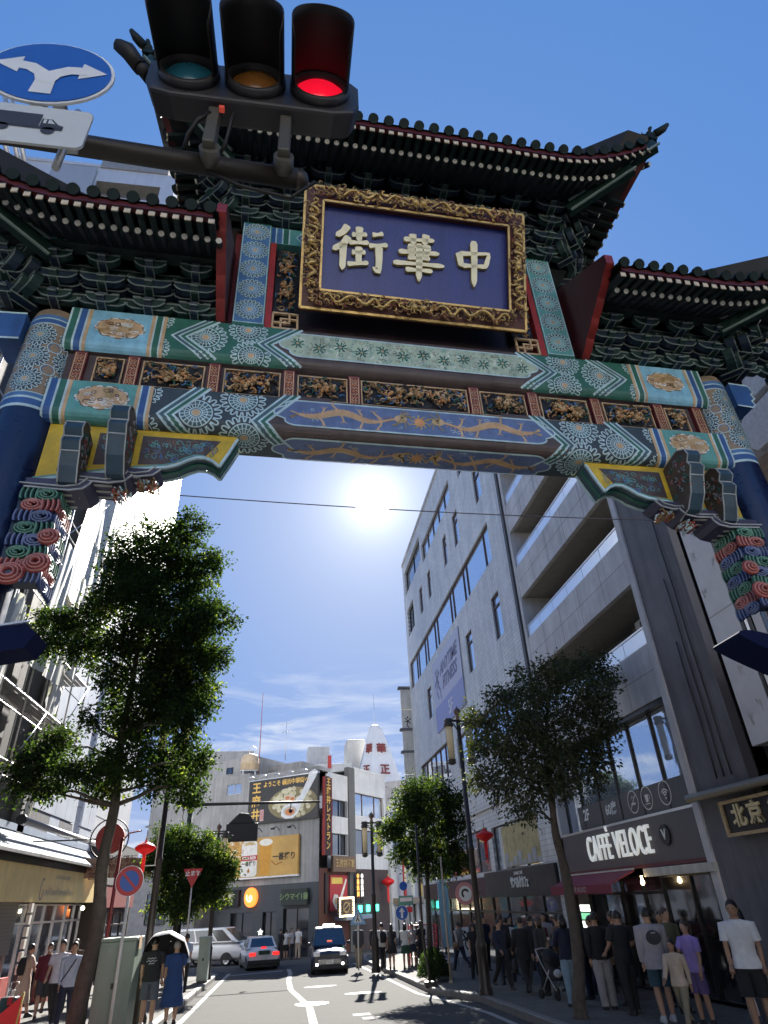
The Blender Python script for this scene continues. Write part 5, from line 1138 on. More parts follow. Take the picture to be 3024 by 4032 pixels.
for u in (.9,2.2,3.5,4.8,6.0): p=F1(u,10.7,-.1); mb.tube([p,p+N1*.3+Vector((0,0,.2)),p+N1*.7+Vector((0,0,.15))],.025,6); mb.box(p.x+N1.x*.7-.12,p.x+N1.x*.7+.12,p.y+N1.y*.7-.08,p.y+N1.y*.7+.08,10.78,10.9)
tag(mb.build('billboard_lamp',mAlu,b1),kind='stuff')
b2=ob('billboard',M('bb_amber',(.55,.33,.085),rough=.5,var=.22,vs=.5),FB,F1,1.64,8.9,3.9,6.5,-.3,-.05); tag(b2,'amber beer billboard with a can, a glass and red-banded lettering')
ob('billboard_rim',M('rim_white',(.78,.78,.76)),b2,F1,1.60,8.94,3.80,3.90,-.31,-.04); mBlk=M('print_black',(.02,.018,.016))
text('sign_lettering','一番搾り',mBlk,b2,T1(2.85,5.1,.31),.52,.006,.012)
def Q2(u,v,h): return F1(u,v,-.302-h)
q=Paint(Q2); 
q.fill([(6.6,6.42),(5.55,6.42),(5.35,6.1),(5.3,4.1),(5.5,3.95),(6.65,3.95),(6.85,4.1),(6.8,6.1)],0,.003)
q.fill([(6.82,5.35),(5.30,5.35),(5.30,5.0),(6.82,5.0)],1,.006)
q.fill([(5.12,6.25),(3.98,6.25),(4.12,4.1),(4.3,3.98),(4.85,3.98),(5.0,4.1)],2,.004); q.fill(arc(4.55,6.15,.62,0,2*PI,18,.24)[:-1],3,.007)
for k in range(9): q.line(arc(6.07,6.0,.15+.05*k,.2,2.9,8,.1+.02*k),.03,4,.005)
rd=random.Random(2)
for k in range(26): q.line(arc(rd.uniform(6.9,7.9),rd.uniform(5.2,6.3),rd.uniform(.15,.35),rd.uniform(0,3),rd.uniform(3,5),7,.12),.05,rd.choice((3,5,3)),.003+.0002*k)
q.fill([(6.07,4.55),(6.2,4.3),(6.07,4.15),(5.94,4.3)],5,.006); q.line([(4.0,4.9),(3.6,4.6),(3.0,4.75)],.10,5,.003)
q.build('beer_picture',[M('can_white',(.78,.76,.70)),M('can_red',(.48,.04,.04)),M('beer_amber',(.62,.30,.04)),M('foam',(.80,.77,.68)),M('can_gold',(.6,.45,.2)),M('can_brown',(.40,.17,.03))],b2)
text('can_lettering','KIRIN BEER',M('can_ink',(.80,.78,.74)),b2,T1(6.06,5.17,.312),.27,.002,.008,.95); text('can_lettering','一番搾り',mBlk,b2,T1(6.06,4.78,.312),.34,.002,.008)
mb=MB()
for u in (2.1,3.6,5.2,6.8): p=F1(u,6.9,0); mb.tube([p,p+N1*.35+Vector((0,0,.25)),p+N1*.8+Vector((0,0,.12))],.03,6); c=p+N1*.85; mb.box(c.x-.15,c.x+.15,c.y-.1,c.y+.1,c.z+.0,c.z+.12)
tag(mb.build('billboard_lamp',mFrD,b2),kind='stuff')
# shop signs on the slate front
s0=ob('shop_sign',mBlkS,FB,F1,6.85,8.95,2.1,3.15,-.25,0); text('sign_lettering','餃 軒',M('sign_warmwhite',(.6,.55,.45)),s0,T1(7.9,2.6,.27),.6,.01,.012)
mb=MB(); mb.prism(arc(5.8,2.62,.55,0,2*PI,24,.62)[:-1],lambda u,v:F1(u,v,-.25),lambda u,v:F1(u,v,0)); s1=mb.build('shop_sign',M('disc_orange',(.85,.18,.03),emit=.7),FB,fix=True); tag(s1,'glowing orange disc sign with a swirl')
q=Paint(lambda u,v,h:F1(u,v,-.26-h)); q.line([(5.8+.05*k*cos(k*.75)*.75,2.62+.05*k*sin(k*.75)*.8) for k in range(10)],.11,0,.0); q.circ((5.8,2.62),.12,0,.002,10); q.build('sign_mark',[M('disc_yellow',(1,.75,.25),emit=1.2)],s1)
s2=ob('shop_sign',M('sign_greenblack',(.03,.04,.035)),FB,F1,.8,2.95,2.0,3.0,-.35,-.1); text('sign_lettering','シウマイ1番',M('sign_olive',(.20,.28,.12)),s2,T1(1.87,2.5,.37),.45,.01,.012)
# roof things
RT=thing('water_tank','round beige water tank on a frame on the corner block roof','tank',(*F1(7.9,0,1.4)[:2],11.35))
MB().lathe([(0,0.45),(.72,.45),(.78,.5),(.78,1.0),(.80,1.02),(.78,1.05),(.74,1.55),(.55,1.75),(.2,1.85),(0,1.86)],n=20).build('tank_shell',M('tank_beige',(.55,.43,.28),rough=.5,var=.15,streak=.2),RT)
mb=MB()
for x in (-.5,.5):
    for y in (-.5,.5): mb.box(x-.05,x+.05,y-.05,y+.05,0,.45)
mb.box(-.7,.7,-.7,.7,.38,.45).tube([(.5,0,1.8),(.5,0,2.3),(.2,0,2.5),(-.1,0,2.3),(-.1,0,1.85)],.03,6).build('tank_stand',mAlu,RT)
def antenna(nm_,lab,p,h,kind=0):
    t=thing(nm_,lab,'antenna',p); mb=MB(); mb.cyl((0,0,0),(0,0,h),.045 if kind==0 else .03,.02,6).build('mast',M('mast_red',(.35,.10,.08)) if kind==0 else mAlu,t)
    if kind: 
        mb=MB()
        for z,L_ in ((h-.2,1.0),(h-.9,.8)): 
            mb.bar((-L_/2,0,z),(L_/2,0,z+.15),.03,.03)
            for k in range(5): x=-L_/2+L_*k/4; mb.bar((x,-.3,z+.07),(x,.3,z+.07),.02,.02)
        mb.build('crossbars',mAlu,t)
p=F1(7.4,11.3,2); antenna('lightning_rod','tall thin red mast rising beside the beige water tank',(p.x,p.y,11.3),7.2)
p=F1(5.4,11.2,3); antenna('tv_antenna','twisted television aerial right of the tall red mast',(p.x,p.y,12.6),3.2,1)
# buildings behind: stair-stepped roofs and the lettered pyramid
def simple(nm_,lab,x0,x1,y0,y1,z1,mat,cat='building'):
    t=thing(nm_,lab,cat,((x0+x1)/2,y0,-1.5)); MB().box(-(x1-x0)/2,(x1-x0)/2,0,y1-y0,0,z1+1.5).build('block',mat,t,bevel=.05); return t
def atp(ux,uy,Y):
    d=RX*((ux*.46293-384)/624.8)+UPV*(-(uy*.46293-512)/624.8)+FW; return Vector((0,0,CAMZ))+d*(Y/d.y)
mOff=M('offwhite_render',(.62,.62,.60),rough=.8,var=.1,streak=.2); mGy=M('grey_roofhouse',(.42,.43,.44),rough=.8,var=.12,streak=.2)
a=atp(545,1640,75); b=atp(760,1650,75); t=simple('white_rooftop_block','low white rooftop storey behind the dumpling billboard',a.x,b.x,75,84,atp(600,1652,75).z,mOff)
a=atp(665,1625,78); b=atp(712,1625,78); MB().box(a.x-t.location.x,b.x-t.location.x,3,8,atp(680,1660,78).z+1.5,atp(690,1613,78).z+1.5).build('plant_room',mGy,t)
ob('red_stripe',M('stripe_red',(.5,.06,.05)),t,lambda u,v,d:Vector((u,v,d)),atp(708,1650,74.9).x-t.location.x,atp(716,1650,74.9).x-t.location.x,-.1,0,atp(712,1660,75).z+1.5,atp(712,1632,75).z+1.5)
a=atp(470,1650,70); b=atp(548,1650,70); simple('dark_rooftop_block','dark weathered storey left behind the water tank',a.x-6,b.x,70,78,atp(520,1622,70).z,mWx)
PY=72; a=atp(752,1700,PY); b=atp(870,1700,PY); t=thing('lettered_tower','tapering white tower with red characters and a mast on top','tower',(atp(815,1600,PY).x,PY,0))
zt=atp(805,1568,PY).z; zb=atp(805,1720,PY).z-4; hw=lambda z:.75+(zt-z)*.30
mb=MB(); rr=[]
for z in (zb,zt-.9,zt): 
    w_=hw(z); rr.append([mb.P((w_*sx_,1.8+w_*sy_,z)) for sx_,sy_ in ((-.35,-1),(1,-.75),(1,1),(-.9,1),(-.9,-.6))])
mb.skin(rr[0],rr[1],0,False); mb.skin(rr[1],rr[2],0,False); mb.F(rr[2]); mb.lathe([(.7,zt-.02),(.75,zt+.1),(.6,zt+.35),(.3,zt+.5),(0,zt+.52)],(0,1.8,0),10)
mb.build('shaft',M('tower_white',(.66,.67,.69),rough=.6,var=.08),t); MB().cyl((0,1.8,zt),(0,1.8,zt+4),.05,.02,6).build('mast',mAlu,t)
mRc=M('tower_red',(.24,.05,.04))
for i,ch in enumerate('華正樓'):
    z=zt-2.4-2.3*i; w_=hw(z)
    text('tower_character',ch,mRc,t,frame((w_*.33,1.8-w_*.90-.12,z),(1,.185,0),(0,.25,1)),1.15,.05,.02,1.0)
    text('tower_character',ch,mRc,t,frame((-w_*.62,1.8-w_*.80-.14,z),(1,-.73,0),(0,.25,1)),1.15,.05,.02,.75)
a=atp(750,1700,PY+3); simple('grey_slab_tower','flat grey stair tower left of the lettered tower',atp(750,1640,76).x,atp(790,1640,76).x,76,80,atp(760,1597,76).z,M('slab_grey',(.5,.49,.46),streak=.2))
# receding shop fronts beyond the corner
k=0
for (u0,u1,z1,c,lab) in ((11.6,17,9.5,(.55,.55,.56),'narrow white shop house beyond the corner block'),(17.3,25,12,(.40,.38,.37),'grey-brown shop house with red vertical signs further down the street'),(25.5,40,9,(.32,.25,.22),'brown shop house at the end of the street')):
    t=thing('shop_house',lab,'building'); mt=M('shop_house_%d'%k,c,streak=.25); k+=1
    mb=MB(); hol=[(u0+.6,u1-.6,5.2,6.8),(u0+.6,u1-.6,7.6,8.8),(u0+.4,u1-.4,GB+.3,1.6)]; facade(mb,F2,u0,u1,GB,z1,hol,.3); mb.poly([F2(u0,GB,0),F2(u0,z1,0),F2(u0,z1,8),F2(u0,GB,8)]); mb.build('wall',mt,t)
    for h in hol: window(t,F2,*h,.2,mFrD,gWinD,[h[0]+(h[1]-h[0])*j/4 for j in (1,2,3)],(),.07)
    ob('roof',mt,t,F2,u0,u1,z1,z1+.2,-.2,8)
    for j in range(3):
        u=u0+.8+j*1.7; v=ob('vertical_sign',M('rsign_%d'%(j%3),((.40,.05,.05),(.6,.6,.56),(.5,.35,.1))[j%3]),t,F2,u,u+.35,2.2,5.2+.6*j,-.9,-.75)
        text('sign_lettering','中\n国\n料\n理',M('print_dark',(.06,.03,.03)) if j%3 else M('print_cream',(.7,.65,.5)),v,frame(F2(u+.17,3.9,-.92),S2,(0,0,1)),.42,.01,.01)
    ob('awning',M('aw_%d'%k,((.35,.05,.05),(.25,.2,.15),(.1,.25,.2))[k%3]),t,F2,u0+.2,u1-.2,1.7,2.1,-1.0,0)
# left of the junction, closing the side street
t=thing('side_street_building','grey low building closing the side street left of the corner block','building'); MB().box(-30,-13,62,75,-1.5,5.5).build('wall',M('side_grey',(.30,.30,.31),streak=.2),t); 
for x in (-28,-24,-20,-16.5): window(t,lambda u,v,d:Vector((u,62-.05+d,v)),x,x+2.2,.8,3.4,.02,mFrD,gWinD,(x+1.1,),(),.07)
# ---------------------------------------------------------------- left side
LXF=lambda u,v,d:Vector((-8.6-d,u,v)); LSF=lambda u,v,d:Vector((-8.0-d,u,v))
TXL=lambda y,z,off=.03,X=-8.0:frame((X+off,y,z),(0,1,0),(0,0,1))
mPan=M('white_panel',(.70,.71,.73),rough=.5,var=.05,vs=.8,streak=.10)
AT=thing('apartment_tower','very tall white apartment tower with recessed balconies behind the left side of the gate','building')
mb=MB()
TF=lambda u,v,d:Vector((-8.7+u,25.4+d,v))     # face toward the gate, u to the right (negative = left)
hol=[]
for k in range(13):
    z=4+3.0*k
    hol+=[(-4.9,-.9,z+1.25,z+2.75),(-11.6,-8.0,z+1.25,z+2.75),(-16.5,-12.6,z+1.25,z+2.75)]
facade(mb,TF,-17,0,-1,44.2,hol,1.2,0,1)
ms=[(25.4,41.0)]
LHol=[]
facade(mb,lambda u,v,d:Vector((-8.7-d,u,v)),25.4,41.0,-1,44.2,LHol,.3,0,1)
for z_ in range(6,44,3): ob('panel_joint',M('joint_pale',(.45,.45,.45)),AT,lambda u,v,d:Vector((-8.7-d,u,v)),25.4,41,z_-.02,z_+.02,-.01,.05)
mb.poly([(-25.7,25.4,44.2),(-8.7,25.4,44.2),(-8.7,41,44.2),(-25.7,41,44.2)]); mb.poly([(-25.7,41,-1),(-8.7,41,-1),(-8.7,41,44.2),(-25.7,41,44.2)])
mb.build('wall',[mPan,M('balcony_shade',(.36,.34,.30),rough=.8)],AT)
for h in hol:
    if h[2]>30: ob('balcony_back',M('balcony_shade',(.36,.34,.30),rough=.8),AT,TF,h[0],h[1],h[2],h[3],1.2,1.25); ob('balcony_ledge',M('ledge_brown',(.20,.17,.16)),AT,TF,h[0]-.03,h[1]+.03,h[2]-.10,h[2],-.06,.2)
ob('pilaster',M('pilaster_grey',(.46,.48,.51),var=.06),AT,TF,-7.7,-5.0,-1,43.8,-.25,.0)
ob('roof_box',M('roof_taupe',(.36,.34,.31)),AT,TF,-4.9,-.6,44.2,45.6,-.1,3); ob('roof_edge',mPan,AT,TF,-17,-4.9,44.2,44.5,-.1,.5)
for h in LHol: window(AT,lambda u,v,d:Vector((-8.7-d,u,v)),*h,.2,mAlu,gWin,((h[0]+h[1])/2,),(),.06)
# panel-clad lower part along the street
PB=thing('panel_building','white panel-clad building with dark vertical window strip above the yellow shop','building')
ob('block',M('panel_backing',(.12,.12,.125)),PB,LXF,25.0,33.5,-.8,13.6,.12,8)
mPl=M('ribbed_panel',(.62,.66,.72),rough=.45,var=.05,vs=.8,streak=.12)
us=[25.05,26.3,27.6,28.9,30.2]
for a,b in zip(us[:-1],us[1:]):
    for c,d in ((5.3,9.55),(9.6,13.5)): ob('wall_panel',mPl,PB,LXF,a+.012,b-.012,c,d,0,.12)
for a,b in ((31.3,32.4),(32.4,33.45)):
    for c,d in ((5.3,9.55),(9.6,13.5)): ob('wall_panel',mPl,PB,LXF,a+.012,b-.012,c,d,0,.12)
window(PB,LXF,30.25,31.25,4.8,13.4,.2,mAlu,gWinD,(),(6.6,8.4,10.2,12),.07)
for a,b,m_ in ((24.9,27.2,mConcD),(27.2,28.4,mPl),(28.4,30.2,mConcD),(31.3,33.4,mPl)): ob('base_panel',m_,PB,LXF,a+.01,b-.01,4.3,5.25,.02,.12)
# yellow shop with metal awning roof
YS_=thing('yellow_shop','low shop with ribbed metal canopy and long yellow fascia on the left pavement','shop')
ob('body',mShop,YS_,LSF,20.4,33.5,-.75,3.6,.9,6)
mYl=M('fascia_yellow',(.82,.66,.32),rough=.5,var=.12,vs=1.2,streak=.12)
fy=ob('fascia',mYl,YS_,LSF,20.2,33.5,2.50,3.50,-.02,.4)
q=Paint(lambda u,v,h:Vector((-7.98+h,u,v))); mGyI=M('fascia_ink',(.28,.29,.33))
q.line([(25.9+.18*cos(a),2.86+.30*sin(a)) for a in [1.0+5.2*k/14 for k in range(15)]],.06,0,.006)
rd=random.Random(3)
for k in range(11): u=26.3+.31*k; h_=.30 if k in (1,4,8) else .19; q.line([(u,2.68),(u+.06,2.68+h_),(u+.16,2.72),(u+.26,2.68+h_*.8)],.05,0,.006)
for k in range(9): u=27.2+.2*k; q.line([(u,3.2),(u+.10,3.32),(u+.16,3.2)],.035,0,.006)
q.build('fascia_mark',[mGyI],fy)
ob('fascia_top',mFrD,YS_,LSF,20.2,33.5,3.50,3.72,-.08,.4)
mRib=M('ribbed_metal',(.30,.34,.40),rough=.6,metal=.2,var=.1)
cn=MB(); 
P=lambda y,t:Vector((-7.75-.95*t,y,3.74+.72*t))
cn.poly([P(20.3,0),P(33.5,0),P(33.5,1),P(20.3,1)]); cn=cn.build('canopy_roof',mRib,YS_)
rbm=None
for k in range(66):
    y=20.35+.2*k
    if rbm is None: rbm=MB().bar(P(0,0)+Vector((.012,0,.02)),P(0,1)+Vector((.012,0,.02)),.05,.045).mesh('roof_rib',[mRib])
    link('roof_rib',rbm,cn,(0,y,0))
ob('canopy_edge',mAlu,YS_,LSF,20.2,33.5,3.70,3.78,-.30,-.22); ob('canopy_head',M('head_blue',(.36,.42,.52),rough=.5),YS_,LSF,20.2,33.5,4.46,4.66,.55,.75)
MB().cyl((-7.95,22.6,4.62),(-7.95,33.4,4.62),.10,n=12).build('awning_roller',M('roller_grey',(.30,.30,.32),rough=.4,metal=.4),YS_)
MB().cyl((-7.95,22.45,4.62),(-7.95,22.6,4.62),.15,n=12).build('roller_cap',mFrD,YS_)
window(YS_,LSF,25.2,33.2,-.55,2.45,.5,mAlu,gWinD,(26.2,27.2,28.3,29.6,31.0,32.2),(1.9,),.07,'shop_window')
sh=ob('roller_shutter',M('shutter_grey',(.13,.13,.135),rough=.5),YS_,LSF,20.3,25.1,1.1,2.5,.35,.42)
for k in range(14): ob('shutter_slat',M('shutter_slat',(.17,.17,.175),rough=.45),sh,LSF,20.3,25.1,1.12+.1*k,1.2+.1*k,.325,.35)
for u,c in ((20.9,(.45,.05,.06)),(22.6,(.42,.40,.40)),(24.0,(.40,.08,.07)),(28.8,(.35,.12,.10)),(30.6,(.36,.33,.28))): ob('display_stand',M('stand_%d'%int(u*10),c,var=.45,vs=7),YS_,LSF,u-.3,u+.3,-.6,.6,-.1,.4)
for k in range(6): ob('name_card',M('card_white',(.62,.60,.55)),YS_,LSF,24.95,25.15,2.2-.32*k,2.45-.32*k,-.12,-.02)
MB().sph((-7.4,29.2,2.28),.07,10,8).build('bulb',M('bulb_cream',(1,.85,.55),emit=5),YS_)
bw=MB().box(-.02,.02,-1.5,1.5,-.36,.36).build('hanging_board',M('board_tan',(.36,.23,.15),rough=.7,var=.15),None,(-6.9,31.4,3.68),(0,0,RAD(-62))); tag(bw,'brown hanging board with rows of dark characters behind the tree trunk','sign')
text('sign_lettering','元祖 豚饅頭\n横濱名物 中華菓子\n営業中 年中無休',M('board_ink',(.16,.06,.04)),bw,frame((.025,0,0),(0,1,0),(0,0,1)),.30,.004,.004)
# scaffolded building nearest on the left
SC=thing('scaffolded_building','dark building on the left wrapped in scaffolding and torn white sheeting','building')
mDkW=M('dark_wall',(.035,.033,.034),rough=.7,var=.25,vs=1.2,streak=.3); ob('block',mDkW,SC,LXF,7,24.6,-.5,18.2,.2,9)
for u,w_ in ((24.0,.6),(20.6,.5),(16.8,.5)): ob('pier',mConcD,SC,LXF,u,u+w_,-.4,18.2,-.05,.2)
mTube=M('scaffold_tube',(.58,.58,.60),rough=.35,metal=.7)
for u in (12.2,14.0,15.8,17.6,19.4,21.2,23.0,24.6):
    for d in (-.25,-1.1): MB().cyl(LXF(u,5.5,d),LXF(u,18.6,d),.028,n=7).build('scaffold_standard',mTube,SC)
for z in (5.7,7.5,9.3,11.1,12.9,14.7,16.5):
    for d in (-.25,-1.1): MB().cyl(LXF(11.8,z,d),LXF(24.8,z,d),.024,n=6).build('scaffold_ledger',mTube,SC)
for u,z in ((12.2,5.7),(15.8,7.5),(19.4,5.7),(21.2,9.3),(23,12.9),(23,7.5),(19.4,12.9),(21.2,14.7)): MB().cyl(LXF(u,z,-1.12),LXF(u+1.8,z+1.8,-1.12),.02,n=6).build('scaffold_brace',mTube,SC)
mPk=M('scaffold_plank',(.22,.21,.20),rough=.5,metal=.5,var=.2)
for z,u0,u1 in ((5.75,14.0,23.0),(7.55,15.8,24.4),(9.35,17.6,24.4)):
    u=u0; 
    while u<u1:
        for j in range(4): ob('plank',mPk,SC,LXF,u+.02,u+1.76,z,z+.045,-1.06+.2*j,-.90+.2*j)
        u+=1.8
mShe=M('sheet_white',(.78,.77,.74),rough=.6,var=.06,vs=2,trans=.25)
def sheet3(pts,nu=34,nv=16,seed=0,amp=.10):
    """hanging cloth between four corners, rumpled"""
    rd=random.Random(seed); ph=[rd.uniform(0,6) for _ in range(8)]; A,B,C_,D=[Vector(p) for p in pts]; nrm=(B-A).cross(D-A).normalized(); mb=MB(); g=[]
    for i in range(nu+1):
        g.append([])
        for j in range(nv+1):
            a=i/nu; b=j/nv; p=A*(1-a)*(1-b)+B*a*(1-b)+C_*a*b+D*(1-a)*b
            w_=.5*amp*(.7*sin(a*7+ph[0]+1.5*b)+.45*sin(a*19+ph[1]-2*b)+.35*sin(a*37+ph[3]+1.2*b)+.2*sin(b*9+ph[2]))*(.3+.7*sin(PI*a))
            g[-1].append(mb.P(p+nrm*w_))
    for i in range(nu):
        for j in range(nv): mb.F((g[i][j],g[i+1][j],g[i+1][j+1],g[i][j+1]),0,True)
    return mb.build('torn_sheet',mShe,SC)
sheet3([LXF(21.0,9.3,-1.0),LXF(23.0,9.0,-1.15),LXF(23.0,13.6,-1.15),LXF(21.2,14.5,-1.15)],seed=1)
sheet3([LXF(23.1,10.5,-1.15),LXF(24.6,11.0,-1.15),LXF(24.6,17.8,-1.15),LXF(23.0,17.0,-1.15)],seed=2)
sheet3([LXF(20.9,9.0,-1.1),LXF(22.6,6.3,-.7),LXF(23.4,8.6,-.7),LXF(21.2,13.5,-1.1)],seed=3,amp=.16)
sheet3([LXF(22.6,4.6,-.6),LXF(23.6,4.8,-.5),LXF(23.9,6.9,-.5),LXF(23.2,7.1,-.6)],seed=5,amp=.14)
sheet3([LXF(19.7,11.2,-1.2),LXF(24.7,10.2,-1.2),LXF(24.7,17.9,-1.2),LXF(20.6,16.5,-1.2)],44,18,21,.14)
sheet3([LXF(18.6,8.2,-1.2),LXF(21.4,8.4,-1.2),LXF(21.9,12.2,-1.2),LXF(19.4,12.6,-1.2)],34,14,22,.16)
sheet3([LXF(14.4,9.3,-1.15),LXF(15.4,8.2,-1.1),LXF(16.2,11.2,-1.15),LXF(15.0,11.4,-1.15)],seed=4,amp=.16)
sheet3([LXF(16.4,7.2,-1.15),LXF(17.4,6.6,-1.1),LXF(17.9,9.4,-1.15),LXF(16.8,9.9,-1.15)],seed=9,amp=.16)
for (u,z) in ((13.0,17.0),(13.3,17.2),(13.6,17.4)): pass
# ---------------------------------------------------------------- the far side of the crossing, behind the camera (seen in the cafe glass)
def back_block(nm_,lab,x0,x1,y,z1,mat,fl):
    t=thing(nm_,lab,'building'); f=lambda u,v,d:Vector((u,y-d,v)); hol=[(x0+.8+2.6*i,x0+2.6+2.6*i,1.2+3.2*k,2.9+3.2*k) for i in range(int((x1-x0-1)/2.6)) for k in range(fl)]
    mb=MB(); facade(mb,f,x0,x1,0,z1,hol,.25); mb.poly([(x0,y,z1),(x1,y,z1),(x1,y-10,z1),(x0,y-10,z1)]); mb.poly([(x1,y,0),(x1,y-10,0),(x1,y-10,z1),(x1,y,z1)]); mb.poly([(x0,y,0),(x0,y-10,0),(x0,y-10,z1),(x0,y,z1)]); mb.build('wall',mat,t)
    for h in hol: window(t,f,*h,.15,mAlu,gWinD,((h[0]+h[1])/2,),(),.07)
back_block('cream_building','cream office block across the crossing, seen only reflected in the cafe glass',-34,-12,-24,14,M('cream_render',(.62,.58,.48),streak=.15),4)
back_block('pale_building','pale grey block across the crossing to the right, seen only as reflected light',-11,9,-26,16,M('pale_render',(.66,.65,.62),streak=.15),4)
back_block('buff_building','buff block at the right end of the crossing, out of direct view',12,34,-24,12,M('buff_render',(.58,.54,.46),streak=.15),3)

# dark little shops further along the left pavement
LS=thing('dark_shop','dark shop front with a red fascia beyond the yellow shop on the left','shop')
ob('body',M('shop_darkbrown',(.05,.042,.038),var=.3),LS,LSF,33.55,41.2,-.85,5.0,.0,4); ob('fascia',M('fascia_red',(.26,.04,.035)),LS,LSF,33.6,41.1,2.3,3.1,-.12,0); ob('upper_band',M('band_grey',(.22,.22,.22),streak=.3),LS,LSF,33.6,41.1,3.2,4.9,-.05,0)
window(LS,LSF,34.0,40.6,-.7,2.1,-.02,mFrD,gWinD,(35.6,37.2,38.9),(1.6,),.07,'shop_window')
# ---------------------------------------------------------------- trees
mBark=M('bark',(.075,.062,.050),rough=.9,var=.35,vs=9,bump=.9,bs=28); mBarkD=M('bark_dark',(.045,.038,.033),rough=.9,var=.3,vs=9,bump=.8,bs=28)
LEAF=[M('leaf_a',(.018,.037,.011),rough=.75,spec=.15,var=.25,vs=3,trans=.40),M('leaf_b',(.026,.050,.014),rough=.75,spec=.15,var=.25,vs=3,trans=.46),M('leaf_c',(.012,.027,.010),rough=.75,spec=.15,var=.2,vs=3,trans=.22),M('leaf_y',(.11,.15,.03),rough=.75,spec=.15,var=.2,vs=3,trans=.5)]
LEAFO=[M('leaf_o1',(.036,.052,.019),rough=.6,var=.25,vs=3,trans=.25),M('leaf_o2',(.054,.068,.029),rough=.6,var=.25,vs=3,trans=.25),M('leaf_o3',(.022,.035,.014),rough=.6,var=.2,vs=3,trans=.2),M('leaf_o4',(.10,.10,.045),rough=.6,var=.2,vs=3,trans=.35)]
def tree(name,label,base,Y,trunk,blobs,leaf=.10,dens=1.0,tr=.2,seed=1,dep=.8,weights=(4,4,3,1),bark=None,lv=LEAF,sat=3):
    """trunk: list of (u,v) picture-plane guides at depth Y; blobs: (u,v,r) foliage masses at the same depth, given thickness"""
    rd=random.Random(seed); t=thing(name,label,'tree',(base[0],base[1],gz(base[1])+HP)); o=Vector(t.location)
    W=lambda u,v,dy=0:atp(u,v,Y+dy)-o
    pts=[Vector((0,0,-.1)),Vector((0,0,.3))]+[W(u,v) for u,v in trunk]; n=len(pts); mb=MB()
    # smooth the guide
    sm=[]
    for i in range(n-1):
        p0,p1,p2,p3=pts[max(0,i-1)],pts[i],pts[i+1],pts[min(n-1,i+2)]
        for k in range(4):
            s=k/4; sm.append(.5*((2*p1)+(p2-p0)*s+(2*p0-5*p1+4*p2-p3)*s*s+(3*p1-p0-3*p2+p3)*s**3))
    sm.append(pts[-1]); N_=len(sm)
    mb.tube(sm,[tr*(1.35 if k<2 else 1)*(1-.78*(k/(N_-1))**1.1)*(1+.05*sin(k*1.7)) for k in range(N_)],12,0); mb.build('trunk',bark or mBark,t)
    cen=[]
    for (u,v,r) in blobs:
        u+=rd.uniform(-.12,.12)*r; v+=rd.uniform(-.12,.12)*r; r*=rd.uniform(.72,1.05); c=W(u,v,rd.uniform(-dep,dep)); sc_=(W(u+10,v)-W(u,v)).length/10; cen.append((c,r*sc_))
    for c,r in list(cen):
        for k in range(sat if rd.random()<.7 else 1):
            d=Vector((rd.uniform(-1,1),rd.uniform(-1,1)*.7,rd.uniform(-.8,1))).normalized(); cen.append((c+d*r*rd.uniform(.95,1.3),r*rd.uniform(.22,.42)))
    main=len(blobs)
    for c,r in cen[:main]:
        # a limb from the nearest lower trunk point out to the mass
        cand=[(k,p) for k,p in enumerate(sm) if p.z<c.z-.15 and k>N_*.35] or [(N_-1,sm[-1])]
        k,p=min(cand,key=lambda q:(q[1]-c).length+.35*abs(q[1].z-c.z)); r0=tr*(1-.78*(k/(N_-1)))*.55
        md=p.lerp(c,.5)+Vector((rd.uniform(-.2,.2),rd.uniform(-.2,.2),rd.uniform(-.05,.25)))
        mb=MB(); mb.tube([p,p.lerp(md,.5)+Vector((0,0,-.03)),md,c],[r0,r0*.75,r0*.5,r0*.22],7,0)
        for j in range(6):
            e=c+Vector((rd.uniform(-1,1),rd.uniform(-1,1),rd.uniform(-.6,1))).normalized()*r*.8; s=md.lerp(c,rd.uniform(.2,1)); mb.tube([s,s.lerp(e,.5)+Vector((0,0,.08)),e],[r0*.3,r0*.2,.006],5,0)
        mb.build('limb',bark or mBark,t)
    V=[];F=[];MI=[]
    for c,r in cen:
        ncl=int(105*dens*r*r/.36)
        for q in range(ncl):
            d=Vector((rd.gauss(0,1),rd.gauss(0,1),rd.gauss(0,1))).normalized(); rr=r*(rd.random()**.42)*rd.uniform(.85,1.12); cc=c+Vector((d.x*rr,d.y*rr,d.z*rr*.82)); out=d
            tone=rd.choices(range(4),weights)[0]
            if d.y<-.2 and tone==3: tone=1  # lightest tone kept off the side away from the sun: sunlight in leaf colour
            axis=(out+Vector((rd.uniform(-.6,.6),rd.uniform(-.6,.6),rd.uniform(-.5,.3)))).normalized()
            for j in range(15):
                s=rd.uniform(-.5,1); p=cc+axis*s*leaf*2.2+Vector((rd.gauss(0,1),rd.gauss(0,1),rd.gauss(0,1)))*leaf*.8
                a=(axis*.6+Vector((rd.uniform(-1,1),rd.uniform(-1,1),rd.uniform(-1.1,.45)))).normalized(); b=a.cross(Vector((rd.uniform(-1,1),rd.uniform(-1,1),rd.uniform(-1,1)))).normalized(); L_=leaf*rd.uniform(.7,1.35); w_=L_*.24
                nrm=a.cross(b)*L_*.10; i=len(V)
                V+= [tuple(p),tuple(p+a*L_*.5+b*w_+nrm),tuple(p+a*L_),tuple(p+a*L_*.5-b*w_+nrm)]; F.append((i,i+1,i+2,i+3)); MI.append(tone if rd.random()<.8 else rd.randint(0,2))
    me=bpy.data.meshes.new('crown'); me.from_pydata(V,[],F)
    for m_ in lv: me.materials.append(m_)
    me.polygons.foreach_set('material_index',MI); me.update(); tag(link('crown',me,t),kind='stuff'); return t
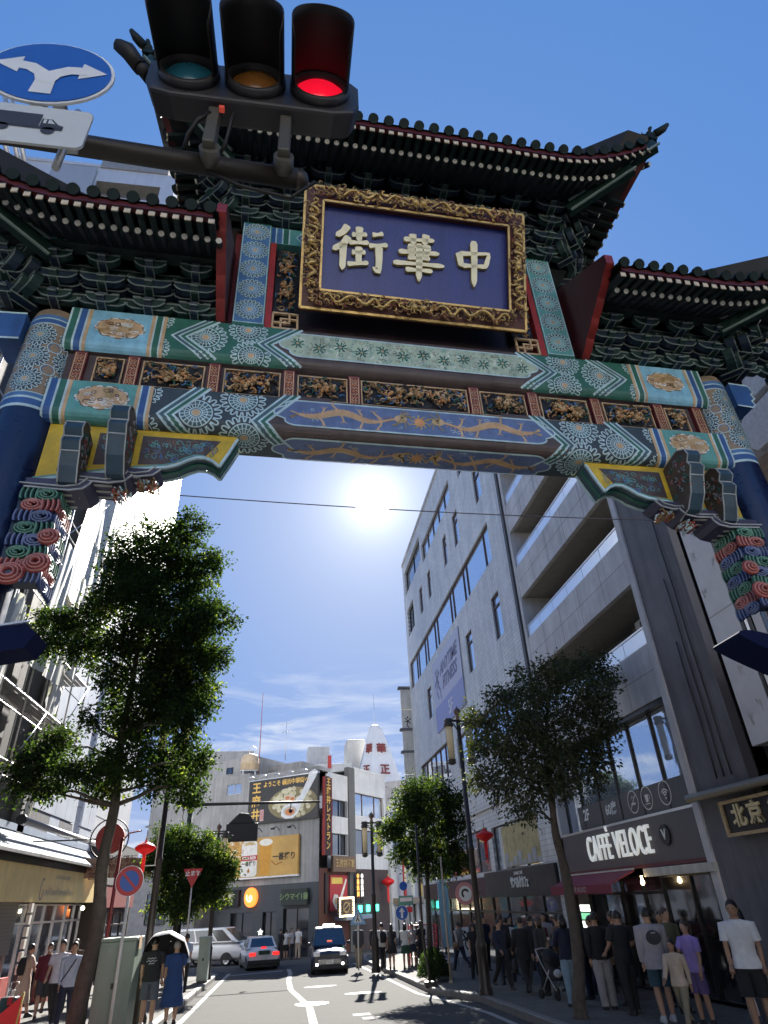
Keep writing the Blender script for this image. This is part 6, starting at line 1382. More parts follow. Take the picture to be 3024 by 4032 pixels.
tree('street_tree','tall dark-leaved street tree in front of the white buildings on the left',(-4.27,17.9),17.9,[(184,2110),(211,2000),(222,1860),(248,1740),(262,1600),(290,1450),(310,1300)],
 [(335,1195,95),(415,1235,70),(265,1230,65),(445,1330,55),(390,1310,75),(300,1300,80),(225,1310,55),(455,1410,45),(400,1400,60),(330,1390,70),(250,1390,55),(180,1350,40),(165,1400,45),(110,1352,38),(105,1395,28),(425,1480,45),(300,1490,42),(350,1515,48),(405,1500,40),(445,1520,30),(250,1500,28),(370,1470,55),(240,1450,40),(400,1560,50),(340,1555,60),(270,1560,40),(200,1555,28),(420,1640,45),(350,1640,60),(275,1640,50),(110,1610,55),(70,1650,48),(150,1660,50),(205,1660,45),(45,1700,35),(95,1710,38),(230,1710,35),(400,1700,40),(330,1700,38)],
 leaf=.108,dens=1.3,tr=.22,seed=11,dep=1.0,sat=2)
tree('street_tree','olive-leaved street tree by the cafe among the queue on the right pavement',(6.06,15.35),15.4,[(1248,2060),(1225,1900),(1200,1800),(1190,1700),(1180,1580),(1190,1480)],
 [(1185,1470,48),(1240,1455,45),(1290,1445,40),(1130,1495,45),(1085,1510,40),(1290,1500,40),(1040,1555,38),(1100,1575,55),(1170,1550,60),(1240,1540,55),(1300,1560,35),(1050,1620,40),(1110,1640,50),(1180,1620,60),(1250,1610,50),(1300,1620,35),(1040,1680,35),(1090,1700,40),(1150,1700,45),(1220,1690,45),(1270,1670,35),(1130,1745,28)],
 leaf=.10,dens=.9,tr=.15,seed=12,dep=.8,weights=(4,4,3,.7),lv=LEAFO)
tree('street_tree','slim street tree beside the clipped bush, halfway down the right kerb',(5.2,26.2),26,[(928,2030),(925,1950),(922,1880),(918,1800),(915,1740)],
 [(905,1710,30),(945,1712,30),(975,1735,28),(880,1740,28),(860,1780,26),(840,1795,20),(905,1765,34),(950,1775,36),(985,1790,28),(880,1820,28),(930,1825,34),(975,1835,28),(900,1865,26),(950,1872,28),(865,1850,20),(985,1870,22)],
 leaf=.11,dens=1.2,tr=.13,seed=13,dep=.7,weights=(3,4,3,3),bark=mBarkD)
tree('street_tree','bright-topped street tree beside the far white van on the left',(-3.7,30.2),30,[(375,2090),(378,2010),(382,1940),(390,1880),(395,1830)],
 [(365,1815,30),(400,1815,30),(435,1830,28),(345,1850,28),(380,1855,34),(420,1868,32),(460,1855,30),(485,1880,24),(440,1905,30),(400,1915,32),(360,1905,30),(470,1925,26),(425,1945,28),(385,1960,28),(345,1950,24),(460,1880,24)],
 leaf=.12,dens=1.3,tr=.12,seed=14,dep=.7,weights=(3,4,3,4),bark=mBarkD)
bs=thing('clipped_bush','low clipped bush at the foot of the slim tree on the right kerb','bush',(5.25,26.0,gz(26)+HP)); V=[];F=[];MI=[];rd=random.Random(3)
for k in range(4200):
    d=Vector((rd.gauss(0,1),rd.gauss(0,1),abs(rd.gauss(0,1)))).normalized(); r=rd.random()**.25; p=Vector((d.x*.55*r,d.y*.9*r,.1+d.z*.85*r)); a=Vector((rd.uniform(-1,1),rd.uniform(-1,1),rd.uniform(-.6,1))).normalized(); b=a.cross(Vector((rd.uniform(-1,1),rd.uniform(-1,1),rd.uniform(-1,1)))).normalized(); i=len(V)
    V+=[tuple(p),tuple(p+a*.04+b*.018),tuple(p+a*.08),tuple(p+a*.04-b*.018)]; F.append((i,i+1,i+2,i+3)); MI.append(rd.choice((0,1,2,2)))
me=bpy.data.meshes.new('foliage'); me.from_pydata(V,[],F)
for m_ in LEAF: me.materials.append(m_)
me.polygons.foreach_set('material_index',MI); tag(link('foliage',me,bs),kind='stuff'); MB().cyl((0,0,0),(0,0,.4),.05,.03,8).build('stem',mBarkD,bs)
# ---------------------------------------------------------------- near signal head over the crossing
mSig=M('signal_grey',(.028,.027,.033),rough=.5,var=.12); mHood=M('hood_black',(.006,.006,.007),rough=.6); mArm=M('arm_brown',(.022,.017,.012),rough=.5,var=.15)
SG=thing('traffic_signal','near horizontal traffic signal with three long black hoods, red lamp lit','traffic light',(-.345,2.0,6.47))
bd=MB(); q=[(-.66,-.10),(-.62,-.20),(-.5,-.235),(.5,-.235),(.62,-.20),(.66,-.10),(.66,.12),(.6,.2),(-.6,.2),(-.66,.12)]
bd.prism(q,lambda x,z:(x,0,z),lambda x,z:(x*.96,.17,z)); bd.build('housing',mSig,SG,fix=True,bevel=.02)
for i,(x,c,e) in enumerate(((-.405,(.02,.13,.20),0),(0,(.22,.09,.02),0),(.405,(.85,.006,.03),.22))):
    ln=MB(); ln.lathe([(0,.045),(.06,.04),(.11,.025),(.15,0)],n=24); lo=ln.build('lens',M('lens_%d'%i,c,rough=.2,emit=e,var=.05),SG,(x,-.005,0),(PI/2,0,0)); tag(lo,('unlit blue-green lens','unlit amber lens','glowing red lens')[i])
    rg=MB(); rg.lathe([(.155,-.01),(.19,-.01),(.19,.05),(.155,.05),(.155,-.01)],n=24); rg.build('lens_ring',mSig,SG,(x,0,0),(PI/2,0,0))
    hd=MB(); n=22; nl=7; g=[]
    for j in range(nl+1):
        tt=j/nl; L_=.44*tt; rr=.182; row=[]
        for k in range(n+1):
            a=-PI*.16+PI*1.32*k/n; edge=abs(k/n-.5)*2; LL=L_*(1-.20*edge**6); row.append(hd.P((x+rr*cos(a),-LL-.0,rr*sin(a)*(1-.03*tt)-.09*tt)))
        g.append(row)
    for j in range(nl):
        for k in range(n): hd.F((g[j][k],g[j][k+1],g[j+1][k+1],g[j+1][k]),0,True)
    ho=hd.build('hood',mHood,SG); md=ho.modifiers.new('s','SOLIDIFY'); md.thickness=.006
for x in (-.235,.2): MB().box(x-.035,x+.035,.05,.13,-.62,-.20).build('hanger',M('clamp_zinc',(.10,.095,.08),rough=.5,metal=.4),SG,bevel=.008); MB().cyl((x,.10,-.60),(x,.2,-.60),.06,n=12).build('clamp',MATS['clamp_zinc'],SG)
MB().cyl((-.66,.06,.05),(-.78,.02,.16),.05,.03,10).tube([(-.72,.04,.10),(-.8,0,.2),(-.86,-.02,.22),(-.88,-.02,.28)],[.05,.055,.04,.012],8).build('end_fitting',mHood,SG)
MB().box(-.2,-.17,.02,.05,-.30,-.27).build('indicator',M('indicator_red',(.4,.05,.03),emit=.15),SG)
np_=MB().box(-.36,.58,.35,.365,.42,.78).build('name_plate',M('plate_white',(.66,.72,.78),rough=.5,var=.05),SG); ob('plate_stripe',M('plate_blue',(.08,.2,.42)),np_,lambda u,v,d:Vector((u,d,v)),-.34,.56,.45,.49,.342,.349)
ob('plate_stripe',M('plate_blue',(.08,.2,.42)),np_,lambda u,v,d:Vector((u,d,v)),-.34,.56,.70,.74,.342,.349)
AR=thing('overhanging_pole','brown horizontal pole arm carrying the traffic signal and the two plates','pole',(0,0,0))
MB().cyl((-3.6,2.08,5.90),(-.05,2.24,5.87),.065,.06,16).build('arm',mArm,AR); MB().sph((-.05,2.24,5.87),.062,12,8).build('end_cap',mArm,AR); MB().cyl((-3.6,2.08,gz(2)),(-3.6,2.08,7.2),.11,.09,16).build('post',mArm,AR)
MB().tube([(-.75,2.2,5.93),(-.72,2.12,6.02),(-.66,2.06,6.08),(-.6,2.05,6.16)],.014,6).tube([(-.55,2.2,5.93),(-.50,2.14,5.99),(-.47,2.06,6.1),(-.46,2.05,6.18)],.012,6).tube([(-.6,2.22,5.82),(-.4,2.24,5.74),(-.1,2.26,5.70),(.05,2.2,5.8)],.012,6).build('cable',mHood,AR)
mSgW=M('sign_white',(.72,.74,.74),rough=.4,var=.05); mSgB=M('sign_blue',(.015,.10,.42),rough=.35,var=.06); mSgR=M('sign_red',(.50,.03,.04),rough=.4,var=.06); mZn=M('zinc',(.45,.46,.47),rough=.45,metal=.6); mNvy=M('navy_back',(.006,.010,.042),rough=.8,spec=.1)
def disc(name,parent,r,th,mat,loc,y=0,n=40):
    mb=MB(); mb.prism([(r*cos(2*PI*k/n),r*sin(2*PI*k/n)) for k in range(n)],lambda x,z:(x,y-th,z),lambda x,z:(x,y,z)); return mb.build(name,mat,parent,loc,fix=True)
DS=thing('direction_sign','round blue sign with white arrows forking left and right','traffic sign',(-1.28,1.69,5.61))
d0=disc('plate',DS,.30,.012,mSgW,(0,0,0)); disc('face',DS,.285,.004,mSgB,(0,0,0),-.013)
q=Paint(lambda u,v,h:Vector((u,-.018-h,v)))
q.fill([(-.05,-.22),(.05,-.22),(.045,-.10),(.0,-.02),(-.045,-.10)],0,.002); 
for s in (-1,1):
    q.line([(s*.0,-.12),(s*.03,-.03),(s*.09,.02),(s*.17,.03)],.075,0,.0030+.0008*s); q.fill([(s*.14,.11),(s*.265,.03),(s*.14,-.05)] if True else [],0,.002)
q.build('arrow',[mSgW],DS)
MB().box(-.03,.03,.0,.03,-.5,.26).build('stem',mZn,DS); MB().box(-.03,.03,.0,.38,-.02,.02).build('bracket',mZn,DS); MB().cyl((0,.3,.26),(0,.3,-.3),.02,n=8).build('hanger',mZn,DS)
VS=thing('vehicle_plate','white rectangular plate with a dark lorry silhouette under the round blue sign','traffic sign',(-1.28,1.69,5.125))
mb=MB(); w_,h_,r_=.27,.155,.035; q=[]
for cx,cz,a in ((w_-r_,h_-r_,0),(-w_+r_,h_-r_,PI/2),(-w_+r_,-h_+r_,PI),(w_-r_,-h_+r_,1.5*PI)): q+=arc(cx,cz,r_,a,a+PI/2,5)
mb.prism(q,lambda x,z:(x,-.012,z),lambda x,z:(x,0,z)); mb.build('plate',M('plate_grey',(.55,.58,.58),rough=.45,var=.05),VS,fix=True)
q=Paint(lambda u,v,h:Vector((u,-.012-h,v))); mT=M('lorry_ink',(.03,.035,.05))
q.fill([(-.2,-.02),(-.2,.085),(.06,.085),(.06,-.02)],0,.003); q.fill([(.065,-.02),(.065,.05),(.11,.05),(.14,.01),(.165,.0),(.165,-.02)],0,.003); q.fill([(-.2,-.035),(.165,-.035),(.165,-.018),(-.2,-.018)],0,.003)
for x in (-.15,-.09,.105): q.circ((x,-.045),.03,0,.003,14)
q.build('lorry_mark',[mT],VS); q=Paint(lambda u,v,h:Vector((u,-.012-h,v))); q.fill([(.075,.008),(.075,.04),(.088,.04),(.088,.008)],0,.006); q.fill([(.096,.008),(.096,.04),(.106,.04),(.128,.008)],0,.006); q.build('lorry_window',[MATS['plate_grey']],VS)
# navy boards hung either side beneath the gate
NB=thing('navy_board','dark navy boxed board jutting in below the left gate column','sign',(-2.62,5.0,3.80)); MB().prism([(-.55,-.13),(.62,-.13),(.70,-.02),(.62,.07),(-.55,.09)],lambda x,z:(x,-.14,z),lambda x,z:(x,.14,z)).build('box',mNvy,NB,rot=(0,RAD(-10),0),fix=True); MB().bar((.1,.1,.1),(.1,.1,.6),.05,.05).build('hanger',mNvy,NB); MB().box(-.5,.66,-.16,-.145,.07,.085).build('trim',M('trim_steel',(.35,.40,.48),rough=.3,metal=.6),NB,rot=(0,RAD(-10),0))
NB=thing('navy_disc','dark navy rounded board edging in at the right below the gate column','sign',(4.55,5.0,3.66)); mb=MB(); mb.prism([(.66*cos(a),.14*sin(a) if sin(a)>0 else .05*sin(a)) for a in [2*PI*k/32 for k in range(32)]],lambda x,z:(x,-.2,z-.0),lambda x,z:(x,.2,z)); mb.build('board',mNvy,NB,rot=(0,RAD(24),0),fix=True); MB().bar((.2,.1,0),(.2,.1,.9),.05,.05).build('hanger',mNvy,NB)
# silver pipes far up on the left
PP=thing('steel_pipes','three silver vertical pipes above the left side roof','pipes',(0,0,0))
for i,(a,b) in enumerate((((8,300),(30,382)),((30,300),(48,385)),((44,300),(62,388)))): 
    p0=atp(*a,7.6); p1=atp(*b,7.9); MB().cyl(p1,p0+(p0-p1)*1.5,.05,n=12).build('pipe',M('pipe_silver',(.60,.60,.62),rough=.4,metal=.6),PP)
# overhead wire between the gate columns
WR=thing('overhead_wire','thin cable strung between the two gate columns under the beam','cable',(0,0,0)); a=atp(0,1040,6.2); b=atp(1659,1130,6.6)
MB().tube([a.lerp(b,k/16)-Vector((0,0,.10*sin(PI*k/16))) for k in range(17)],.0065,5).build('wire',M('wire_dark',(.10,.09,.10)),WR)
# ---------------------------------------------------------------- street lamps
mPole=M('lamp_pole',(.022,.016,.014),rough=.45,var=.15); mLant=M('lantern_glass',(.62,.57,.46),rough=.5,trans=.3,var=.08,tcol=(.75,.68,.50)); mLcap=M('lantern_cap',(.07,.06,.05),rough=.5)
def lamp(name,label,x,y,h,sc_=1,group='lantern street lamps'):
    t=thing(name,label,'street lamp',(x,y,gz(y)+HP),0,group); s=sc_
    MB().lathe([(.19,0),(.19,.12),(.15,.2),(.15,1.05),(.17,1.10),(.13,1.2),(.095,1.3),(.085,h*.45),(.10,h*.452),(.10,h*.462),(.075,h*.465),(.065,h-.45),(.06,h-.4)],n=16).build('pole',mPole,t)
    MB().lathe([(.05,h-.4),(.07,h-.33),(.045,h-.27),(.10,h-.19),(.12,h-.12),(.09,h-.05),(.03,h),(.0,h+.08)],n=12).build('finial',M('finial_bronze',(.20,.13,.10),metal=.4,rough=.4),t)
    MB().bar((-.42,0,h-.42),(.42,0,h-.42),.05,.07).tube([(-.35,0,h-.44),(-.15,0,h-.52),(-.06,0,h-.7)],.02,6).tube([(.35,0,h-.44),(.15,0,h-.52),(.06,0,h-.7)],.02,6).build('crossarm',mPole,t)
    for k in (-.33,.33):
        ln=MB().lathe([(.0,h-.62),(.115,h-.62),(.105,h-1.0),(.095,h-1.65),(.0,h-1.65)],(k,0,0),18).build('lantern',mLant,t)
        MB().lathe([(0,h-.36),(.13,h-.36),(.15,h-.44),(.12,h-.5),(.165,h-.52),(.165,h-.54),(.12,h-.55),(.165,h-.58),(.165,h-.60),(.12,h-.62)],(k,0,0),18).build('lantern_cap',mLcap,ln); MB().lathe([(.10,h-1.62),(.14,h-1.64),(.14,h-1.66),(.10,h-1.68),(.14,h-1.71),(.14,h-1.73),(.08,h-1.78),(0,h-1.80)],(k,0,0),18).build('lantern_cap',mLcap,ln)
        MB().tube([(k-.115,0,h-.6),(k-.10,0,h-1.66)],.008,5).build('lantern_rib',mLcap,ln); MB().tube([(k+.115,0,h-.6),(k+.10,0,h-1.66)],.008,5).build('lantern_rib',mLcap,ln)
    return t
lamp('street_lamp','black twin-lantern lamp post on the right kerb beside the cafe tree',5.57,20.65,7.65)
lamp('street_lamp','twin-lantern lamp post on the left kerb, its black pole beside the red paper lantern',-3.33,20.1,7.65)
lamp('street_lamp','far twin-lantern lamp post standing over the schoolgirls',3.95,31.5,5.95)
lamp('street_lamp','far twin-lantern lamp post rising behind the bright-topped left tree',-3.05,34.0,6.0)
# mast arm at the junction
MA=thing('mast_arm','dark junction signal mast with a long thin arm over the road','pole',(-5.25,40,gz(40)+HP)); mDk_=M('mast_black',(.018,.016,.016),rough=.5)
MB().cyl((0,0,0),(0,0,8.15),.17,.13,14).build('post',mDk_,MA); MB().cyl((0,0,8.15),(0,0,8.2),.16,n=12).build('post_cap',mDk_,MA); MB().cyl((-.45,0,7.75),(.5,0,7.75),.17,.14,12).build('clamp',mDk_,MA); MB().cyl((.4,0,7.75),(7.3,0,7.72),.09,.055,10).build('arm',mDk_,MA); MB().cyl((5.6,0,7.7),(5.6,0,7.35),.03,n=6).sph((5.6,0,7.28),.12,8,6).build('hanging_fitting',mDk_,MA)
MB().tube([(-.3,0,7.7),(-.4,0,7.2),(-.3,0,6.7),(-.1,0,6.5)],.02,6).build('cable',mDk_,MA)
SB=thing('traffic_signal','black rear of a traffic signal seen below the junction mast arm','traffic light',(-2.3,40,5.3)); MB().box(-.9,.85,-.2,.2,-.15,.75).prism([(-.8,.75),(.7,.75),(.3,1.25),(-.2,1.3)],lambda x,z:(x,-.18,z),lambda x,z:(x,.18,z)).build('housing',mDk_,SB,bevel=.04); MB().bar((-2.7,0,.4),(-.9,0,.4),.06,.06).build('bracket',mDk_,SB)
for k in range(3): MB().cyl((-.55+.55*k,.2,.3),(-.55+.55*k,.5,.3),.22,.24,12).build('hood',mDk_,SB)
# ---------------------------------------------------------------- signs and street furniture
p=atp(280,1903,17.0)
NP=thing('no_parking_sign','round no parking sign, blue with red border and slash, on a white pole','traffic sign',(p.x,17.0,gz(17)+HP)); zc=p.z-NP.location.z
o=disc('plate',NP,.305,.01,mSgW,(0,0,zc)); disc('red_ring',NP,.29,.004,mSgR,(0,0,zc),-.011); 
q=Paint(lambda u,v,h:Vector((u,-.016-h,v+zc)))
q.fill(arc(0,0,.205,PI*.75+.13,PI*1.75-.13,20),0,.002); q.build('blue_field',[mSgB],NP); q=Paint(lambda u,v,h:Vector((u,-.016-h,v+zc))); q.fill(arc(0,0,.205,-PI*.25+.13,PI*.75-.13,20),0,.002); q.build('blue_field',[mSgB],NP)
MB().cyl((.02,.02,-.0),(.02,.02,zc+.28),.033,n=12).build('pole',M('pole_white',(.62,.61,.58),rough=.5,streak=.2),NP)
p=atp(222,2080,18.6); RPz=gz(18.6)+HP
RP=thing('red_pole','slim dark red pole standing just right of the big tree trunk','pole',(p.x,18.6,RPz)); MB().cyl((0,0,0),(0,0,3.9),.045,n=10).build('shaft',M('pole_red',(.20,.025,.03),rough=.4),RP); MB().lathe([(.09,0),(.09,.1),(.05,.18)],n=12).build('foot',MATS['pole_red'],RP); MB().tube([(0,0,3.8),(.15,0,4.0),(.45,0,4.05)],.02,6).build('hook',MATS['pole_red'],RP)
mRedL=M('lantern_red',(.72,.015,.02),rough=.45,var=.08,trans=.25)
def rlantern(name,label,p,r,tail,group='red hanging lanterns'):
    t=thing(name,label,'lantern',p,0,group); mb=MB(); n=24; prof=[(0,.62),(.10,.62),(.12,.55),(.10,.5),(.35,.42),(.75,.25),(1.0,.02),(.82,-.2),(.45,-.38),(.18,-.5),(.14,-.56),(0,-.58)]
    prev=None
    for rr,zz in prof:
        A=[mb.P((r*rr*cos(2*PI*k/n)*(1+.05*(k%2)),r*rr*sin(2*PI*k/n)*(1+.05*(k%2)),r*zz*1.15)) for k in range(n)]
        if prev: mb.skin(prev,A,0)
        prev=A
    mb.build('shade',mRedL,t); mb=MB().lathe([(0,r*.70),(.10*r,r*.70),(.06*r,r*.95),(0,r*1.0)],n=10); mb.build('knob',M('lantern_gold',(.6,.4,.1),metal=.5),t); MB().cyl((0,0,r*.9),(0,0,r*1.6),.008,n=5).build('cord',mHood,t)
    MB().box(-r*.16,r*.16,-.02,.02,-r*.6-tail,-r*.6).build('tassel',mRedL,t)
    for k in (-.09,.09): MB().box(r*k-.006,r*k+.006,-.025,.025,-r*.6-tail-.12,-r*.6-tail).build('fringe',mRedL,t)
    return t
p=atp(314,1832,20.0); rlantern('red_lantern','bright red paper lantern with long tassel hanging by the left lamp pole',(p.x,20.0,p.z),.27,.42)
MB_=MB(); c0=Vector((p.x,20.05,p.z)); MB_.bar(c0+Vector((-.1,0,.52)),c0+Vector((.42,0,.52)),.025,.025).bar(c0+Vector((.30,0,.5)),c0+Vector((.30,0,-.42)),.02,.02).bar(c0+Vector((.0,0,-.42)),c0+Vector((.4,0,-.42)),.025,.025)
tag(MB_.build('lantern_bracket',mZn),'thin metal bracket frame holding the left red lantern on the lamp pole','bracket')
p=F2(9.6,2.9,-.7); rlantern('red_lantern','glowing red lantern with tassel on the far white shop front',(p.x,p.y,p.z+.4),.55,1.1)
p=atp(1047,1805,20.9); rlantern('red_lantern','shaded red lantern hanging behind the right lamp pole',(p.x,20.9,p.z),.27,.45)
p=atp(240,1812,25); RS=thing('round_red_sign','round red drum sign in a black ring behind the left tree trunk','sign',(p.x,25,p.z)); disc('drum',RS,.46,.16,M('drum_red',(.30,.04,.03)),(.0,0,0)); mb=MB(); mb.tube([(-.05+.62*cos(a),0,.62*sin(a)) for a in [2*PI*k/28 for k in range(29)]],.022,6); mb.build('ring',mHood,RS); MB().bar((-.6,.0,0),(-2.6,0,0),.04,.04).build('bracket',mHood,RS)
# utility cabinets
def cabinet(name,label,x,y,w,d,h,c):
    t=thing(name,label,'utility box',(x,y,gz(y)+HP),0,'green utility cabinets'); m_=M(name+'_paint_%d'%int(y),c,rough=.5,var=.1,vs=2,streak=.22)
    MB().box(-w/2,w/2,-d/2,d/2,.08,h).build('case',m_,t,bevel=.02); MB().box(-w/2-.02,w/2+.02,-d/2-.02,d/2+.02,h,h+.07).build('lid',m_,t,bevel=.02); MB().box(-w/2+.02,w/2-.02,-d/2+.02,d/2-.02,0,.08).build('plinth',mKb,t)
    MB().box(-w/2+.05,-.01,-d/2-.012,-d/2,.16,h-.08).build('door',m_,t); MB().box(.01,w/2-.05,-d/2-.012,-d/2,.16,h-.08).build('door',m_,t); MB().box(-.03,.03,-d/2-.03,-d/2-.012,h*.5,h*.56).build('handle',mFrD,t); return t
t=cabinet('utility_cabinet','grey-green utility cabinet at the left kerb in front of the couple with the umbrella',-3.62,18.3,.78,.85,1.72,(.20,.26,.21)); MB().box(.41,.42,-.2,.1,1.55,1.8).build('notice',M('notice_tan',(.6,.42,.28)),t)
cabinet('utility_cabinet','pale green utility cabinet at the kerb end beside the white van',-3.08,32.4,.42,.6,1.5,(.40,.48,.44))
t=thing('warning_barrier','bright red tapered flag pole corner cutting in at the lower left','flag',(-4.95,16.2,gz(16.2)+HP)); MB().prism([(-.5,-.2),(.12,-.2),(.02,.95),(-.5,.55)],lambda x,z:(x,0,z),lambda x,z:(x,.03,z)).build('banner_cloth',M('flag_red',(.72,.02,.025),rough=.6),t); MB().cyl((-.02,.0,0),(.03,0,1.0),.018,n=8).build('pole',M('pole_yellow',(.6,.4,.1)),t)
# signs by the far kerbs
def pole_sign(name,label,x,y,zc,build,ph=None,cat='traffic sign'):
    t=thing(name,label,cat,(x,y,gz(y)+HP)); MB().cyl((0,.03,0),(0,.03,ph or zc+.2),.03,n=10).build('pole',M('pole_white',(.62,.61,.58)),t); build(t,zc); return t
def arrow_up(t,z):
    disc('plate',t,.30,.012,mSgW,(0,0,z)); disc('face',t,.28,.004,mSgB,(0,0,z),-.013); q=Paint(lambda u,v,h:Vector((u,-.02-h,v+z))); q.fill([(-.05,-.2),(.05,-.2),(.05,.04),(-.05,.04)],0); q.fill([(-.14,.04),(.14,.04),(0,.22)],0); q.build('arrow',[mSgW],t)
p=atp(868,1972,34); pole_sign('one_way_sign','round blue sign with a white upward arrow behind the schoolgirls',p.x,34,p.z-gz(34)-HP,arrow_up)
def tri(t,z):
    MB().prism([(-.36,-.3),(.36,-.3),(0,.38)],lambda x,v:(x,-.012,v+z),lambda x,v:(x,0,v+z)).build('plate',M('sign_paleblue',(.22,.42,.66),rough=.4),t,fix=True); MB().prism([(-.2,-.22),(.2,-.22),(0,.2)],lambda x,v:(x,-.018,v+z),lambda x,v:(x,-.013,v+z)).build('inset',mSgW,t,fix=True)
    q=Paint(lambda u,v,h:Vector((u,-.02-h,v+z))); q.line([(0,.06),(-.02,-.06),(-.08,-.18)],.04,0); q.line([(-.02,-.06),(.06,-.18)],.04,0); q.circ((0,.1),.03,0,.003,8); q.build('walker_mark',[mBlkS],t)
p=atp(773,1980,33.5); pole_sign('crossing_sign','pale blue triangular crossing sign on a white pole near the black taxi',p.x,33.5,p.z-gz(33.5)-HP,tri)
def sq(t,z): MB().box(-.36,.36,-.012,0,z-.2,z+.2).build('plate',M('sign_green',(.10,.30,.22)),t); MB().box(-.3,.3,-.018,-.013,z-.04,z+.12).build('panel',mSgW,t); MB().box(-.3,.3,-.012,0,z-.5,z-.28).build('subplate',mSgR,t); disc('blue_disc',t,.2,.012,mSgB,(-.1,0,z+.62))
p=atp(877,1945,36); pole_sign('direction_board','small green and white direction plate with red plate below on a pole',p.x,36,p.z-gz(36)-HP,sq,cat='sign')
def stop(t,z):
    MB().prism([(-.36,.29),(.36,.29),(0,-.36)],lambda x,v:(x,-.012,v+z),lambda x,v:(x,0,v+z)).build('plate',mSgR,t,fix=True); text('sign_lettering','止まれ',mSgW,t,frame((0,-.016,z+.12),(1,0,0),(0,0,1)),.19,.002,.006)
p=atp(416,1895,28.4); pole_sign('stop_sign','red triangular stop sign half hidden in the left tree foliage',p.x,28.4,p.z-gz(28.4)-HP,stop)
t=thing('thin_post','thin pale post leaning by the clipped bush','post',(5.56,24.8,gz(24.8)+HP)); MB().cyl((0,0,0),(-.02,0,3.6),.035,.03,8).build('shaft',M('post_beige',(.42,.36,.26)),t); MB().lathe([(.07,0),(.07,.05),(.04,.08)],n=10).build('foot',MATS['post_beige'],t)
t=thing('thin_post','slender dark post with a heavy foot block at the right road edge','post',(4.72,24.0,gz(24)+HP)); MB().tube([(0,0,0),(-.05,0,.5),(-.13,.1,1.2),(-.13,.1,4.6)],.04,8).build('shaft',mPole,t); MB().box(-.2,.2,-.15,.15,-.02,.14).build('foot',mPole,t,bevel=.02)
t=thing('kerb_bollard','short black bollard with a white band at the far right kerb','bollard',(3.95+.8,34.5,gz(34.5)+HP)); MB().cyl((0,0,0),(0,0,.85),.06,n=12).sph((0,0,.85),.06,10,6).build('post',mPole,t); MB().cyl((0,0,.6),(0,0,.68),.063,n=12).build('band',mSgW,t)
t=thing('shop_board','white standing board with a black runner figure on the right pavement','sign',(8.25,33.0,gz(33)+HP)); MB().box(-.4,.4,-.02,.02,.25,1.35).build('board',mSgW,t,rot=(RAD(-8),0,0)); mb=MB()
for x in (-.35,.35): mb.bar((x,0,0),(x,.12,1.3),.03,.03); mb.bar((x,.5,0),(x,.15,1.3),.03,.03)
mb.build('stand',mZn,t); q=Paint(lambda u,v,h:Vector((u,-.03-h+.14*(v-.25)/1.1,v)))
for pts in ([(-.12,1.1),(.0,.9),(.14,.75)],[(-.15,.85),(0,.92),(.16,1.0)],[(0,.9),(-.06,.68),(.05,.5)]): q.line(pts,.06,0)
q.circ((-.02,1.15),.06,0,.003,10); q.build('runner_mark',[mBlkS],t)
t=thing('feather_banner','tall pale blue feather banner in front of the dark shops','banner',(7.7,34.5,gz(34.5)+HP)); MB().prism([(-.22,.6),(.22,.6),(.24,2.9),(.1,3.25),(-.15,3.3),(-.24,3.0)],lambda x,z:(x,0,z),lambda x,z:(x,.02,z)).build('cloth',M('banner_sky',(.25,.48,.58)),t,fix=True); MB().cyl((-.24,.01,0),(-.24,.01,3.3),.02,n=6).build('pole',mZn,t); MB().lathe([(0,.2),(.3,.16),(.34,0)],n=12).build('weight',M('weight_white',(.5,.5,.5)),t)
t=thing('round_sign','small round sign with pink rim on a bracket left of the right lamp pole','sign',tuple(atp(1004,1930,22)));t['label']='small round sign with pink rim on a bracket left of the right lamp pole'; disc('rim',t,.30,.05,M('rim_pink',(.55,.25,.25)),(0,0,0)); disc('face',t,.2,.01,mSgW,(0,0,0),-.055); q=Paint(lambda u,v,h:Vector((u,-.067-h,v))); q.line(arc(0,0,.1,.4,4.2,8),.06,0); q.build('sign_mark',[mBlkS],t); MB().bar((.0,.0,.0),(.5,0,0),.04,.04).build('bracket',mPole,t)
t=thing('red_rack','red metal display rack with hanging goods outside the far right shops','rack',(6.5,34.2,gz(34.2)+HP)); mb=MB()
for x in (-.6,.6):
    for y in (-.3,.3): mb.cyl((x,y,0),(x,y,1.5),.03,n=6)
for z in (.3,.75,1.2,1.5): mb.box(-.6,.6,-.3,.3,z,z+.03)
mb.build('frame',M('rack_red',(.55,.03,.04),rough=.4),t); MB().box(-.1,.35,-.34,-.31,1.0,1.5).build('card',mSgW,t)
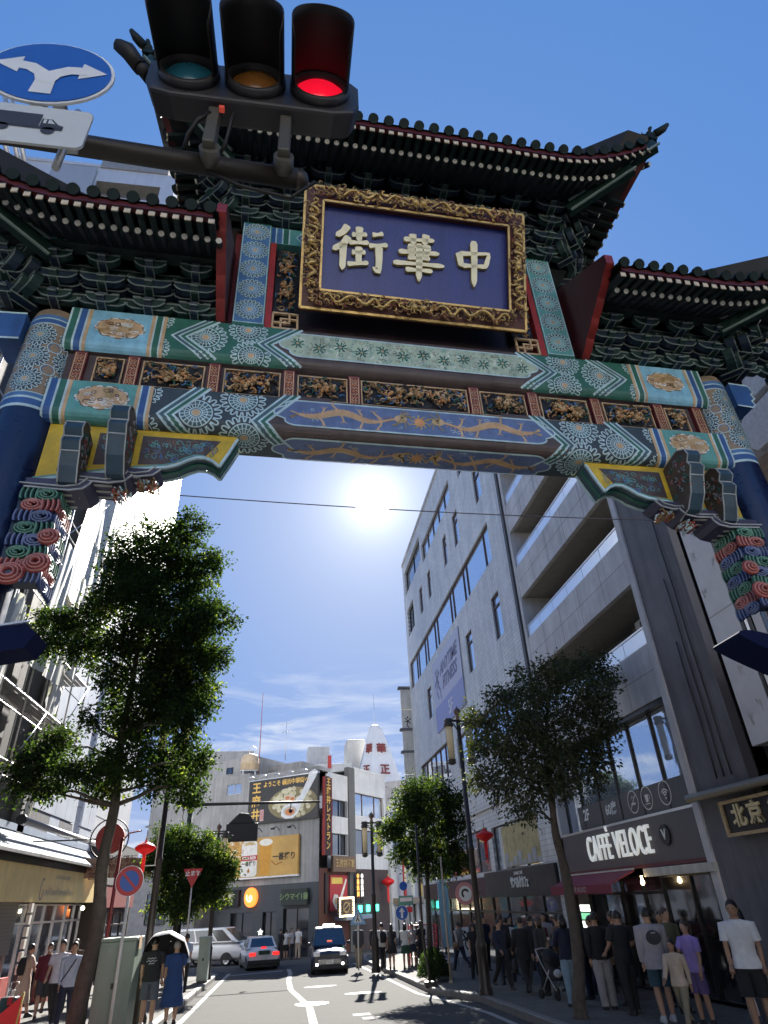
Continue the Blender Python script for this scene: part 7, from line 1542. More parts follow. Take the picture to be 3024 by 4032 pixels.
# ---------------------------------------------------------------- vehicles (local +Y is forward)
mTyre=M('tyre',(.018,.018,.018),rough=.85); mRim=M('rim_silver',(.45,.46,.47),rough=.35,metal=.8); gCar=GLASS('car_glass',(.012,.016,.02),.06,.08,(.28,.32,.36)); mChr=M('chrome',(.6,.6,.62),rough=.15,metal=1); mTrm=M('car_trim',(.02,.02,.022),rough=.55); mPlt=M('licence_plate',(.66,.68,.64),rough=.5)
def car_paint(n,c): return M('paint_'+n,c,rough=.32,coat=.35,var=.04)
def sring(mb,y,hw,z0,z1,n=20,e=3.2):
    A=[]
    for k in range(n):
        a=2*PI*k/n; ca,sa=cos(a),sin(a); A.append(mb.P((hw*math.copysign(abs(ca)**(2/e),ca),y,(z0+z1)/2+(z1-z0)/2*math.copysign(abs(sa)**(2/e),sa))))
    return A
def vehicle(name,label,cat,loc,rz,secs,cab,paint,lowpaint,wheels,wr,front,rear,win_side,extra=None):
    t=thing(name,label,cat,(loc[0],loc[1],gz(loc[1])),rz)
    mb=MB(); pv=None
    for s in secs:
        A=sring(mb,*s)
        if pv: mb.skin(pv,A,0)
        else: mb.F(A,0)
        pv=A
    mb.F(pv[::-1],0); body=mb.build('body',[paint],t,fix=True)
    hw=max(s[1] for s in secs)
    if lowpaint: MB().box(-hw-.004,hw+.004,secs[1][0],secs[-2][0],.16,.42).build('sill',lowpaint,t,bevel=.03)
    # cabin frustum: (yb0,yb1,zb,hwb, yt0,yt1,zt,hwt), rear to front
    yb0,yb1,zb,hb,yt0,yt1,zt,ht=cab; B=[(-hb,yb0,zb),(hb,yb0,zb),(hb,yb1,zb),(-hb,yb1,zb)]; T=[(-ht,yt0,zt),(ht,yt0,zt),(ht,yt1,zt),(-ht,yt1,zt)]
    mb=MB(); i=[mb.P(p) for p in B+T]
    for q in ((0,1,5,4),(1,2,6,5),(2,3,7,6),(3,0,4,7),(4,5,6,7)): mb.F([i[k] for k in q])
    cb=mb.build('cabin',paint,t,fix=True,bevel=.05)
    def pane(nm_,a,b,c,d,u0,u1,v0,v1):
        a,b,c,d=[Vector(x) for x in (a,b,c,d)]; nrm=(b-a).cross(d-a).normalized(); P_=lambda u,v:(a.lerp(b,u)).lerp(d.lerp(c,u),v)+nrm*.008
        cen=(a+b+c+d)/4; 
        if nrm.dot(cen-Vector((0,(yb0+yb1)/2,zb)))<0: P2=lambda u,v:P_(u,v)-nrm*.016
        else: P2=P_
        MB().poly([P2(u0,v0),P2(u1,v0),P2(u1,v1),P2(u0,v1)]).build(nm_,gCar,t)
    pane('rear_window',B[1],B[0],T[0],T[1],.08,.92,.12,.88); pane('windscreen',B[3],B[2],T[2],T[3],.06,.94,.06,.92)
    for u0,u1 in win_side: pane('side_window',B[1],B[2],T[2],T[1],u0,u1,.10,.86); pane('side_window',B[0],B[3],T[3],T[0],u0,u1,.10,.86)
    for y in wheels:
        for s in (-1,1):
            x=s*(hw-.10); wl=MB().lathe([(wr*.62,-.10),(wr*.95,-.10),(wr,-.07),(wr,.07),(wr*.95,.10),(wr*.62,.10)],n=22).build('wheel',mTyre,t,(x,y,wr),(0,PI/2,0)); MB().lathe([(0,.085),(wr*.2,.09),(wr*.3,.07),(wr*.55,.085),(wr*.64,.10)],n=16).lathe([(0,-.085),(wr*.2,-.09),(wr*.3,-.07),(wr*.55,-.085),(wr*.64,-.10)],n=16).build('rim',mRim,wl)
            MB().prism([((wr+.06)*cos(a),(wr+.06)*sin(a)) for a in [PI*k/14 for k in range(15)]],lambda yy,zz:(s*(hw+.003),y+yy,wr+zz),lambda yy,zz:(s*(hw-.05),y+yy,wr+zz)).build('wheel_arch',mTrm,t,fix=True)
    yf=secs[-1][0]; yr=secs[0][0]
    for nm_,m_,x,z,w_,h_,at in front+rear:
        y=(yf+.005) if at>0 else (yr-.005)
        for s in ((-1,1) if x>0 else (1,)): MB().box(s*x-w_/2,s*x+w_/2,y-.05,y+.035 if at>0 else y+.05,z-h_/2,z+h_/2).build(nm_,m_,t,bevel=.015) if at>0 else MB().box(s*x-w_/2,s*x+w_/2,y-.035,y+.05,z-h_/2,z+h_/2).build(nm_,m_,t,bevel=.015)
    for s in (-1,1):
        MB().sph((s*(hw+.10),yb1-.35,zb+.08),(.09,.05,.075),10,8).bar((s*hw*.95,yb1-.32,zb),(s*(hw+.08),yb1-.34,zb+.05),.03,.03).build('mirror',paint,t)
        for u0,u1 in win_side[:2]:
            y=yb0+(yb1-yb0)*(u0+.12); MB().box(s*hw-.012,s*hw+.014,y,y+.14,zb-.12,zb-.09).build('door_handle',mChr,t)
    if extra: extra(t,yf,yr)
    return t
mTail=M('tail_lamp',(.70,.015,.012),rough=.25,emit=.7); mTail2=M('tail_dark',(.30,.02,.02),rough=.25); mHead=M('head_lamp',(.8,.82,.85),rough=.1,metal=.4); mHeadOn=M('head_lamp_lit',(1,.95,.85),emit=4)
def tx_extra(t,yf,yr):
    s=MB(); q=[]
    for k in range(10): a=PI/2+2*PI*k/10; r=.17 if k%2==0 else .08; q.append((r*cos(a),r*sin(a)))
    MB().box(-.18,.18,-.35,-.2,1.44,1.52).build('sign_base',mTrm,t); s.prism(q,lambda x,z:(x,-.31,z+1.66),lambda x,z:(x,-.24,z+1.66)).build('roof_star',M('star_lamp',(.9,.9,.85),emit=.8),t,fix=True)
    MB().box(-.13,.13,yr+.28,yr+.36,.98,1.06).build('brake_lamp',mTail,t)
    MB().box(-.84,.84,yr-.02,yr+.12,.30,.50).build('bumper',mTrm,t,bevel=.03); MB().box(-.3,.3,yr-.03,yr+.05,.72,.90).build('boot_panel',M('boot_green',(.03,.06,.03)),t)
vehicle('taxi','white and black taxi sedan seen from behind with red tail lamps lit','car',(-1.15,43.2),RAD(9),
 [(-2.3,.74,.42,.84),(-2.22,.82,.30,.97),(-1.4,.85,.22,1.0),(0,.85,.20,.98),(1.3,.85,.22,.94),(2.2,.80,.30,.84),(2.3,.72,.42,.74)],(-1.45,1.15,.97,.80,-.95,.45,1.47,.62),car_paint('white',(.72,.73,.73)),car_paint('black',(.012,.012,.014)),(-1.35,1.35),.31,
 [('head_lamp',mHead,.6,.70,.28,.14,1)],[('tail_lamp',mTail,.62,.76,.34,.14,-1),('licence_plate',mPlt,0,.60,.33,.165,-1)],[(.06,.47),(.51,.93)],tx_extra)
def jp_extra(t,yf,yr):
    MB().box(-.30,.30,-.05,.25,1.76,1.90).build('roof_sign',M('roof_sign_w',(.75,.78,.72),emit=.5),t,bevel=.04)
    MB().box(-.55,.55,yf-.04,yf+.03,.42,.62).build('grille',mTrm,t,bevel=.02)
    for k in range(4): MB().box(-.52,.52,yf+.01,yf+.045,.44+.045*k,.46+.045*k).build('grille_bar',mChr,t)
    MB().box(-.80,.80,yf-.05,yf+.06,.22,.38).build('bumper',mTrm,t,bevel=.04); MB().box(-.12,.12,yf-.62,yf-.58,1.22,1.29).build('dash_sign',M('dash_sign',(.6,.1,.05),emit=.3),t)
vehicle('taxi','tall glossy navy-black taxi with roof sign driving toward the camera','car',(2.35,36.9),PI-RAD(2),
 [(-2.05,.72,.42,1.05),(-1.98,.80,.30,1.12),(-1.0,.845,.20,1.08),(.3,.845,.20,1.06),(1.3,.84,.22,1.02),(1.95,.80,.28,.92),(2.1,.70,.36,.80)],(-2.0,1.05,1.05,.80,-1.85,.30,1.75,.66),car_paint('navy',(.010,.014,.035)),None,(-1.3,1.42),.32,
 [('head_lamp',mHead,.60,.80,.30,.16,1),('fog_lamp',mHeadOn,.58,.42,.10,.09,1),('licence_plate',mPlt,0,.50,.33,.165,1)],[('tail_lamp',mTail2,.66,.95,.16,.4,-1)],[(.05,.30),(.33,.62),(.65,.95)],jp_extra)
def van_extra(t,yf,yr):
    MB().box(-.62,.62,yf-.03,yf+.03,.80,.94).build('grille',mTrm,t,bevel=.02); MB().box(-.84,.84,yf-.08,yf+.05,.34,.58).build('bumper',mTrm,t,bevel=.05); MB().box(-.3,.3,yf,yf+.03,.95,1.0).build('grille_bar',mChr,t)
vehicle('van','white high-roof van crossing at the junction behind the left cabinet','van',(-4.15,48.9),RAD(-112),
 [(-2.3,.78,.45,1.25),(-2.2,.84,.32,1.30),(0,.85,.26,1.30),(1.5,.85,.26,1.26),(2.2,.83,.28,1.16),(2.42,.76,.36,1.0)],(-2.3,2.1,1.22,.83,-2.2,1.05,1.98,.70),car_paint('van_white',(.74,.75,.76)),None,(-1.4,1.35),.33,
 [('head_lamp',mHead,.64,.93,.28,.22,1),('licence_plate',mPlt,0,.52,.33,.165,1)],[('tail_lamp',mTail2,.74,1.0,.14,.5,-1)],[(.03,.34),(.37,.66),(.69,.92)],van_extra)
# ---------------------------------------------------------------- people (local: facing -Y, 1.70 m tall, scaled)
SKIN=M('skin',(.42,.25,.17),rough=.55,var=.06); SKIN2=M('skin_tan',(.33,.19,.12),rough=.55,var=.06); HAIR=M('hair_black',(.012,.010,.009),rough=.45,var=.2,vs=30); HAIRB=M('hair_brown',(.05,.03,.02),rough=.45,var=.2,vs=30); mEye=M('eye_dark',(.02,.015,.012),rough=.3); mLip=M('lip',(.30,.12,.10))
def clo(n,c,**k): k.setdefault('rough',.85); k.setdefault('var',.14); k.setdefault('vs',6); k.setdefault('bump',.9); k.setdefault('bs',9); return M('cloth_'+n,c,**k)
POSE={ # (leg swing L,R ; knee L,R ; arm swing L,R ; elbow L,R ; arm out)
'stand':(.03,-.05,.02,.05,.05,-.03,.15,.18,.10),'walk':(.38,-.34,.12,.45,-.35,.38,.25,.45,.08),'walk2':(-.30,.36,.50,.08,.40,-.30,.5,.25,.09),'phone':(.05,-.04,.03,.02,.45,.40,1.65,1.5,.06),'hold':(.04,-.06,.04,.03,.55,.05,1.9,.2,.08),'hip':(.10,-.08,.05,.05,.15,.1,1.0,.9,.28)}
def joints(pose):
    lL,lR,kL,kR,aL,aR,eL,eR,ao=POSE[pose]; J={}
    for s,lg,kn,ar,el in ((-1,lL,kL,aL,eL),(1,lR,kR,aR,eR)):
        hip=Vector((s*.085,0,.88)); d=Vector((s*.02,-sin(lg),-cos(lg))); knee=hip+d*.42; d2=Vector((0,-sin(lg-kn),-cos(lg-kn))); ank=knee+d2*.41
        sh=Vector((s*.185,.0,1.385)); d=Vector((s*sin(ao),-sin(ar)*cos(ao),-cos(ar)*cos(ao))); elb=sh+d*.285; f=ar+el; d2=Vector((-s*.10*min(1,el),-sin(f),-cos(f))).normalized(); wr=elb+d2*.25
        J[s]=(hip,knee,ank,sh,elb,wr,d2,d2)
    dz=min(J[-1][2].z,J[1][2].z)-.075
    return J,dz
TOR=[(.80,.150,.105),(.90,.165,.118),(1.0,.142,.098),(1.10,.135,.093),(1.22,.158,.106),(1.33,.172,.102),(1.40,.155,.088),(1.445,.085,.070),(1.48,.056,.058),(1.56,.054,.058)]
_pc={}
def pmesh(key,fn):
    if key not in _pc: _pc[key]=fn()
    return _pc[key]
def remesh(mb,vx):
    me=mb.mesh('b',[SKIN]); o=bpy.data.objects.new('b',me); col.objects.link(o); r=o.modifiers.new('r','REMESH'); r.mode='VOXEL'; r.voxel_size=vx; s=o.modifiers.new('s','SMOOTH'); s.iterations=4; s.factor=.5
    dg=bpy.context.evaluated_depsgraph_get(); dg.update(); m2=bpy.data.meshes.new_from_object(o.evaluated_get(dg)); bpy.data.objects.remove(o); m2.polygons.foreach_set('use_smooth',[True]*len(m2.polygons)); return m2
def body_mesh(pose):
    J,dz=joints(pose); mb=MB(); mb.loft([((0,0,z),rx,ry) for z,rx,ry in TOR],14)
    mb.sph((0,-.012,1.605),(.074,.094,.112),16,12); mb.sph((0,-.055,1.545),(.045,.045,.045),10,8); mb.sph((0,-.108,1.595),(.014,.02,.022),8,6)
    for s in (-1,1):
        h,k,a,sh,e,w,d2,_=J[s]; mb.tube([h+Vector((0,0,.06)),h.lerp(k,.35),k,k.lerp(a,.3),a],[.088,.078,.055,.058,.038],10); mb.tube([sh+Vector((-s*.04,0,.02)),sh.lerp(e,.3),e,e.lerp(w,.3),w],[.055,.048,.037,.038,.026],10)
        mb.sph(sh,(.058,.055,.055),10,8); mb.sph((s*.078,0,1.60),(.012,.02,.032),8,6); mb.sph(a+Vector((0,-.05,-.035)),(.042,.11,.038),10,8)
    me=remesh(mb,.016)
    bm=bmesh.new(); bm.from_mesh(me); hb=MB()
    for s in (-1,1):
        w,d=J[s][5],J[s][6]; sd=Vector((0,1,0)) if abs(d.y)<.8 else Vector((1,0,0)); sd=(sd-d*sd.dot(d)).normalized(); nr=d.cross(sd); pc=w+d*.045
        hb.tube([w-d*.01,pc,pc+d*.04],[.026,.036,.034],8)
        for i,(o_,L_) in enumerate(((-.027,.060),(-.009,.072),(.009,.068),(.027,.052))):
            b=pc+d*.035+sd*o_; hb.tube([b,b+d*L_*.5+nr*.006*s,b+d*L_*.9+nr*.022*s],[.0095,.0085,.006],6)
        b=w+d*.02-sd*.028; hb.tube([b,b+d*.03-sd*.018,b+d*.06-sd*.02+nr*.012*s],[.011,.010,.007],6)
    m2=hb.mesh('h',[SKIN]); bm.from_mesh(m2); bm.to_mesh(me); bm.free(); me.polygons.foreach_set('use_smooth',[True]*len(me.polygons)); me.name='body'; return me
def top_mesh(pose,kind):
    J,dz=joints(pose); mb=MB(); g=.020 if kind!='jacket' else .045; hem={'tee':.84,'long':.84,'jacket':.76,'dress':.36,'mini':.58,'tunic':.70,'tank':.84}[kind]
    rings=[]
    zs=[hem]+[z for z in (.45,.6,.72,.80,.90,1.0,1.10,1.22,1.33,1.40,1.44) if z>hem+.03]
    for i,z in enumerate(zs):
        rx,ry=None,None
        for (z0,a0,b0),(z1,a1,b1) in zip(TOR[:-1],TOR[1:]):
            if z0<=z<=z1: t=(z-z0)/(z1-z0); rx,ry=a0+(a1-a0)*t,b0+(b1-b0)*t
        if rx is None: rx,ry=.155,.115
        lo=(1.0-min(1,z))
        fl={'dress':.13,'mini':.24,'tunic':.12}.get(kind,.03)*max(0,lo-.0)
        rings.append(((.008*sin(z*23),.006*cos(z*19),z),rx+g+fl+.012*(.5+.5*sin(z*31))*(z<1.2),ry+g+fl*.9))
    rings.append(((0,0,1.462),.078,.072)); mb.loft(rings,18,0,False)
    for s in (-1,1):
        h,k,a,sh,e,w,d2,_=J[s]
        if kind=='tank': continue
        if kind in ('tee','dress','mini','tunic'): mb.tube([sh+Vector((-s*.09,0,.012)),sh+Vector((s*.005,0,-.005)),sh.lerp(e,.45),sh.lerp(e,.72)],[.058,.074,.070,.072],12,0,False)
        else: mb.tube([sh+Vector((-s*.09,0,.012)),sh+Vector((s*.005,0,-.005)),sh.lerp(e,.5),e,e.lerp(w,.5),e.lerp(w,.94)],[.058,.076,.066,.058,.054,.044] if kind=='long' else [.07,.092,.082,.074,.068,.056],12,0,False)
    me=mb.mesh('top',[SKIN]); return me
def bot_mesh(pose,kind):
    J,dz=joints(pose); mb=MB()
    if kind=='skirt': mb.loft([((0,0,1.0),.132,.090),((0,0,.92),.178,.13),((0,-.01,.75),.21,.165),((0,-.01,.56),.25,.20)],18,0,False)
    else:
        mb.loft([((0,0,.79),.14,.11),((0,0,.84),.172,.125),((0,0,.92),.178,.130),((0,0,1.0),.132,.090)],16,0,False)
        for s in (-1,1):
            h,k,a=J[s][:3]; up=h+Vector((0,0,.03))
            if kind=='shorts': mb.tube([up,h.lerp(k,.4),h.lerp(k,.92)],[.100,.102,.098],12,0,False)
            else:
                w=1.0 if kind=='trousers' else 1.25; mb.tube([up,h.lerp(k,.45),k,k.lerp(a,.35),k.lerp(a,.75),a+Vector((0,0,-.02))],[.100,.092*w,.070*w,.066*w,.060*w,.058*w],12,0,False)
    return mb.mesh('bottom',[SKIN])
def shoe_mesh(pose,s):
    J,dz=joints(pose); mb=MB(); a=J[s][2]; mb.loft([(a+Vector((0,-.045,-.078)),.046,.125),(a+Vector((0,-.045,-.05)),.050,.128),(a+Vector((0,-.03,-.015)),.044,.10),(a+Vector((0,.0,.03)),.042,.05)],12,0)
    return mb.mesh('shoes',[SKIN])
def hair_mesh(kind):
    mb=MB(); n=18; k=9; prev=None; c=Vector((0,.005,1.612))
    for j in range(k+1):
        t=PI*.60*j/k; A=[]
        for i in range(n):
            a=2*PI*i/n; fr=max(0,-sin(a)); tt=t*(1-.42*fr**1.5) if j==k or j>k-4 else t*(1-.30*fr**1.5); A.append(mb.P((c.x+.083*sin(tt)*cos(a)*(1+.03*sin(5*a)),c.y+.106*sin(tt)*sin(a),c.z+.120*cos(tt)*(1+.02*sin(7*a)))))
        if prev: mb.skin(prev,A,0)
        prev=A
    if kind in ('long','bob'):
        zb=1.22 if kind=='long' else 1.44; mb.loft([((0,.035,1.63),.088,.075),((0,.045,1.55),.092,.075),((0,.055,1.46),.098,.065),((0,.07,zb+.05),.085,.045),((0,.07,zb),.06,.03)],14,0)
    if kind=='pony': mb.tube([(0,.10,1.66),(0,.15,1.64),(0,.155,1.52),(0,.13,1.40)],[.03,.035,.03,.008],8)
    if kind=='cap': mb.loft([((0,-.005,1.655),.088,.108),((0,-.005,1.69),.085,.103),((0,0,1.73),.06,.075),((0,0,1.745),.02,.03)],14,1); mb.sph((0,-.12,1.655),(.07,.07,.008),10,6,1)
    return mb.mesh('hair',[HAIR,HAIR])
def person(label,x,y,h,face,pose,top,tcol,bot=None,bcol=None,hair='short',hcol=None,shoe=(.03,.03,.03),skin=None,group=None,ex=(),z=None,stocky=1.0,cap=None):
    J,dz=joints(pose); t=thing('person',label,'person',(x,y,(gz(y)+HP if z is None else z)),face,group); s=h/1.70; t.scale=(s*stocky,s*stocky,s); off=(0,0,-dz+.0)
    sk=skin or SKIN
    link('body',pmesh(('b',pose),lambda:body_mesh(pose)),t,off,mats=[sk])
    link({'tee':'t_shirt','long':'shirt','jacket':'jacket','dress':'dress','mini':'dress','tunic':'tunic','tank':'tank_top'}[top],pmesh(('t',pose,top),lambda:smooth(top_mesh(pose,top))),t,off,mats=[tcol])
    if bot: link(bot,pmesh(('o',pose,bot),lambda:smooth(bot_mesh(pose,bot))),t,off,mats=[bcol])
    for q_ in (-1,1): link('shoe',pmesh(('s',pose,q_),lambda:smooth(shoe_mesh(pose,q_))),t,off,mats=[M('shoe_%d'%int(shoe[0]*100),shoe,rough=.6)])
    link('hair',pmesh(('h',hair),lambda:smooth(hair_mesh(hair))),t,off,mats=[hcol or HAIR,cap or HAIR])
    link('eye',pmesh(('e',1),lambda:MB().sph((0,0,0),(.013,.006,.008),8,6).mesh('eye',[mEye])),t,(-.030,-.098,1.612-dz)); link('eye',_pc[('e',1)],t,(.030,-.098,1.612-dz)); link('mouth',pmesh(('m',1),lambda:MB().sph((0,0,0),(.022,.006,.006),8,6).mesh('mouth',[mLip])),t,(0,-.099,1.552-dz))
    for e in ex:
        k=e[0]
        if k=='backpack': MB().loft([((0,.17,1.0-dz),.13,.08),((0,.18,1.12-dz),.155,.10),((0,.17,1.32-dz),.15,.09),((0,.15,1.42-dz),.10,.06)],14).build('backpack',e[1],t)
        if k=='strap': MB().tube([(.12,-.02,1.45-dz),(.06,-.135,1.32-dz),(-.06,-.15,1.12-dz),(-.175,-.05,.95-dz)],.014,6).tube([(.12,-.02,1.45-dz),(.04,.11,1.3-dz),(-.08,.14,1.1-dz),(-.175,-.05,.95-dz)],.014,6).build('strap',e[1],t)
        if k=='bag': 
            s_=e[2]; w=J[s_][5]; MB().loft([((w.x,w.y,w.z-.50-dz),.07,.14),((w.x,w.y,w.z-.36-dz),.075,.15),((w.x,w.y,w.z-.20-dz),.05,.13)],12).tube([(w.x,w.y-.08,w.z-.22-dz),(w.x,w.y,w.z-.04-dz),(w.x,w.y+.08,w.z-.22-dz)],.008,5).build('bag',e[1],t)
        if k=='side_bag': MB().loft([((e[2]*.26,.04,.80-dz),.05,.13),((e[2]*.27,.04,.92-dz),.06,.14),((e[2]*.24,.04,1.02-dz),.04,.12)],12).tube([(e[2]*.24,.04,1.02-dz),(e[2]*.16,.05,1.35-dz),(e[2]*.10,.02,1.47-dz)],.012,6).build('shoulder_bag',e[1],t)
        if k=='print': MB().prism([(.13*cos(2*PI*j/14),.12*sin(2*PI*j/14)) for j in range(14)],lambda a,b:(a,.150,1.25+b-dz),lambda a,b:(a,.13,1.25+b-dz)).build('back_print',e[1],t,fix=True)
        if k=='script':
            for j,(w_,z_) in enumerate(((.09,1.30),(.11,1.25),(.06,1.20))): MB().tube([(-w_+2*w_*i/8,.128+.004*(j%2),z_-dz+.014*sin(i*2.1+j)) for i in range(9)],.009,5).build('back_print',e[1],t)
        if k=='mask': MB().sph((0,-.092,1.555-dz),(.05,.025,.038),10,8).build('face_mask',e[1],t)
        if k=='collar': MB().loft([((0,0,1.42-dz),.10,.085),((0,0,1.465-dz),.085,.075)],14,0,False).build('collar',e[1],t)
    return t
def smooth(me): me.polygons.foreach_set('use_smooth',[True]*len(me.polygons)); return me
K=clo('black',(.016,.016,.019)); NVY=clo('navy',(.015,.02,.045)); WHT=clo('white',(.62,.62,.62)); LIL=clo('lilac_grey',(.46,.44,.50)); LBL=clo('light_blue',(.38,.44,.56)); WINE=clo('wine',(.10,.012,.025)); BEI=clo('beige',(.45,.36,.28)); DNM=clo('denim_pale',(.22,.32,.40)); GRY=clo('grey',(.30,.29,.31)); PUR=clo('purple',(.30,.22,.52)); BLU=clo('cobalt',(.018,.05,.16)); CHR_=clo('charcoal',(.05,.05,.055)); GRN_=clo('dark_green',(.02,.06,.035)); KHA=clo('khaki',(.22,.19,.13)); BRN_=clo('brown',(.16,.10,.07)); TEA=clo('teal',(.08,.26,.26)); OLV=clo('olive',(.10,.10,.06))
def pf(ux,uy,Y,h,*a,**k):   # stand someone whose head shows at (ux,uy), depth Y
    p=atp(ux,uy,Y); return person(a[0],p.x,Y,h,*a[1:],**k)
# left pavement
pf(298,2040,20.3,1.74,'man in light blue shirt with a dark cross-body strap walking toward the camera',.15,'walk','long',LBL,'trousers',NVY,ex=(('strap',K),)) if False else None
person('man in light blue shirt with a dark cross-body strap walking toward the camera',-5.06,19.9,1.74,.15,'walk','long',LBL,'trousers',NVY,ex=(('strap',K),))
person('man in pale lilac t-shirt and black trousers left of the blue-shirted man',-5.74,21.4,1.78,.05,'walk2','tee',LIL,'trousers',K)
person('masked person in wine-red shirt and shorts behind the lilac t-shirt',-6.48,22.9,1.72,.35,'walk','long',WINE,'shorts',CHR_,ex=(('mask',clo('mask',(.6,.5,.48))),))
person('dark-haired person half hidden behind the lilac t-shirt man',-6.15,24.3,1.73,.1,'stand','tee',BRN_,'trousers',CHR_)
person('person in long beige coat carrying a black backpack, facing the shops',-7.15,23.4,1.72,2.2,'walk2','dress',BEI,hair='short',ex=(('backpack',K),('bag',WHT,1)))
person('person with dark bag half hidden between tree trunk and red pole',-5.15,25.2,1.66,2.9,'walk','tee',OLV,'trousers',K,hair='bob',ex=(('side_bag',BEI,-1),))
person('man in black t-shirt and grey shorts under the umbrella, seen from behind',-3.03,19.3,1.70,PI-.1,'stand','tee',K,'shorts',clo('slate',(.09,.10,.13)),shoe=(.5,.5,.5),stocky=1.12,ex=(('script',LIL),)) 
wm=person('woman in long cobalt dress holding the umbrella, seen from behind',-2.50,19.35,1.60,PI+.2,'hold','dress',BLU,hair='short',hcol=M('hair_grey',(.30,.28,.27),rough=.6),ex=(('bag',BRN_,-1),),stocky=1.1)
um=thing('umbrella','open black umbrella with a white sunlit top over the couple on the left','umbrella',(-2.76,19.42,gz(19.4)+HP+1.40),.0); um.rotation_euler=(RAD(-48),RAD(10),0)
mb=MB(); n=32; pv=None
for j in range(7):
    t_=j/6; r=.56*sin(t_*PI/2); A=[mb.P((r*(1-.05*abs(sin(4*2*PI*k/n))*t_)*cos(2*PI*k/n),r*(1-.05*abs(sin(4*2*PI*k/n))*t_)*sin(2*PI*k/n),.36*cos(t_*PI/2)-.02*abs(sin(4*2*PI*k/n))*t_)) for k in range(n)]
    if pv: mb.skin(pv,A,0)
    pv=A
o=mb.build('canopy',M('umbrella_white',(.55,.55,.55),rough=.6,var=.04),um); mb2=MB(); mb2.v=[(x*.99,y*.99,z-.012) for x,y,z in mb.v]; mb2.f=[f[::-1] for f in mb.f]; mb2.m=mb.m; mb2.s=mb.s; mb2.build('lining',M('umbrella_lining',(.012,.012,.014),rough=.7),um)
MB().cyl((0,0,.40),(0,0,-.42),.008,n=8).tube([(0,0,-.42),(0,.02,-.47),(0,.06,-.47),(0,.07,-.43)],.011,6).build('shaft',mHood,um)
for k in range(8): a=2*PI*k/8; MB().tube([(0,0,.10),(.3*cos(a),.3*sin(a),.22)],.005,5).build('rib',mHood,um)
person('man in pale blue shirt with a yellow bag standing by the far left cabinet',-3.35,28.4,1.68,PI+.6,'stand','tee',LBL,'trousers',K,ex=(('side_bag',clo('yellow_bag',(.45,.42,.08)),1),))
person('dark-dressed person just behind the pale blue shirt by the far cabinet',-3.75,29.4,1.66,PI-.5,'stand','long',CHR_,'trousers',K)
person('cyclist-like pedestrian in black between the trunk and the cabinet',-4.35,24.0,1.70,1.9,'walk2','long',K,'trousers',CHR_)['label']='pedestrian in black beyond the white sign pole on the left pavement'
# luggage at far left
LG=thing('suitcase','large teal suitcase standing at the lower left edge','suitcase',(-7.15,20.6,gz(20.6)+HP),.3); MB().box(-.28,.28,-.14,.14,.08,.74).build('shell',M('case_teal',(.05,.20,.22),rough=.4,var=.1),LG,bevel=.05); MB().tube([(-.12,.1,.74),(-.12,.1,1.05),(.12,.1,1.05),(.12,.1,.74)],.012,6).build('handle',mZn,LG)
for x in (-.2,.2):
    for y in (-.1,.1): MB().cyl((x-.02,y,.04),(x+.02,y,.04),.04,n=10).build('castor',mHood,LG)
LG=thing('suitcase','dark suitcase with a red tag beside the teal one','suitcase',(-6.65,20.9,gz(20.9)+HP),-.2); MB().box(-.2,.2,-.12,.12,.07,.66).build('shell',M('case_dark',(.03,.035,.04),rough=.5),LG,bevel=.04); MB().box(.02,.14,-.14,-.12,.5,.66).build('tag',mSgR,LG); MB().tube([(-.1,.08,.66),(-.1,.08,.95),(.1,.08,.95),(.1,.08,.66)],.011,6).build('handle',mZn,LG)
LG=thing('tote_bag','black bag with pale piping heaped on the luggage at the left edge','bag',(-7.6,20.4,gz(20.4)+HP),0); MB().loft([((0,0,0),.24,.16),((0,0,.3),.28,.18),((0,0,.6),.24,.14),((0,0,.7),.14,.06)],14).build('shell',K,LG); MB().tube([(-.14,-.05,.62),(-.12,-.06,.95),(.12,-.06,.95),(.14,-.05,.62)],.014,6).build('handle',M('piping',(.4,.42,.42)),LG)
# group at the far corner shop
for lab,ux,uy,h,fc,po,tp,tc,bt,bc in (('person in white top and black shorts outside the corner shop',618,2022,1.62,PI,'stand','tee',WHT,'shorts',K),('person in white t-shirt and beige trousers nearest the corner shop door',644,2018,1.72,PI-.5,'stand','tee',WHT,'trousers',BEI),('dark-dressed person left of the white top at the corner shop',606,2024,1.66,2.4,'phone','long',K,'trousers',K),('person in grey t-shirt half hidden behind the taxi at the corner shop',630,2024,1.66,.6,'stand','tee',GRY,'trousers',CHR_)):
    p=atp(ux,uy,50.0); person(lab,p.x,50.0,h,fc,po,tp,tc,bt,bc,z=gz(50)+.02,group='people outside the corner shop')
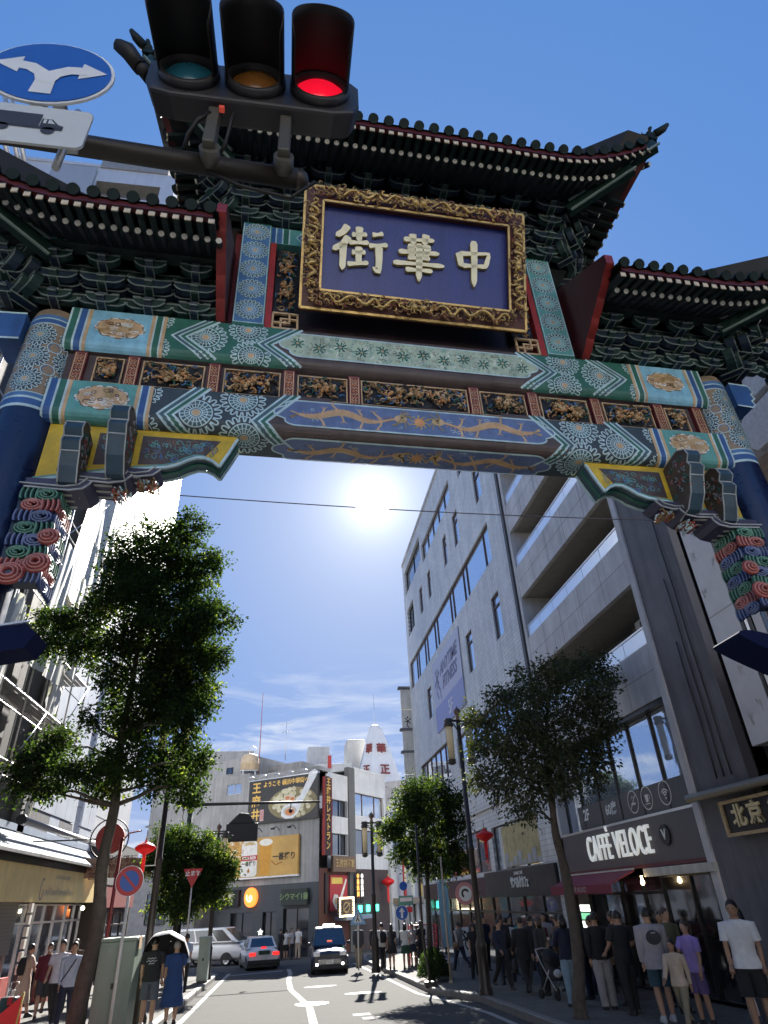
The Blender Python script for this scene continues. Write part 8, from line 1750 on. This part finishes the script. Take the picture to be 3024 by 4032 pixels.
# schoolgirls and others on the far right kerb
for lab,ux,Y,h,fc,po,tp,tc,bt,bc,hr,ex in (
 ('person in dark jacket and khaki trousers alone at the kerb by the navy taxi',775,35.0,1.66,.2,'stand','jacket',CHR_,'trousers',KHA,'short',()),
 ('schoolboy in black with a bag at the left end of the pavement group',812,33.2,1.66,PI-.3,'stand','long',K,'trousers',K,'short',(('side_bag',K,-1),)),
 ('student in white shirt with a black backpack turned away',826,32.6,1.68,PI+.3,'walk','tee',WHT,'trousers',K,'short',(('backpack',K),)),
 ('schoolgirl in black pinafore and white blouse, third in the group',847,32.9,1.58,PI,'stand','mini',K,None,None,'bob',(('collar',WHT),('side_bag',K,1))),
 ('schoolgirl in dark green skirt and white blouse in the pavement group',878,32.4,1.58,PI-.4,'phone','long',WHT,'skirt',GRN_,'bob',()),
 ('girl in grey top partly hidden by the thin dark post',894,33.4,1.58,PI,'stand','tee',GRY,'skirt',NVY,'pony',()),
 ('woman in long black dress at the right end of the pavement group',913,32.0,1.64,PI+.5,'stand','dress',K,None,None,'long',(('side_bag',K,1),)),
 ('long-haired woman in charcoal behind the black dress',905,35.5,1.60,PI-.2,'walk2','long',CHR_,'trousers',K,'long',())):
    p=atp(ux,2080,Y); person(lab,p.x,Y,h,fc,po,tp,tc,bt,bc,hair=hr,ex=ex)
# queue and passers-by in the shade on the right
person('man in oversized white t-shirt at the right edge looking left',7.55,11.6,1.82,-.75,'stand','tee',WHT,'shorts',K,skin=SKIN2,stocky=1.08)
person('woman in lilac top and shorts walking left past the cafe',7.58,13.3,1.54,-1.25,'hold','tee',PUR,'shorts',clo('violet_dark',(.14,.10,.26)),hair='pony',hcol=HAIRB)
person('child in beige top between the grey jacket and the lilac top',7.0,12.9,1.32,-.9,'walk2','long',BEI,'trousers',KHA,hair='bob',skin=SKIN2)
person('man in loose grey jacket with a back print, seen from behind',7.27,14.1,1.76,PI-.15,'stand','jacket',clo('grey_jacket',(.33,.31,.33)),'shorts',clo('dark_teal',(.03,.07,.09)),ex=(('print',CHR_),),stocky=1.1,shoe=(.5,.5,.5))
person('broad man in black left of the grey jacket, seen from behind',7.2,15.3,1.74,PI+.1,'hip','tee',K,'trousers',K,stocky=1.1)
person('person in black top with pale grey trousers in the queue',7.12,16.3,1.72,PI-.2,'stand','long',K,'wide_trousers',GRY,stocky=1.08)
person('person in pale blue jeans and dark top just left of the cafe tree',6.68,17.2,1.70,PI+.2,'phone','long',NVY,'wide_trousers',DNM,hair='bob')
person('person in black walking away along the kerb beside the lamp post',6.62,20.2,1.72,PI,'walk','jacket',K,'trousers',K,ex=(('bag',K,1),))
person('person in pale shirt beyond the lamp post in the shade',7.25,23.6,1.66,PI-.3,'stand','tee',WHT,'trousers',CHR_)
person('person in teal patterned top beside the pale shirt',7.9,24.2,1.66,PI+.4,'stand','tee',TEA,'trousers',K,hair='bob')
rd=random.Random(77)
QP=[(7.7,16.6,K,K,'stand','short','man in black against the cafe awning pole'),(8.2,17.6,WINE,K,'phone','bob','person in wine top under the maroon awning'),(7.5,18.2,CHR_,NVY,'stand','long','long-haired woman in charcoal by the stroller'),(8.3,19.4,K,CHR_,'walk2','short','man in black passing the menu board'),(7.7,20.2,BRN_,K,'stand','short','man in brown top waiting outside the cafe'),(8.3,21.4,NVY,K,'hip','bob','person in navy below the left end of the awning'),(7.5,21.9,K,K,'walk','short','person in black in front of the black cafe sign'),(8.4,23.2,GRY,CHR_,'stand','long','woman in grey near the black fascia shop'),(7.1,26.8,CHR_,K,'stand','short','person in charcoal behind the clipped bush'),(8.2,26.2,K,KHA,'walk','short','man in black and khaki by the black fascia shop'),(7.9,28.6,NVY,K,'stand','bob','person in navy beside the feather banner'),(7.1,29.6,GRY,NVY,'walk2','pony','person in grey top further down the right pavement'),(8.1,14.9,OLV,K,'stand','short','man in olive shirt close to the shop window'),(7.4,17.0,K,K,'hip','short','broad-shouldered man in black right behind the cafe tree trunk'),(6.9,19.5,CHR_,K,'stand','bob','bob-haired person in charcoal at the pushchair handle'),(7.3,20.9,K,NVY,'walk','long','long-haired woman in black and navy beyond the pushchair'),(6.4,21.6,NVY,K,'walk2','short','man in navy stepping past the lamp post foot'),(8.0,22.5,WINE,K,'stand','short','man in wine top under the black fascia end'),(6.9,23.0,K,CHR_,'stand','short','man in black and charcoal behind the lamp post'),(8.5,15.9,K,K,'stand','bob','bob-haired person in black by the shop door'),(8.0,18.6,NVY,NVY,'walk','short','man all in navy beneath the awning'),(6.6,25.3,K,K,'walk2','pony','ponytailed person in black near the thin pale post'),(7.6,25.2,CHR_,KHA,'stand','short','man in charcoal and khaki behind the teal top'),(8.25,12.6,K,CHR_,'stand','long','long-haired woman in black behind the lilac top')]
for x,y,tc,bc,po,hr,lab in QP: person(lab,x,y,rd.uniform(1.58,1.76),rd.choice((PI,PI-.6,PI+.6,.3,-.4)),po,rd.choice(('tee','long')),tc,'trousers',bc,hair=hr,hcol=rd.choice((HAIR,HAIR,HAIRB)),ex=rd.choice(((),(('backpack',K),),(('side_bag',BRN_,1),),(('bag',K,-1),),(('strap',CHR_),))),stocky=rd.uniform(.94,1.1))
# pushchair
ST=thing('pushchair','dark pushchair with white bundles in the shade of the right pavement','pushchair',(6.85,18.7,gz(18.7)+HP),.3); mb=MB()
for s in (-.22,.22): mb.tube([(s,.35,1.0),(s,.2,.75),(s,-.05,.45),(s,-.32,.15)],.015,6).tube([(s,.3,.12),(s,.0,.45),(s,-.1,.6)],.015,6)
mb.tube([(-.22,.35,1.0),(0,.38,1.02),(.22,.35,1.0)],.017,6).build('frame',mZn,ST)
for x in (-.24,.24):
    for y in (-.32,.3): MB().lathe([(.06,-.02),(.10,-.02),(.10,.02),(.06,.02)],n=14).cyl((0,0,-.015),(0,0,.015),.06,n=10).build('wheel',mTyre,ST,(x,y,.10),(0,PI/2,0))
MB().loft([((0,-.1,.38),.18,.22),((0,-.05,.5),.2,.2),((0,.1,.75),.2,.10),((0,.18,.95),.18,.06)],14).build('seat',CHR_,ST); mb=MB(); pv=None
for j in range(6):
    a=PI*.55*j/5; A=[mb.P((.22*cos(PI*k/8),.12-.34*sin(a)*.9,.72+.34*cos(a)*.9*(.3+.7*sin(PI*k/8)))) for k in range(9)]
    if pv:
        for k in range(8): mb.F((pv[k],pv[k+1],A[k+1],A[k]),0,True)
    pv=A
mb.build('hood',K,ST); MB().sph((-.05,-.22,.52),(.11,.10,.09),10,8).build('bundle',WHT,ST); MB().sph((.18,.2,.5),(.08,.1,.12),10,8).build('bundle',WHT,ST)
